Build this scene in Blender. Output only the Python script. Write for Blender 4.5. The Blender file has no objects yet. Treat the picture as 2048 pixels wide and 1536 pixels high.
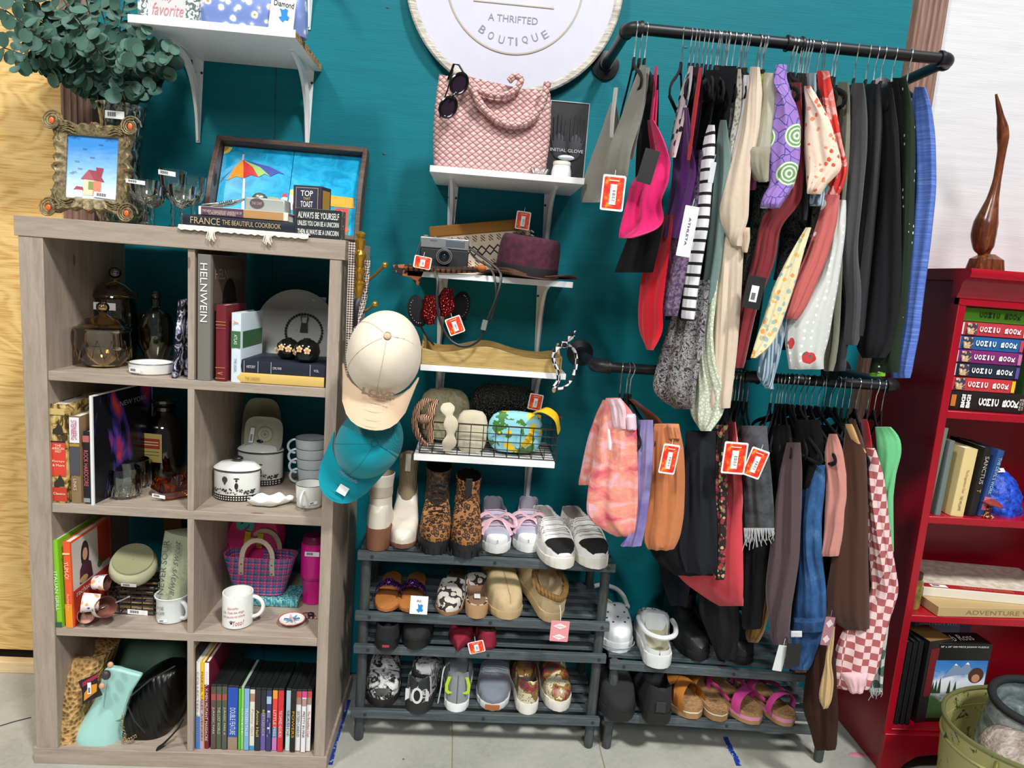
import bpy, math, random
import numpy as np
from mathutils import Matrix, Vector
random.seed(7); RNG = np.random.RandomState(7)
SC = bpy.context.scene
COL = SC.collection
pi = math.pi
# ---------------------------------------------------------------- camera
CAM = dict(c=(1.1272, -2.179, 1.419), yaw=.0614, pit=.1552, rol=.0752, f=1375.08)
_y, _p, _r = CAM['yaw'], CAM['pit'], CAM['rol']
cF = np.array([math.sin(_y)*math.cos(_p), math.cos(_y)*math.cos(_p), -math.sin(_p)])
_R0 = np.array([math.cos(_y), -math.sin(_y), 0]); _U0 = np.cross(_R0, cF)
cR = math.cos(_r)*_R0 + math.sin(_r)*_U0
cU = -math.sin(_r)*_R0 + math.cos(_r)*_U0
cC = np.array(CAM['c'])
cam = bpy.data.objects.new('camera', bpy.data.cameras.new('camera')); COL.objects.link(cam)
M = Matrix((cR, cU, -cF)).transposed().to_4x4(); M.translation = Vector(cC)
cam.matrix_world = M
cam.data.sensor_width = 36; cam.data.lens = CAM['f']*36/2048; cam.data.clip_start = .02
SC.camera = cam
# ---------------------------------------------------------------- light
SC.view_settings.view_transform = 'Standard'; SC.view_settings.look = 'None'
SC.view_settings.gamma = 1; SC.view_settings.use_curve_mapping = False
SC.view_settings.exposure = 0.2
SC.cycles.transparent_max_bounces = 32
W = bpy.data.worlds.new('world'); SC.world = W; W.use_nodes = True
W.node_tree.nodes['Background'].inputs[0].default_value = (.93, .97, 1, 1)
W.node_tree.nodes['Background'].inputs[1].default_value = .10
def area(name, loc, target, size, power, col=(1, 1, 1), sy=None):
    l = bpy.data.lights.new(name, 'AREA'); l.energy = power; l.size = size; l.color = col
    if sy: l.shape = 'RECTANGLE'; l.size_y = sy
    o = bpy.data.objects.new(name, l); COL.objects.link(o); o.location = loc
    o.rotation_euler = (Vector(target)-Vector(loc)).to_track_quat('-Z', 'Y').to_euler()
    return o
area('ceiling_lamp_key', (3.7, -4.8, 7.4), (1.2, 0, 1), .8, 500, (1, .985, .96))
area('ceiling_lamp_left', (-2.6, -4.3, 7.3), (1.2, 0, 1), .85, 300, (1, .965, .90))
area('ceiling_lamp_far', (1.4, -8.5, 6.5), (1.2, 0, 1), 2.0, 250, (.97, .99, 1))

def PY(x, y, v):
    d = cF*CAM['f'] + cR*(x-1024) - cU*(y-768); return cC + d*(v-cC[1])/d[1]
def PZ(x, y, v):
    d = cF*CAM['f'] + cR*(x-1024) - cU*(y-768); return cC + d*(v-cC[2])/d[2]
def PX(x, y, v):
    d = cF*CAM['f'] + cR*(x-1024) - cU*(y-768); return cC + d*(v-cC[0])/d[0]
def PROJ(p):
    d = np.array(p, float)-cC; z = d @ cF; return 1024+CAM['f']*(d @ cR)/z, 768-CAM['f']*(d @ cU)/z
def XP(px, y, z):
    """world x of the point at depth y and height z that shows at column px"""
    a = (px-1024)/CAM['f']; dy, dz = y-cC[1], z-cC[2]
    return cC[0]+(cR[1]*dy+cR[2]*dz-a*(cF[1]*dy+cF[2]*dz))/(a*cF[0]-cR[0])
# ---------------------------------------------------------------- materials
def lin(h):
    if isinstance(h, str):
        h = h.lstrip('#'); c = [int(h[i:i+2], 16)/255 for i in (0, 2, 4)]
    else: c = h
    return tuple(x/12.92 if x <= .04045 else ((x+.055)/1.055)**2.4 for x in c[:3])+(1,)
_M = {}
class NT:
    def __init__(s, name):
        s.m = bpy.data.materials.new(name); s.m.use_nodes = True; s.t = s.m.node_tree
        s.b = s.t.nodes['Principled BSDF']; s.co = None
    def n(s, typ, **kw):
        nd = s.t.nodes.new(typ)
        for k, v in kw.items():
            if k.startswith('i_'):
                key = k[2:]; key = int(key) if key.isdigit() else key.replace('_', ' ')
                s.put(nd.inputs[key], v)
            else: setattr(nd, k, v)
        return nd
    def put(s, inp, v):
        if isinstance(v, bpy.types.NodeSocket): s.t.links.new(v, inp)
        elif isinstance(v, bpy.types.Node): s.t.links.new(v.outputs[0], inp)
        else: inp.default_value = v
    def obj(s, scale=(1, 1, 1), rot=(0, 0, 0), loc=(0, 0, 0)):
        c = s.n('ShaderNodeTexCoord').outputs['Object']
        return s.n('ShaderNodeMapping', i_Vector=c, i_Scale=scale, i_Rotation=rot, i_Location=loc).outputs[0]
    def ramp(s, fac, stops, interp='LINEAR'):
        r = s.n('ShaderNodeValToRGB'); s.put(r.inputs[0], fac); cr = r.color_ramp; cr.interpolation = interp
        while len(cr.elements) < len(stops): cr.elements.new(.5)
        for e, (p, c) in zip(cr.elements, stops): e.position = p; e.color = lin(c)
        return r.outputs[0]
    def noise(s, vec, scale, detail=3, rough=.5, dist=0):
        return s.n('ShaderNodeTexNoise', i_Vector=vec, i_Scale=scale, i_Detail=detail, i_Roughness=rough, i_Distortion=dist).outputs[0]
    def voro(s, vec, scale, feature='F1', rnd=1, out='Distance'):
        return s.n('ShaderNodeTexVoronoi', feature=feature, i_Vector=vec, i_Scale=scale, i_Randomness=rnd).outputs[out]
    def math(s, op, a, b=0.0, c=None):
        nd = s.n('ShaderNodeMath', operation=op); s.put(nd.inputs[0], a); s.put(nd.inputs[1], b)
        if c is not None: s.put(nd.inputs[2], c)
        return nd.outputs[0]
    def mix(s, fac, a, b):
        nd = s.n('ShaderNodeMix', data_type='RGBA'); s.put(nd.inputs['Factor'], fac)
        A = [i for i in nd.inputs if i.name == 'A' and i.type == 'RGBA'][0]; B = [i for i in nd.inputs if i.name == 'B' and i.type == 'RGBA'][0]
        s.put(A, lin(a) if isinstance(a, str) else a); s.put(B, lin(b) if isinstance(b, str) else b)
        return [o for o in nd.outputs if o.type == 'RGBA'][0]
    def xyz(s, vec):
        n = s.n('ShaderNodeSeparateXYZ', i_0=vec); return n.outputs
    def bump(s, h, strength=.3, dist=.002):
        s.put(s.b.inputs['Normal'], s.n('ShaderNodeBump', i_Height=h, i_Strength=strength, i_Distance=dist).outputs[0])
    def set(s, col=None, rough=.5, metal=0, **kw):
        if col is not None: s.put(s.b.inputs['Base Color'], lin(col) if isinstance(col, (str, tuple)) and not isinstance(col, bpy.types.NodeSocket) else col)
        s.put(s.b.inputs['Roughness'], rough); s.put(s.b.inputs['Metallic'], metal)
        for k, v in kw.items(): s.put(s.b.inputs[k.replace('_', ' ')], v)
        return s.m
def mat(col, rough=.55, metal=0, bump=None, var=0, **kw):
    """plain material: slight procedural tone variation plus optional fine bump=(scale, strength)"""
    key = ('p', col, rough, metal, bump, var, tuple(sorted(kw.items())))
    if key in _M: return _M[key]
    n = NT('surface_'+str(len(_M)))
    c = col
    if not kw.get('Transmission_Weight'):
        v = n.obj(); nz = n.noise(v, 22, 2)
        c4 = lin(col); k = 1-(var or .05)
        c = n.mix(nz, tuple(x*k for x in c4[:3])+(1,), tuple(min(1, x*(2-k)) for x in c4[:3])+(1,))
        if bump: n.bump(n.noise(n.obj(), bump[0], 3), bump[1], .001)
    _M[key] = n.set(c, rough, metal, **kw); return _M[key]
def cloth(col, scale=900, k=.25, var=.12, rough=.9):
    key = ('c', col, scale, k, var, rough)
    if key in _M: return _M[key]
    n = NT('fabric_'+str(len(_M))); v = n.obj(); c4 = lin(col)
    c = n.mix(n.noise(v, 14, 4, .6), tuple(x*(1-var) for x in c4[:3])+(1,), tuple(min(1, x*(1+var)) for x in c4[:3])+(1,))
    w = n.math('ADD', n.noise(v, 60, 3, .6), n.math('MULTIPLY', n.noise(v, scale, 1), .35))
    n.bump(w, k, .004); _M[key] = n.set(c, rough, 0, Sheen_Weight=.2 if max(c4[:3]) > .05 else .03, Specular_IOR_Level=.15); return _M[key]
def _thin(n, tint, rough=.03, boost=.05):
    """thin-walled glass: tinted see-through sheet with Fresnel reflections"""
    tr = n.n('ShaderNodeBsdfTransparent', i_Color=lin(tint)); gl = n.n('ShaderNodeBsdfGlossy', i_Color=(1, 1, 1, 1), i_Roughness=rough)
    f = n.math('ADD', n.math('MULTIPLY', n.n('ShaderNodeFresnel', i_IOR=1.5).outputs[0], 1.3), boost)
    mx = n.n('ShaderNodeMixShader', i_0=f); n.put(mx.inputs[1], tr); n.put(mx.inputs[2], gl)
    n.put(n.t.nodes['Material Output'].inputs[0], mx); return n.m, gl
def glass(col='#f4f8f6', rough=.03, ior=1.45):
    key = ('g', col, rough)
    if key in _M: return _M[key]
    n = NT('glass_'+str(len(_M))); _M[key] = _thin(n, col, rough)[0]; return _M[key]
def tex(name, fn, rough=.6, metal=0, **kw):
    """cached custom material; fn(n) returns the colour socket"""
    if name in _M: return _M[name]
    n = NT(name); c = fn(n); _M[name] = n.set(c, rough, metal, **kw); return _M[name]
# ---------------------------------------------------------------- geometry
class G:
    def __init__(s): s.v = []; s.f = []
    def add(s, v, f):
        o = len(s.v); s.v += [tuple(map(float, p)) for p in v]; s.f += [tuple(i+o for i in q) for q in f]; return s
    def box(s, cx, cy, cz, sx, sy, sz, rot=None):
        P = np.array([(x, y, z) for x in (-.5, .5) for y in (-.5, .5) for z in (-.5, .5)])*(sx, sy, sz)
        if rot is not None: P = P @ np.array(Matrix.Rotation(rot[0], 3, rot[1])).T
        return s.add(P+(cx, cy, cz), [(0, 1, 3, 2), (4, 6, 7, 5), (0, 4, 5, 1), (2, 3, 7, 6), (0, 2, 6, 4), (1, 5, 7, 3)])
    def bx(s, x0, x1, y0, y1, z0, z1): return s.box((x0+x1)/2, (y0+y1)/2, (z0+z1)/2, x1-x0, y1-y0, z1-z0)
    def loft(s, rings, caps=True, closed=True, loop=False):
        n = len(rings[0]); m = len(rings); V = [p for r in rings for p in r]; F = []
        for i in range(m if loop else m-1):
            for j in range(n if closed else n-1):
                a = i*n+j; b = i*n+(j+1) % n; c = ((i+1) % m)*n+(j+1) % n; d = ((i+1) % m)*n+j; F.append((a, b, c, d))
        if caps and closed and not loop: F.append(tuple(range(n))[::-1]); F.append(tuple(range((m-1)*n, m*n)))
        return s.add(V, F)
    def lathe(s, prof, n=32, c=(0, 0, 0), axis='z', sx=1, sy=1, caps=True):
        R = []
        for r, z in prof:
            ring = []
            for k in range(n):
                a = 2*pi*k/n; x, y = r*math.cos(a)*sx, r*math.sin(a)*sy
                p = {'z': (x, y, z), 'y': (x, z, y), 'x': (z, x, y)}[axis]; ring.append((p[0]+c[0], p[1]+c[1], p[2]+c[2]))
            R.append(ring)
        return s.loft(R, caps)
    def tube(s, path, r, n=8, closed=False, flat=1.0, up=None):
        P = [np.array(p, float) for p in path]; m = len(P); R = []
        pr = None
        for i in range(m):
            t = (P[(i+1) % m]-P[i-1]) if closed else (P[min(i+1, m-1)]-P[max(i-1, 0)])
            t = t/(np.linalg.norm(t)+1e-12)
            u = np.array(up, float) if up is not None else (pr if pr is not None else (np.array([0, 0, 1.]) if abs(t[2]) < .9 else np.array([1., 0, 0])))
            a = u-t*(u@t)
            if np.linalg.norm(a) < 1e-6: a = np.array([1., 0, 0])-t*t[0]
            a = a/np.linalg.norm(a); b = np.cross(t, a)
            if up is None: pr = a
            rr = r[i] if isinstance(r, (list, tuple, np.ndarray)) else r
            R.append([P[i]+rr*(math.cos(2*pi*k/n)*a*flat+math.sin(2*pi*k/n)*b) for k in range(n)])
        return s.loft(R, caps=not closed, loop=closed)
    def ball(s, c, rx, ry=None, rz=None, n=16, m=10):
        ry = ry or rx; rz = rz or rx; R = []
        for i in range(m+1):
            a = -pi/2+pi*i/m; k = max(math.cos(a), .001)
            R.append([(c[0]+rx*k*math.cos(2*pi*j/n), c[1]+ry*k*math.sin(2*pi*j/n), c[2]+rz*math.sin(a)) for j in range(n)])
        return s.loft(R)
    def grid(s, P, thick=0.0):
        """open sheet P[i][j]; thick>0 gives a closed slab"""
        P = np.array(P, float); m, n, _ = P.shape
        if not thick:
            return s.add(P.reshape(-1, 3), [(i*n+j, i*n+j+1, (i+1)*n+j+1, (i+1)*n+j) for i in range(m-1) for j in range(n-1)])
        du = np.gradient(P, axis=0); dv = np.gradient(P, axis=1); N = np.cross(du, dv); N /= (np.linalg.norm(N, axis=2, keepdims=True)+1e-12)
        A = (P+N*thick/2).reshape(-1, 3); B = (P-N*thick/2).reshape(-1, 3); k = m*n
        F = [(i*n+j, i*n+j+1, (i+1)*n+j+1, (i+1)*n+j) for i in range(m-1) for j in range(n-1)]
        F += [tuple(x+k for x in q[::-1]) for q in F]
        for i in range(m-1):
            F.append((i*n, (i+1)*n, (i+1)*n+k, i*n+k)); a = i*n+n-1; F.append((a, a+k, a+n+k, a+n))
        for j in range(n-1):
            F.append((j, j+k, j+1+k, j+1)); a = (m-1)*n+j; F.append((a, a+1, a+1+k, a+k))
        return s.add(np.vstack([A, B]), F)
    def prism(s, pts, d, axis='y', at=0.0):
        """extrude a 2-D outline; axis names the extrusion direction"""
        mk = {'y': lambda a, b, t: (a, t, b), 'x': lambda a, b, t: (t, a, b), 'z': lambda a, b, t: (a, b, t)}[axis]
        return s.loft([[mk(a, b, at) for a, b in pts], [mk(a, b, at+d) for a, b in pts]])
    def xf(s, M):
        M = np.array(M); V = np.array(s.v); s.v = [tuple(p) for p in (V @ M[:3, :3].T+M[:3, 3])]; return s
    def mv(s, x=0, y=0, z=0): s.v = [(a+x, b+y, c+z) for a, b, c in s.v]; return s
    def rot(s, ang, ax='Z'): return s.xf(Matrix.Rotation(ang, 4, ax))
    def sc(s, x=1, y=1, z=1): s.v = [(a*x, b*y, c*z) for a, b, c in s.v]; return s
def mk(name, g, m, parent=None, bev=0, smooth=True, sub=0, world=False, label=None):
    me = bpy.data.meshes.new(name)
    V = g.v
    if world and parent is not None:
        V = (np.hstack([np.array(V), np.ones((len(V), 1))]) @ np.array(wm(parent).inverted()).T)[:, :3].tolist()
    me.from_pydata(V, [], g.f); me.update()
    o = bpy.data.objects.new(name, me); COL.objects.link(o)
    if m: me.materials.append(m)
    if smooth:
        me.polygons.foreach_set('use_smooth', [True]*len(me.polygons)); me.set_sharp_from_angle(angle=math.radians(38))
    if parent is not None: o.parent = parent
    if bev:
        b = o.modifiers.new('bevel', 'BEVEL'); b.width = bev; b.segments = 2; b.limit_method = 'ANGLE'
    if sub:
        b = o.modifiers.new('sub', 'SUBSURF'); b.levels = sub; b.render_levels = sub
    if label: o['label'] = label
    return o
def wm(o):
    m = o.matrix_basis
    while o.parent: o = o.parent; m = o.matrix_basis @ m
    return m
def tag(o, label, cat, group=None):
    o['label'] = label; o['category'] = cat
    if group: o['group'] = group
    return o
def thing(name, label, cat, loc=(0, 0, 0), rot=(0, 0, 0), group=None, sc=1):
    o = bpy.data.objects.new(name, None); COL.objects.link(o); o.empty_display_size = .02
    o.matrix_basis = Matrix.LocRotScale(Vector([float(a) for a in loc]), Matrix.Rotation(rot[2], 3, 'Z') @ Matrix.Rotation(rot[1], 3, 'Y') @ Matrix.Rotation(rot[0], 3, 'X'), Vector((sc, sc, sc)))
    return tag(o, label, cat, group)
def solo(name, label, cat, g, m, group=None, bev=0, smooth=True, sub=0, origin=None):
    """a thing that is one mesh given in world coordinates; its origin goes to its base"""
    V = np.array(g.v)
    c = np.array(origin if origin is not None else ((V[:, 0].min()+V[:, 0].max())/2, (V[:, 1].min()+V[:, 1].max())/2, V[:, 2].min()))
    g.v = (V-c).tolist(); o = mk(name, g, m, None, bev, smooth, sub); o.location = c
    return tag(o, label, cat, group)
def struct(name, g, m, bev=0, smooth=True, parent=None):
    o = mk(name, g, m, parent, bev, smooth)
    if parent is None: o['kind'] = 'structure'
    return o
def dup(o, parent=None, **kw):
    c = o.copy(); COL.objects.link(c); c.parent = parent
    for k in [x for x in bpy.data.objects if x.parent == o and x != c]: dup(k, c)
    for k, v in kw.items(): c[k] = v
    return c
_FM = {}
def text(s, m, parent, O, U, V, w, h, name='lettering', lift=.0006, bold=0, shear=0, keep=False):
    """flat lettering: O centre, U reading direction, V up direction (parent space), fitted to w x h"""
    key = (s, bold, shear)
    if key not in _FM:
        cu = bpy.data.curves.new('t', 'FONT'); cu.body = s; cu.align_x = 'CENTER'; cu.offset = bold; cu.shear = shear; cu.resolution_u = 3
        o = bpy.data.objects.new('t', cu); me = bpy.data.meshes.new_from_object(o); bpy.data.objects.remove(o); bpy.data.curves.remove(cu)
        A = np.array([v.co for v in me.vertices]); F = [tuple(p.vertices) for p in me.polygons]; bpy.data.meshes.remove(me)
        _FM[key] = (A, F)
    A, F = _FM[key]
    a0, a1 = A[:, :2].min(0), A[:, :2].max(0); q = (A[:, :2]-(a0+a1)/2)/(a1-a0)
    if keep: r = (a1-a0)[0]/(a1-a0)[1]; w = min(w, h*r); h = w/r
    U = np.array(U, float); V = np.array(V, float); U /= np.linalg.norm(U); V /= np.linalg.norm(V); N = np.cross(U, V)
    g = G(); g.add(np.array(O, float)+np.outer(q[:, 0]*w, U)+np.outer(q[:, 1]*h, V)+N*lift, F)
    return mk(name, g, m, parent, smooth=False)
def patch(name, parent, O, U, V, w, h, m, lift=.0004, th=.0004, label=None, r=0):
    """thin printed sticker / panel on a face, real thickness th; r = corner radius"""
    U = np.array(U, float); V = np.array(V, float); U /= np.linalg.norm(U); V /= np.linalg.norm(V); N = np.cross(U, V); O = np.array(O, float)
    if r:
        L = []
        for sx, sy, a0 in ((1, 1, 0), (-1, 1, pi/2), (-1, -1, pi), (1, -1, 1.5*pi)):
            for k in range(4):
                a = a0+pi/6*k; L.append((sx*(w/2-r)+r*math.cos(a), sy*(h/2-r)+r*math.sin(a)))
    else: L = [(w/2, h/2), (-w/2, h/2), (-w/2, -h/2), (w/2, -h/2)]
    g = G().loft([[O+N*(lift)+U*a+V*b for a, b in L], [O+N*(lift+th)+U*a+V*b for a, b in L]])
    return mk(name, g, m, parent, smooth=False, label=label)
INK = mat('#2a2a2e', .7); PAPER = mat('#f2f3f3', .6); WHITE = mat('#f4f4f2', .5)
def barcode(parent, O, U, V, w=.045, h=.012, name='price_sticker'):
    """white price sticker with a printed barcode"""
    U = np.array(U, float)/np.linalg.norm(U); V = np.array(V, float)/np.linalg.norm(V); N = np.cross(U, V); O = np.array(O, float)
    s = patch(name, parent, O, U, V, w, h, PAPER); g = G(); x = -w*.38
    for k in range(13):
        t = w*(.008+.014*((k*7) % 3)); a = O+U*(x+t/2)+V*h*.05+N*.0011
        g.add([a-U*t/2-V*h*.28, a+U*t/2-V*h*.28, a+U*t/2+V*h*.28, a-U*t/2+V*h*.28], [(0, 1, 2, 3)]); x += t+w*.014
    mk('barcode', g, INK, s, smooth=False); return s

def art(parent, O, U, V, shapes, name='print', lift=.0006, step=.00012, label=None):
    """flat printed picture: one mesh, one material slot per colour; shapes = [(points, colour)]"""
    U = np.array(U, float); V = np.array(V, float); U /= np.linalg.norm(U); V /= np.linalg.norm(V); N = np.cross(U, V); O = np.array(O, float)
    me = bpy.data.meshes.new(name); vs = []; fs = []; mi = []; slots = []
    for k, (pts, c) in enumerate(shapes):
        m = c if isinstance(c, bpy.types.Material) else mat(c, .6)
        if m not in slots: slots.append(m)
        o = len(vs); vs += [tuple(O+U*a+V*b+N*(lift+step*k)) for a, b in pts]; fs.append(tuple(range(o, o+len(pts)))); mi.append(slots.index(m))
    me.from_pydata(vs, [], fs); [me.materials.append(m) for m in slots]
    me.polygons.foreach_set('material_index', mi); me.update()
    ob = bpy.data.objects.new(name, me); COL.objects.link(ob); ob.parent = parent
    if label: ob['label'] = label
    return ob
def disc(x, y, r, n=20, ry=None, a0=0, a1=2*pi):
    ry = ry or r; full = a1-a0 > 6.28
    P = [(x+r*math.cos(a0+(a1-a0)*k/n), y+ry*math.sin(a0+(a1-a0)*k/n)) for k in range(n if full else n+1)]
    return P
def rect(x0, x1, y0, y1): return [(x0, y0), (x1, y0), (x1, y1), (x0, y1)]
def px2m(p, px): return px*((np.array(p)-cC) @ cF)/CAM['f']
def book(label, t, h, d, col, loc, rz=0, lean=0, lying=False, spine=(), group=None, name='book', page='#e9e4d8', front=None, cat='book', bands=()):
    """local frame: spine faces -y, height z; lying: top of the book points to -x"""
    o = thing(name, label, cat, loc, (0, -pi/2 if lying else lean, rz), group)
    if lying: o.matrix_basis = Matrix.LocRotScale(Vector([float(a) for a in loc])+Vector((0, 0, t/2)), (Matrix.Rotation(rz, 3, 'Z') @ Matrix.Rotation(-pi/2, 3, 'Y')), None)
    m = col if isinstance(col, bpy.types.Material) else mat(col, .45)
    b = .0022; g = G(); r = min(.004, t*.25)
    prof = [(-t/2, d), (-t/2, r), (-t/2+r*.4, r*.3), (0, -r*.25), (t/2-r*.4, r*.3), (t/2, r), (t/2, d), (t/2-b, d), (t/2-b, r+.002), (-t/2+b, r+.002), (-t/2+b, d)]
    g.loft([[(x, y, 0) for x, y in prof], [(x, y, h) for x, y in prof]])
    c = mk('cover', g, m, o, smooth=True)
    mk('pages', G().bx(-t/2+b, t/2-b, r+.001, d-.004, .003, h-.003), mat(page, .8), o, smooth=False)
    for i, (z0, z1, bc) in enumerate(bands):
        patch('spine_band', c, (0, -r*.25-.0005*i, (z0+z1)/2*h), (1, 0, 0), (0, 0, 1), t*.9, (z1-z0)*h, mat(bc, .5), lift=.0002)
    for s, zc, w, hh, mc in spine:
        text(s, mat(mc, .5), c, (0, -r*.25-.0007-.0005*len(bands), zc*h), (0, 0, -1), (1, 0, 0), w*h, hh*t)
    return o
def at(px, py, z): return PZ(px, py, z)
# ================================================================ the setting
def _ply(n, base, dark, light, st=.5):
    v = n.obj((1.2, 1.2, 14)); a = n.noise(v, 3.2, 5, .62, .6); b = n.noise(n.obj((3, 3, 90)), 4, 3, .6)
    f = n.math('ADD', n.math('MULTIPLY', a, .7), n.math('MULTIPLY', b, .3))
    n.bump(b, st, .002)
    return n.ramp(f, [(.3, dark), (.5, base), (.7, light)])
TEAL = tex('painted_teal_plywood', lambda n: _ply(n, '#006e7a', '#006874', '#01747f', .25), .6, Specular_IOR_Level=.22)
def _rawply(n):
    a = n.noise(n.obj((1, 1, 2.6)), 1.7, 3, .5, .8); w = n.math('SINE', n.math('MULTIPLY', a, 95)); b = n.noise(n.obj((3, 3, 80)), 4, 3, .6)
    f = n.math('ADD', n.math('MULTIPLY', w, .13), b); c = n.ramp(f, [(.3, '#c79a56'), (.45, '#dcb56e'), (.7, '#e6c481')])
    return n.mix(n.math('LESS_THAN', n.voro(n.obj((1, 1, 3)), 2.2), .028), c, '#6f4a26')
PLY = tex('raw_plywood', _rawply, .6)
WPLY = tex('white_painted_plywood', lambda n: _ply(n, '#cfd0d3', '#c6c7ca', '#d6d7da', .25), .6)
def _brown(n):
    a = n.noise(n.obj((30, 30, 2)), 5, 4, .6); n.bump(a, .3, .002); return n.ramp(a, [(.3, '#6b4f45'), (.6, '#8a6a5c'), (.75, '#9c7c6c')])
BROWN = tex('brown_stained_trim', _brown, .5)
def _conc(n):
    a = n.noise(n.obj(), 3, 6, .6); b = n.noise(n.obj(), 60, 4, .7); c = n.voro(n.obj(), 9)
    n.bump(b, .12, .001)
    f = n.math('ADD', n.math('MULTIPLY', a, .7), n.math('MULTIPLY', b, .3))
    col = n.ramp(f, [(.3, '#8f9088'), (.5, '#a9aaa2'), (.68, '#b9b9b0')])
    return n.mix(n.math('LESS_THAN', c, .035), col, '#6a6b66')
CONC = tex('polished_concrete', _conc, .4)
def plane(x0, x1, y0, y1, z0, z1): return G().bx(x0, x1, y0, y1, z0, z1)
struct('floor', plane(-3, 6, -6, .2, -.1, 0), CONC)
struct('wall_back', plane(-.03, 2.405, .03, .08, 0.03, 3.2), TEAL)
struct('wall_left', plane(-2.5, -.03, .03, .08, .066, 3.2), PLY)
struct('wall_behind', plane(-2.5, 5, .09, .13, 0, 3.2), mat('#2a2620', .8))
struct('wall_right', plane(2.405, 5, .03, .08, 0, 3.2), WPLY)
def _lum(n):
    a = n.noise(n.obj((2, 2, 60)), 3, 4); return n.ramp(a, [(.3, '#d9b783'), (.6, '#ecd2a4')])
struct('baseboard_left', plane(-2.5, -.0, -.002, .03, .0, .04), tex('pine_lumber', _lum, .6), bev=.002)
# panel seam and knots of the teal boards
struct('trim_3', plane(.487, .489, .0285, .0302, .03, 3.2), mat('#014a50', .6))
def fluted(name, x0, x1, z0, z1):
    pts = []; n = 60; w = x1-x0
    for i in range(n+1):
        t = i/n; e = min(t, 1-t)
        d = .018*min(1, e/.08)
        if .16 < t < .84: d -= .006*abs(math.sin((t-.16)/.68*pi*4))**.6
        pts.append((x0+w*t, .03-d))
    g = G().loft([[(a, b, z0) for a, b in pts], [(a, b, z1) for a, b in pts]])
    return struct(name, g, BROWN)
fluted('trim_1', -.135, -.028, 0.07, 3.2)
fluted('trim_2', 2.405, 2.517, 0, 3.2)
gk = G()
for px, py in ((775, 15), (768, 308), (1371, 95)):
    c = PY(px, py, .03); gk.ball((c[0], .0305, c[2]), .007, .0012, .004)
mk('knot', gk, mat('#014046', .5), bpy.data.objects['wall_back'])
# crack in the floor and left-over tape
def tape(name, pts, w, label, grp):
    P = [PZ(a, b, .0) for a, b in pts]; g = G()
    for i in range(len(P)-1):
        a, b = P[i], P[i+1]; d = (b-a)/np.linalg.norm(b-a); s = np.array([-d[1], d[0], 0])*w/2
        q = .86+.14*math.sin(i*5); g.loft([[a-s*q+(0, 0, .0003), a+s+(0, 0, .0003), b+s*.9+(0, 0, .0003), b-s+(0, 0, .0003)], [a-s*q+(0, 0, .0012), a+s+(0, 0, .0012), b+s*.9+(0, 0, .0012), b-s+(0, 0, .0012)]])
    solo(name, label, 'tape', g, tex('blue_tape', lambda n: n.ramp(n.noise(n.obj(), 90, 3), [(.38, '#8fa0c8'), (.42, '#1a3f9a'), (.7, '#12307c')]), .5), grp)
tape('floor_tape', [(1450, 1474), (1458, 1490), (1464, 1505), (1470, 1512), (1478, 1532)], .017, 'blue painter tape strip stuck on the concrete before the right shoe rack', None)
tape('floor_tape', [(697, 1400), (690, 1424), (684, 1440), (676, 1466), (668, 1492), (660, 1530)], .016, 'blue tape strip stuck on the floor along the cube shelf side', None)
solo('paint_mark', 'small pink paint mark on the concrete beside the red bookcase', 'paint mark', G().lathe([(.001, .0004), (.03, .0004), (.028, .001), (.001, .001)], 14, tuple(PZ(1715, 1510, 0)), sx=1, sy=.4), mat('#cf7f93', .8))
for lab, pts in (('thin yellowish joint line in the concrete below the left shoe rack', ((903, 1425), (905, 1470), (904, 1545))), ('hairline crack in the concrete between the two shoe racks', ((1196, 1480), (1203, 1510), (1212, 1545)))):
    solo('floor_crack', lab, 'floor crack', G().tube([tuple(PZ(*q, .0003)) for q in pts], .0016, 5), mat('#8d8a6a', .7))
gs = G().tube([tuple(PZ(*q, .0005)) for q in ((0, 1452), (30, 1443), (62, 1435))], .0022, 5)
solo('black_scuff_mark', 'thin black scuff on the concrete left of the cube shelf', 'mark', gs, INK)
# ================================================================ wood cube shelf unit
def _gw(n, rot):
    s = (9, 9, .9) if not rot else (.9, 9, 9)
    a = n.noise(n.obj(tuple(x*3 for x in s)), 2.2, 5, .62, .8); b = n.noise(n.obj(tuple(x*16 for x in s)), 3, 3)
    k = n.voro(n.obj((9, 9, 3) if not rot else (3, 9, 9)), 1.1)
    f = n.math('ADD', n.math('MULTIPLY', a, .75), n.math('MULTIPLY', b, .25)); n.bump(b, .12, .001)
    c = n.ramp(f, [(.25, '#8c7d70'), (.5, '#a59688'), (.72, '#b5a798')])
    return n.mix(n.math('LESS_THAN', k, .06), c, '#80695a')
GWV = tex('grey_oak_vertical', lambda n: _gw(n, 0), .5); GWH = tex('grey_oak_horizontal', lambda n: _gw(n, 1), .5)
UX, UF, UB = .793, -.412, -.012
unit = thing('cube_shelf', 'tall grey oak cube shelf with eight compartments against the teal wall', 'bookshelf', (UX/2, UF/2, 0))
def up(name, x0, x1, y0, y1, z0, z1, m): return mk(name, G().bx(x0, x1, y0, y1, z0, z1), m, unit, bev=.0012, world=True)
up('top_panel', -.002, UX+.002, UF, UB, 1.427, 1.476, GWH)
up('base_panel', -.001, UX+.001, UF, UB, 0, .047, GWH)
up('side_panel', .006, .064, UF+.002, UB, .047, 1.427, GWV); up('side_panel', .757, UX-.006, UF+.002, UB, .047, 1.427, GWV)
for z in (.402, .748, 1.097):
    up('shelf_board', .064, .757, UF+.006, UB, z-.024, z, GWH)
for a, b in ((.047, .378), (.402, .724), (.748, 1.073), (1.097, 1.427)):
    up('divider', .408, .425, UF+.006, UB, a, b, GWV)
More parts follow.
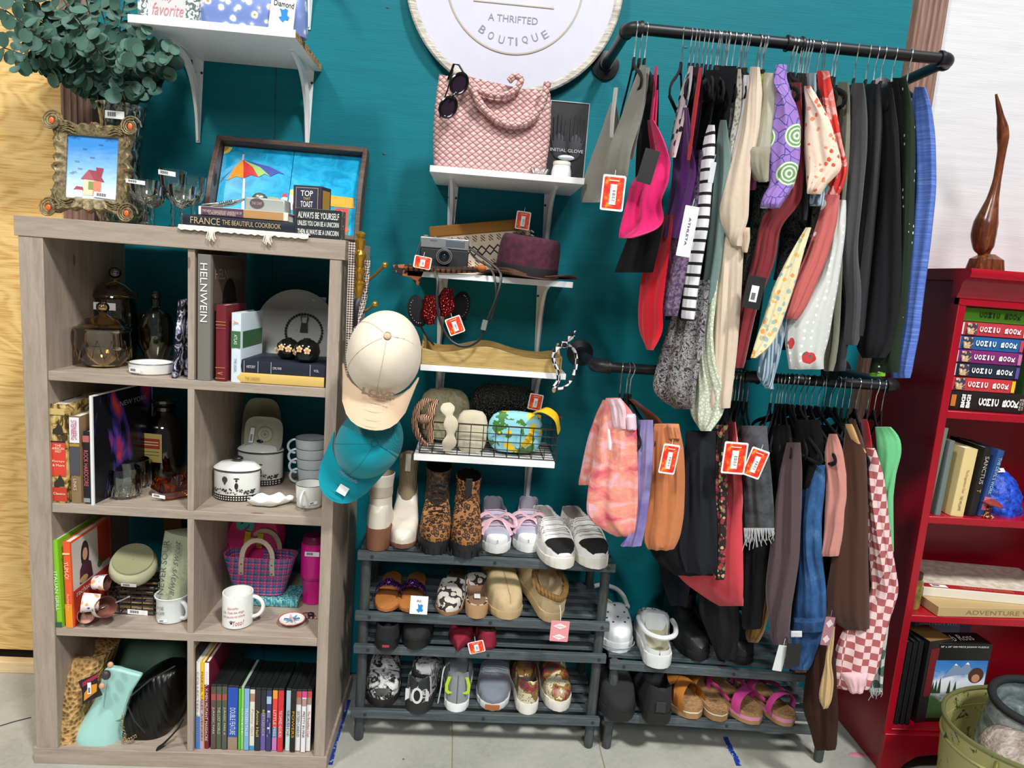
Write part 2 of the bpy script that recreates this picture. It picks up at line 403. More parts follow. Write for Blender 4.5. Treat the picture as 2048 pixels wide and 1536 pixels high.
# ================================================================ wall shelves
SW = mat('#f1f2f4', .35)
def bracket(parent, x, yw, z, d=.2, h=.24, m=SW):
    """stamped steel shelf bracket: wall leg, arm, hollow gusset and three screws"""
    g = G()
    g.loft([[(x-.016, yw-.002, z), (x+.016, yw-.002, z), (x+.016, yw, z), (x-.016, yw, z)], [(x-.006, yw-.002, z-h), (x+.006, yw-.002, z-h), (x+.006, yw, z-h), (x-.006, yw, z-h)]])
    g.loft([[(x-.016, yw, z-.002), (x+.016, yw, z-.002), (x+.016, yw, z), (x-.016, yw, z)], [(x-.006, yw-d, z-.002), (x+.006, yw-d, z-.002), (x+.006, yw-d, z), (x-.006, yw-d, z)]])
    # raised rib from arm tip round the corner down the leg
    rib = []
    for t in range(13):
        u = t/12; a = u*pi/2
        yy = yw-d*.93*(1-math.sin(a))**1.25-.004; zz = z-h*.95*(1-math.cos(a))**1.25-.004
        w = .006+.004*math.sin(u*pi); dd = .004+.014*math.sin(u*pi)
        rib.append([(x-w, yy+.002, zz+.002), (x-w*.5, yy-dd*math.cos(a*.0)*.7, zz-dd*.7), (x+w*.5, yy-dd*.7, zz-dd*.7), (x+w, yy+.002, zz+.002)])
    g.loft(rib)
    b = mk('bracket', g, m, parent, bev=.0008, world=True)
    for xx, zz in ((x-.0105, z-.035), (x+.0105, z-.035), (x, z-h+.012)): mk('screw', G().lathe([(.001, -.0045), (.0035, -.004), (.004, -.001)], 10, (xx, yw, zz), 'y'), INK, b, world=True)
    pass
    return b
def wshelf(label, x0, x1, z0, yf, bxs, t=.017, d=.2, h=.24, endm=None):
    o = thing('wall_shelf', label, 'shelf', ((x0+x1)/2, .03, z0))
    mk('board', G().bx(x0, x1, yf, .029, z0, z0+t), SW, o, bev=.001, world=True)
    for b in bxs: bracket(o, b, .029, z0, d, h)
    if endm: mk('raw_edge', G().bx(x1, x1+.0006, yf+.001, .028, z0+.001, z0+t-.001), endm, o, world=True, label='bare chipboard edge of the shelf')
    return o
CHIP = tex('chipboard', lambda n: n.ramp(n.noise(n.obj(), 140, 3), [(.4, '#6a4c33'), (.55, '#c79f6a')]), .8)
WS = {}
WS['A'] = wshelf('upper left white shelf holding the daisy print bag', PY(255, 52, -.27)[0], .622, 1.98, -.27, (.262, .585), .02, .2, .235, CHIP)
WS['B'] = wshelf('white wall shelf carrying the pink woven tote', .981, 1.402, 1.680, -.25, (1.035, 1.335))
WS['C'] = wshelf('white wall shelf under the camera and burgundy hat', .93, 1.402, 1.398, -.2, (1.02, 1.335))
WS['D'] = wshelf('white wall shelf under the scalloped wooden tray', .982, 1.402, 1.134, -.22, (1.03, 1.34))
WS['E'] = wshelf('lowest white wall shelf under the wire basket', .977, 1.392, .868, -.22, (1.03, 1.34))
o = thing('shelf_bracket', 'white bracket foot at the picture top right of the daisy print bag', 'bracket', (.63, .03, 2.3))
b = bracket(o, PY(618, 30, .03)[0], .029, PY(618, 60, .03)[2]+.235, .2, .235)
# ================================================================ round wall sign
def ringp(r, z): return (r, z)
sc_ = PY(1030, -60, 0.0)
def _fitcirc():
    # three rim points of the sign on the plane just off the wall
    P = [PY(*q, .0) for q in ((815, 0), (1100, 182), (1245, 0))]; (x1, z1), (x2, z2), (x3, z3) = [(p[0], p[2]) for p in P]
    A = np.array([[x2-x1, z2-z1], [x3-x1, z3-z1]])*2; b = np.array([x2*x2+z2*z2-x1*x1-z1*z1, x3*x3+z3*z3-x1*x1-z1*z1]); c = np.linalg.solve(A, b)
    return c[0], c[1], math.hypot(x1-c[0], z1-c[1])
sx_, sz_, sr_ = _fitcirc()
sign = thing('round_sign', 'large round white boutique sign with a weathered wood rim', 'sign', (sx_, .03, sz_-sr_))
lc = (sx_, 0, sz_)
mk('rim', G().lathe([(sr_*.93, .008), (sr_, .008), (sr_, -.002), (sr_*.985, -.006), (sr_*.945, -.006), (sr_*.935, -.002), (sr_*.93, -.001)], 96, lc, 'y', caps=False), tex('weathered_rim', lambda n: n.ramp(n.noise(n.obj((6, 6, 40)), 4, 4), [(.35, '#9d968a'), (.6, '#cfcabf'), (.75, '#e4e1d8')]), .7), sign, world=True)
mk('face', G().lathe([(.002, .006), (sr_*.935, .006), (sr_*.935, .001), (.002, .001)], 96, lc, 'y'), mat('#c9c9d8', .45), sign, world=True)
mk('ring_line', G().lathe([(sr_*.618, .0), (sr_*.632, .0), (sr_*.632, -.0012), (sr_*.618, -.0012)], 96, lc, 'y', caps=False), mat('#b3aa98', .6), sign, world=True)
GR = mat('#8b8b94', .6)
iv = wm(sign).inverted()
def wtext(s, par, O, U, V, w, h, m, **k):
    """lettering given in world space"""
    I = wm(par).inverted(); R = I.to_3x3()
    sc = 1/par.matrix_basis.to_scale()[0]
    return text(s, m, par, I @ Vector(O), R @ Vector(U), R @ Vector(V), w*sc, h*sc, **k)
a = PY(947, 2, 0); b = PY(1108, 16, 0)
mk('divider_line', G().bx(a[0], b[0], -.0008, .0005, (a[2]+b[2])/2-.0015, (a[2]+b[2])/2+.0015), mat('#b3aa98', .6), sign, world=True)
tl, tr = PY(976, 38, 0), PY(1076, 38, 0)
wtext('A THRIFTED', sign, ((tl[0]+tr[0])/2, .0005, PY(1026, 38, 0)[2]), (1, 0, 0), (0, 0, 1), tr[0]-tl[0], .019, GR)
# arched BOUTIQUE
for ch, (px, py) in zip('BOUTIQUE', ((965, 59), (982, 71), (1003, 79), (1021, 82), (1033, 83), (1050, 80), (1070, 75), (1090, 69))):
    p = PY(px, py, 0); r = np.array([p[0]-sx_, 0, p[2]-sz_]); r /= np.linalg.norm(r)
    wtext(ch, sign, (p[0], .0005, p[2]), (-r[2], 0, r[0]), -r, .005 if ch == 'I' else .017, .022, GR)
# ================================================================ pipe racks
IRON = mat('#26262a', .42, .35, (300, .1)); STEEL = mat('#d8dce0', .22, 1)
def piperack(label, z, xl, xr, yr=-.30):
    o = thing('pipe_rack', label, 'clothes rail', ((xl+xr)/2, .03, z))
    r = .0145
    def elbow(x, s):
        P = []
        for k in range(9):
            a = pi/2*k/8; P.append((x+s*.026*(1-math.sin(a)) if 0 else x+s*(.03*(1-math.cos(a))), yr+.03*(1-math.sin(a)), z))
        return P
    g = G(); g.tube([(xl+.03, yr, z), (xr-.03, yr, z)], r, 20); mk('rail', g, IRON, o, world=True)
    for x, s in ((xl, 1), (xr, -1)):
        g = G(); g.tube(elbow(x, s)[::-1], r+.0035, 20)
        g.tube([(x+s*.028, yr, z), (x+s*.036, yr, z)], r+.0055, 20); g.tube([(x, yr+.028, z), (x, yr+.036, z)], r+.0055, 20)
        mk('elbow', g, IRON, o, world=True)
        mk('arm', G().tube([(x, yr+.03, z), (x, .012, z)], r, 20), IRON, o, world=True)
        g = G().lathe([(.001, .029), (.042, .029), (.042, .024), (.02, .018), (.019, .006), (.001, .006)], 32, (x, 0, z), 'y')
        f = mk('flange', g, IRON, o, world=True)
        for k in range(4):
            s2 = G(); s2.lathe([(.001, .0225), (.0045, .0225), (.0045, .0245)], 8, (x+.031*math.cos(k*pi/2+.8), 0, z+.031*math.sin(k*pi/2+.8)), 'y')
            mk('screw', s2, INK, f, world=True)
    xc = PY(1590, 75, yr)[0]
    mk('coupling', G().tube([(xc-.022, yr, z), (xc-.017, yr, z), (xc-.016, yr, z), (xc+.016, yr, z), (xc+.017, yr, z), (xc+.022, yr, z)], [r+.006, r+.006, r+.003, r+.003, r+.006, r+.006], 20), IRON, o, world=True)
    return o
piperack('upper black iron pipe rail full of tops on hangers', 2.072, 1.474, 2.345)
piperack('lower black iron pipe rail full of shorts and jackets on hangers', 1.190, 1.476, 2.342)
# ================================================================ shoe racks
RW = tex('charcoal_rack_wood', lambda n: n.ramp(n.noise(n.obj((1.5, 20, 20)), 9, 4, .6), [(.3, '#3a4145'), (.6, '#4f575b'), (.8, '#687074')]), .6)
RV = tex('charcoal_rack_post', lambda n: n.ramp(n.noise(n.obj((20, 20, 1.5)), 9, 4, .6), [(.3, '#33383a'), (.6, '#474c4c'), (.8, '#5a5f5c')]), .6)
def shoerack(label, x0, x1, yf, yb, tiers, ztop, dyr=0.0):
    o = thing('shoe_rack', label, 'shoe rack', ((x0+x1)/2, (yf+yb)/2, 0))
    for z in tiers:
        n = 6
        for k in range(n):
            y = yf+.004+(yb-yf-.02)*k/(n-1)
            g = G().bx(x0-.018, x1+.018, y-.014, y+.014, z-.012, z) if k else G().bx(x0-.022, x1+.022, y-.010, y+.006, z-.026, z)
            g.v = [(a, b+dyr*(a-x0)/(x1-x0), c) for a, b, c in g.v]
            mk('slat', g, RW, o, bev=.0015, world=True)
        for xx in (x0+.02, (x0+x1)/2+.02, x1-.0):
            s = G(); s.lathe([(.001, -.0012), (.0045, -.0008), (.005, .001)], 10, (xx, yf-.0075+dyr*(xx-x0)/(x1-x0), z-.013), 'y')
            mk('bolt', s, INK, o, world=True)
        for x in (x0, x1):
            dd = dyr if x == x1 else 0
            mk('cross_rail', G().bx(x-.008, x+.008, yf+.01+dd, yb+dd, z-.03, z-.012), RW, o, bev=.001, world=True)
    for x in (x0, x1):
        for y in (yf+.024, yb-.02):
            dd = dyr if x == x1 else 0
            g = G().tube([(x, y+dd, 0), (x, y+dd, .004), (x, y+dd, .02), (x, y+dd, ztop)], [.011, .014, .0145, .0145], 16)
            mk('leg', g, RV, o, world=True)
    return o
T0, T1, T2, T3 = .612, .425, .322, .115
shoerack('long charcoal slatted shoe rack of four tiers beside the cube shelf', .86, 1.565, -.29, -.02, (T0-.001, T1, T2, T3), .60)
R2T, R2B = .303, .132
shoerack('low charcoal slatted shoe rack under the hanging jackets', 1.622, 2.285, -.29, -.03, (R2T, R2B), .29, -.03)
# ================================================================ on top of the cube shelf
ZT = 1.4765
def worldpanel(o, px_list, y): pass
# ornate picture frame (leans back a little)
p0 = PY(183, 440, -.33); FW, FH = .235, .262
fr = thing('picture_frame', 'ornate bronze picture frame with orange stones and a house picture', 'picture frame', (p0[0], -.335, ZT+.003), (-.10, 0, -.05))
BRZ = tex('aged_bronze', lambda n: n.ramp(n.noise(n.obj(), 130, 4, .7), [(.35, '#5f5138'), (.55, '#8b7c5a'), (.75, '#b0a179')]), .5, .35)
g = G(); hw, hh = FW/2*.80, FH/2*.82; iw, ih = .0645, .078
N = 160; outer = []; 
for k in range(N):
    a = 2*pi*k/N; c, s = math.cos(a), math.sin(a); q = 5
    r = 1/((abs(c)/hw)**q+(abs(s)/hh)**q)**(1/q)
    corner = math.exp(-((abs(math.atan2(abs(s)*hw, abs(c)*hh))-pi/4)/.17)**2)
    mid = .006*(math.exp(-(s/.08)**2)+math.exp(-(c/.08)**2))
    r += .030*corner+mid+.0045*math.sin(a*22)*(1-corner)*.8+.003*math.sin(a*46)*corner
    outer.append((r*c, r*s, k))
def insq(a, w, h):
    c, s = math.cos(a), math.sin(a); t = min(w/max(abs(c), 1e-6), h/max(abs(s), 1e-6)); return t*c, t*s
rings = []
for i, (f, yd) in enumerate(((1, .006), (1, -.001), (.93, -.008), (.80, -.011), (.55, -.007), (.2, -.006), (.0, -.004), (.0, .006))):
    ring = []
    for x, z, k in outer:
        ix, iz = insq(2*pi*k/N, iw, ih); wob = .0022*math.sin(k*.95+i*1.7)*(1 if 1 < i < 5 else 0)
        ring.append((ix+(x-ix)*f, yd+wob, FH/2+iz+(z-iz)*f))
    rings.append(ring)
g.loft(rings, caps=False); mk('frame', g, BRZ, fr)
for sx in (-1, 1):
    for sz in (-1, 1):
        cx, cz = sx*.098, FH/2+sz*.108
        g = G()
        for r0, tw in ((.026, 0), (.019, 1.2), (.013, 2.4)):
            g.tube([(cx+r0*math.cos(a*.5+tw)*(1-.02*a), -.0095-.0006*a, cz+r0*math.sin(a*.5+tw)*(1-.02*a)) for a in range(13)], .0022, 6)
        for j in range(4):
            g.tube([(cx-sx*(.012+.009*t+.004*j), -.009, cz-sz*(.006+.004*math.sin(t*1.3+j))-sz*j*.006) for t in range(5)], .002, 6)
            g.tube([(cx-sx*(.002+.006*math.sin(t*1.1+j))-sx*j*.005, -.009, cz-sz*(.016+.010*t)) for t in range(4)], .002, 6)
        mk('scrollwork', g, BRZ, fr)
        mk('stone', G().ball((cx, -.013, cz), .0065, .004, .0095), mat('#dc6b33', .25), fr, label='orange oval stone')
for x, z in ((0, FH-.022), (0, .022), (-.087, FH/2), (.087, FH/2)):
    mk('bead', G().ball((x, -.010, z), .003, .003, .003), mat('#8c3a2a', .3), fr)
SKY = tex('picture_sky', lambda n: n.ramp(n.math('ADD', n.xyz(n.obj((1, 1, 6.2), loc=(0, 0, 0)))[2], n.math('MULTIPLY', n.noise(n.obj((20, 1, 60)), 2, 3), .25)), [(.25, '#dcefF6'), (.6, '#8fc4ee'), (.95, '#3f8fdc')]), .35)
g = G().bx(-.066, .066, -.0, .004, FH/2-.079, FH/2+.079); g.mv(0, 0, -(FH/2-.079)); pic = mk('picture', g, SKY, fr); pic.location = (0, 0, FH/2-.079)
hs = [([(-.02, .01), (.022, .01), (.022, .05), (-.02, .05)], '#f0d9b8'), ([(.004, .01), (.024, .01), (.024, .05), (.004, .046)], '#d98a70'),
      ([(-.028, .05), (.006, .048), (-.009, .074)], '#b0606a'), ([(.006, .048), (.032, .046), (.014, .072), (-.009, .074)], '#9c4a58'), ([(.012, .06), (.024, .058), (.029, .08), (.01, .081)], '#a53c52'),
      (rect(-.008, .004, .025, .045), '#8a9a5a'), ([(-.045, .022), (-.02, .022), (-.022, .03), (-.038, .031)], '#a8525e'), (rect(-.042, -.022, .004, .022), '#f4f2ea')]
hs += [(rect(x-.006, x+.006, y-.0006, y+.0006), '#46525e') for x, y in ((.02, .138), (-.02, .125), (0, .105), (-.038, .093), (-.03, .075), (-.05, .063), (-.044, .066))]
art(pic, (0, -.0001, 0), (1, 0, 0), (0, 0, 1), hs); barcode(pic, (.035, -.002, .012), (1, -.0, -.06), (.06, 0, 1), .055, .014)
# crackle glass vase with eucalyptus
pv = PY(243, 430, -.14); vz = lambda py: PY(243, py, -.14)[2]-ZT
VG = NT('crackle_glass'); _vm, _gl = _thin(VG, '#d3dacf', .12, .08)
VG.put(_gl.inputs['Normal'], VG.n('ShaderNodeBump', i_Height=VG.voro(VG.obj((1, 1, .6)), 55, 'DISTANCE_TO_EDGE'), i_Strength=1., i_Distance=.006).outputs[0]); VG = _vm
H = vz(212)
vase = thing('glass_vase', 'tall crackled glass vase holding the eucalyptus', 'vase', (pv[0]+.005, -.14, ZT))
prof = [(.05, 0), (.058, .01), (.072, .05), (.066, .10), (.05, .14), (.044, .17), (.047, .22), (.058, H-.01), (.064, H)]
mk('body', G().lathe(prof+[(r-.003, z) for r, z in prof[::-1] if z > .004]+[(.001, .006)], 40), VG, vase)
barcode(vase, (.01, -.0585, H-.035), (1, 0, 0), (0, 0, 1), .05, .02)
euc = thing('eucalyptus_bouquet', 'large bouquet of blue green eucalyptus stems in the glass vase', 'plant', (pv[0]+.005, -.14, ZT+.012))
leafm = tex('eucalyptus_leaf', lambda n: n.mix(n.noise(n.obj(), 12, 3), '#1c4038', '#547f70'), .6)
rs = np.random.RandomState(3); stems = G(); lv = G(); 
def leaf(c, nrm, r, up):
    nrm = nrm/np.linalg.norm(nrm); a = np.cross(nrm, up); a /= np.linalg.norm(a)+1e-9; b = np.cross(nrm, a)
    P = []
    for i, f in enumerate((0, .55, 1)):
        P.append([c+r*f*(math.cos(t)*a*.92+math.sin(t)*b)+nrm*(.13*r*f*f*abs(math.cos(t))) for t in np.linspace(0, 2*pi, 13)[:-1]])
    V = [c]+P[1]+P[2]; F = [(0, 1+k, 1+(k+1) % 12) for k in range(12)]+[(1+k, 13+k, 13+(k+1) % 12, 1+(k+1) % 12) for k in range(12)]
    lv.add(V, F); lv.add([v+nrm*-.0008 for v in V], [f[::-1] for f in F])
tips = [(6, 95), (10, 20), (45, -30), (90, -60), (60, 60), (120, 20), (130, 90), (30, 60), (165, -40), (200, 10), (210, 60), (255, -20), (240, 80), (290, 50), (270, 110), (345, 110), (352, 140), (330, 160), (300, 190), (250, 200), (190, 150), (70, 120), (30, 130), (100, 150), (160, 110), (205, 120), (60, 20), (110, 60), (150, 30), (180, 80)]
base = np.array((pv[0]+.005, -.14, ZT+.05))
for i, (px, py) in enumerate(tips):
    yy = -.14+rs.uniform(-.17, .06); tip = PY(px, py, yy); neck = base+np.array((rs.uniform(-.03, .03), rs.uniform(-.03, .03), H-.06))
    if py > 100: mid = neck*.45+tip*.55+np.array((0, -.03, .09))
    else: mid = neck*.5+tip*.5+np.array((rs.uniform(-.03, .03), 0, .03))
    P = [base, neck]+[(1-t)**2*neck+2*t*(1-t)*mid+t*t*tip for t in np.linspace(.1, 1, 12)]
    stems.tube(P, .0018, 5)
    for k in range(3, len(P)):
        d = P[k]-P[k-1]; d /= np.linalg.norm(d); q = np.cross(d, (0, -1, .3)); q /= np.linalg.norm(q)
        for s in (-1, 1):
            if P[k][2] < ZT+H+.01: continue
            r = .014+.011*rs.rand()*(1-.4*k/len(P)); n = d*.5*rs.uniform(-.5, 1)+np.array((rs.uniform(-.6, .6), -1, rs.uniform(-.4, .9)))
            leaf(P[k]+q*s*r*1.02+np.array((0, rs.uniform(-.012, .005), 0)), n, r, q*s)
V = np.array(lv.v); V[:, 1] = np.minimum(V[:, 1], .008); lv.v = V.tolist()
V = np.array(stems.v); V[:, 1] = np.minimum(V[:, 1], .008); stems.v = V.tolist()
mk('foliage', lv, leafm, euc, world=True); mk('stems', stems, mat('#4c4a38', .7), euc, world=True)
# cut-glass goblets
GL = glass('#fbfffd', .02)
def goblet(px, py0, y, label, hgt, R, first=[None]):
    p = PY(px, py0, y)
    if first[0] is None:
        o = thing('goblet', label, 'glass', (p[0], y, ZT), group='cut glass goblets on the cube shelf')
        pr = [(.03, 0), (.031, .002), (.012, .006), (.005, .012), (.0045, .03), (.0075, .045), (.0045, .052), (.006, .07), (.022, .082), (.031, .10), (.034, .125), (.037, .152)]
        mk('bowl_and_stem', G().lathe(pr+[(r-.0016, z) for r, z in pr[::-1] if z > .09]+[(.001, .078)], 28), GL, o)
        g = G()
        for k in range(14):
            a = 2*pi*k/14; g.tube([(.0235*math.cos(a), .0235*math.sin(a), .083), (.034*math.cos(a+.2), .034*math.sin(a+.2), .11)], .0012, 5)
            g.tube([(.0235*math.cos(a), .0235*math.sin(a), .083), (.034*math.cos(a-.2), .034*math.sin(a-.2), .11)], .0012, 5)
        mk('cut_pattern', g, GL, o); first[0] = o
    else:
        o = dup(first[0], label=label)
    o.matrix_basis = Matrix.LocRotScale(Vector((p[0], y, ZT)), None, Vector((R/.037, R/.037, hgt/.152))); return o
g1 = goblet(290, 445, -.34, 'stubby cut glass goblet with a price sticker beside the ornate frame', .112, .037)
g2 = goblet(346, 440, -.22, 'tallest cut glass goblet with a price sticker on its rim', .155, .036)
goblet(364, 455, -.35, 'cut glass goblet standing nearest the shelf edge in front of the tallest', .105, .034)
goblet(386, 445, -.19, 'tall fluted goblet at the right end of the glass row', .145, .034)
goblet(305, 440, -.25, 'goblet half hidden right of the stubby stickered goblet', .105, .034)
# wooden tray standing on its edge with painted tiles
TW = tex('dark_walnut', lambda n: n.ramp(n.noise(n.obj((2, 20, 20)), 8, 4, .6), [(.3, '#3a2a24'), (.6, '#5c463a'), (.8, '#6f584a')]), .45)
tl, tr, br_, bl = PY(432, 276, -.045), PY(735, 300, -.045), PY(716, 474, -.1), PY(418, 420, -.1)
tw = tr[0]-tl[0]; th = tl[2]-ZT
tray = thing('tile_tray', 'dark wood tray with painted beach tiles standing upright against the wall', 'tray', ((tl[0]+tr[0])/2-.0, -.115, ZT), (-.36, 0, 0))
th = th/math.cos(.36)
for z0, z1 in ((0, .014), (th-.016, th)):
    mk('rim', G().bx(-tw/2+.01, tw/2-.01, -.03, .01, z0, z1), TW, tray, bev=.002)
for s in (-1, 1):
    pts = []
    for k in range(17):
        t = k/16; pts.append((-.03-.018*math.sin(t*pi)**1.5, th*t))
    pts += [(.012, th), (.012, 0)]
    sd = mk('handle_side', G().prism(pts, .014*s, 'x', s*(tw/2-.014)), TW, tray, bev=.0015)
    mk('finger_hole', G().prism(disc(-.028, th*.52, .008, 16, .02), .0012*s, 'x', s*tw/2-(.0002 if s > 0 else -.0002)), INK, sd)
    mk('finger_hole', G().prism(disc(-.028, th*.52, .008, 16, .02), -.0012*s, 'x', s*(tw/2-.014)), INK, sd)
aw, ah = tw-.03, th-.032
TB = tex('tile_turquoise', lambda n: n.ramp(n.noise(n.obj((6, 6, 9)), 3, 4, .6, 1), [(.3, '#0d86b5'), (.5, '#18a5d6'), (.75, '#3fc0e6')]), .15)
for s in (-1, 1):
    t = mk('tile', G().bx(-aw/4+.0008, aw/4-.0008, 0, .006, 0, ah), TB, tray, bev=.0008); t.location = (s*aw/4, -.002, .015)
    k = ah/.2
    if s < 0:
        ub = [(-.045, ah-.02)]
        S = [(disc(-.075, ah-.004, .02, 12, .02, pi, 2*pi), '#e9d25a'), (disc(-.075, ah-.003, .013, 12, .014, pi, 2*pi), '#b8901c')]
        top = (-.03, ah-.035); rim = [(-.082, ah-.105), (-.055, ah-.093), (-.024, ah-.085), (.006, ah-.078), (.03, ah-.074), (.06, ah-.066)]
        for i, c in enumerate(('#58b6e0', '#f09a1c', '#d82a30', '#98c86a', '#3848a8')):
            a, b = rim[i], rim[i+1]; mx = ((a[0]+b[0])/2*1.0, (a[1]+b[1])/2+.008)
            mid = lambda p: (top[0]+(p[0]-top[0])*.62, top[1]+(p[1]-top[1])*.42)
            S.append(([top, mid(a), a, mx, b, mid(b)], c))
        S += [([(-.024, ah-.085), (-.02, ah-.085), (-.012, .08), (-.018, .08)], '#e8e6ea'), (rect(-.032, -.028, ah-.036, ah-.02), '#e4c0c8'),
              (disc(-.02, .078, .02, 14, .01), '#e6c832'), ([(-.06, .02), (.0, .02), (.0, .06), (-.05, .062)], '#ead9b4'),
              (disc(.04, .05, .026, 14, .034), '#76bce6'), ([(.02, .07), (.055, .06), (.05, .09), (.025, .095)], '#c92834'), (disc(.037, .108, .016, 14, .02), '#f0f0f2'),
              (disc(.04, .124, .019, 12, .008), '#eda12c'), ([(.055, .06), (.068, .08), (.07, .12), (.058, .12), (.052, .085)], '#a7d4ee'), (disc(.065, .128, .008), '#f4f4f4'), (disc(.064, .14, .005), '#c2334c')]
        S = [([(a*1.42, ah-(ah-b)*1.18 if b > .0 else b) for a, b in P], c) for P, c in S]
        S = [([(max(-aw/4+.002, min(aw/4-.002, a)), max(.001, min(ah-.001, b))) for a, b in P], c) for P, c in S]
        art(t, (0, -.0002, 0), (1, 0, 0), (0, 0, 1), S)
    else:
        S = [([(-.085, .10), (-.072, .09), (-.068, .14), (-.082, .155)], '#c92834'), (disc(-.064, .125, .016, 14, .022), '#f2f2f2'), (disc(-.05, .115, .012, 12, .024), '#7a625c'), (disc(-.066, .15, .018, 12, .008), '#e7d27a'),
             ([(-.045, .06), (0, .06), (0, .125), (-.018, .15), (-.045, .13)], '#3a47b4'), (disc(-.022, .115, .013), '#cfe07e'), ([(-.018, .152), (.06, .148), (.064, .12), (0, .122)], '#f2a01c'),
             (rect(.02, .056, .03, .118), '#3f8a5a'), (rect(.025, .052, .045, .118), '#cc2a34'), (disc(.038, .08, .010, 14, .03), '#de8088'), (disc(.036, .062, .022, 14, .009), '#ef5a26'), (rect(-.08, .085, 0, .012), '#8cc878')]
        S = [([(a*1.42, ah-(ah-b)*1.18 if b > .0 else b) for a, b in P], c) for P, c in S]
        S = [([(max(-aw/4+.002, min(aw/4-.002, a)), max(.001, min(ah-.001, b))) for a, b in P], c) for P, c in S]
        art(t, (0, -.0002, 0), (1, 0, 0), (0, 0, 1), S)
# books, runner and signs in front of the tray
run = G(); P = []
for i in range(40):
    t = i/39; x = PY(362+t*258, 452+t*18, -.40)[0]; w = .004*math.sin(i*2.1)
    P.append([(x, -.21, ZT+.0005), (x, -.30, ZT+.003), (x, -.395+w*.2, ZT+.006+w*.3), (x, -.4145-.001*math.sin(i*1.7), ZT+.006), (x, -.4175, ZT-.002-.004*abs(math.sin(i*1.3)))])
run.grid(P, .003)
for px, L in ((424, .022), (537, .02)):
    x = PY(px, 465, -.415)[0]
    for k in range(7): run.tube([(x+(k-3)*.0022, -.4185, ZT), (x+(k-3)*.003+.002*math.sin(k), -.422, ZT-L*.6), (x+(k-3)*.0036, -.421, ZT-L-.003*(k % 3))], .0013, 5)
solo('table_runner', 'cream fringed cloth runner under the cookbooks on the cube shelf', 'cloth', run, cloth('#e9e2d2', 500, .5))
b1r = PY(590, 462, -.39)[0]; b1l = PY(372, 440, -.39)[0]
book('thick dark navy cookbook lying under the wine book', .026, b1r-b1l+.01, .2, '#15202c', (b1r, -.385, ZT+.0085), lying=True, spine=[('FRANCE', .80, .26, .62, '#b9a27c'), ('THE BEAUTIFUL COOKBOOK', .39, .52, .46, '#b9a27c')])
b2r = PY(575, 432, -.38)[0]; b2l = PY(396, 412, -.38)[0]
wb = book('white and tan wine companion book lying on the navy cookbook', .022, b2r-b2l, .17, '#e9e3d6', (b2r, -.375, ZT+.036), lying=True, bands=[(.0, 1.0, '#e6dfd2'), (.05, .62, '#b98c5a'), (.50, .97, '#5a3f58')], spine=[('THE NEW CONNOISSEURS\' HANDBOOK OF', .735, .44, .3, '#d8c6b6')])
text('CALIFORNIA WINES', mat('#d8c6b6'), [c for c in wb.children if c.name.startswith('cover')][0], (-.005, -.0022, .735*(b2r-b2l)), (0, 0, -1), (1, 0, 0), .3*(b2r-b2l), .0055)
z2 = ZT+.059
# sardine-style tin with oval emblem and little metal car rack beside
pc = PY(532, 412, -.30); tin = thing('metal_tin', 'pale metal tin with a dark oval emblem on the wine book', 'tin', (PY(537, 400, -.3)[0], -.30, z2))
tp = [(-.052, -.03), (.052, -.03), (.052, .03), (-.052, .03)]
mk('body', G().loft([[(a, b, 0) for a, b in tp], [(a*.97, b*.97, .034) for a, b in tp]]), mat('#a9b0ac', .45, .3), tin, bev=.004)
art(tin, (-.02, -.0305, .019), (1, 0, 0), (0, 0, 1), [(disc(0, 0, .018, 24, .013), '#5a4a50')], 'emblem'); text('THE CHEF', mat('#b9a8a8'), tin, (-.02, -.0312, .019), (1, 0, 0), (0, 0, 1), .026, .007)
mk('knob', G().lathe([(.016, .033), (.016, .038), (.01, .046), (.001, .049)], 20, (-.022, 0, 0), sx=1.2), mat('#8d8a80', .35, .8), tin)
op = thing('wine_opener', 'silver lever corkscrew lying on the wine book', 'corkscrew', (PY(440, 400, -.3)[0], -.3, z2))
SIL = mat('#8f9290', .3, .9)
mk('handle', G().tube([(-.045, 0, .005), (-.02, 0, .009), (.0, 0, .013), (.05, 0, .026)], [.005, .006, .004, .003], 10), SIL, op)
mk('lever', G().tube([(-.03, .006, .006), (0, .01, .008), (.03, .008, .014), (.06, .006, .03)], .003, 8), SIL, op)
mk('worm', G().tube([(.0+.0007*k, -.006+.004*math.cos(k*.9), .010+.004*math.sin(k*.9)+.00025*k) for k in range(50)], .0012, 5), SIL, op)
# TOP THAT TOAST box
q0, q1 = PY(582, 440, -.33), PY(648, 440, -.33); hz = PY(582, 368, -.33)[2]-ZT; q0=PY(584,400,-.33); q1=PY(660,400,-.33)
tt = thing('gift_box', 'dark navy gift box with a toast slogan behind the unicorn sign', 'box', ((q0[0]+q1[0])/2-.004, -.30, ZT), (0, 0, -.25))
w = .078
mk('carton', G().bx(-w/2, w/2, -.028, .028, 0, hz), mat('#33324a', .5), tt, bev=.001)
patch('side_panel', tt, (w/2, 0, hz*.5), (0, 1, 0), (0, 0, 1), .04, hz*.86, mat('#b08a3e', .5), label='golden brown side panel')
F0 = (0, -.028, 0); gd = mat('#cfae6a', .5)
art(tt, (0, -.0282, hz*.5), (1, 0, 0), (0, 0, 1), [(rect(-.031, .031, -hz*.46, hz*.46), gd), (rect(-.0298, .0298, -hz*.46+.0012, hz*.46-.0012), '#33324a')], 'gold_line')
for s, z, h_, mm in (('TOP', hz-.020, .014, WHITE), ('THAT', hz-.033, .007, gd), ('TOAST', hz-.047, .015, WHITE)):
    text(s, mm, tt, (0, -.0292, z), (1, 0, 0), (0, 0, 1), .034 if s != 'THAT' else .02, h_, bold=.01)
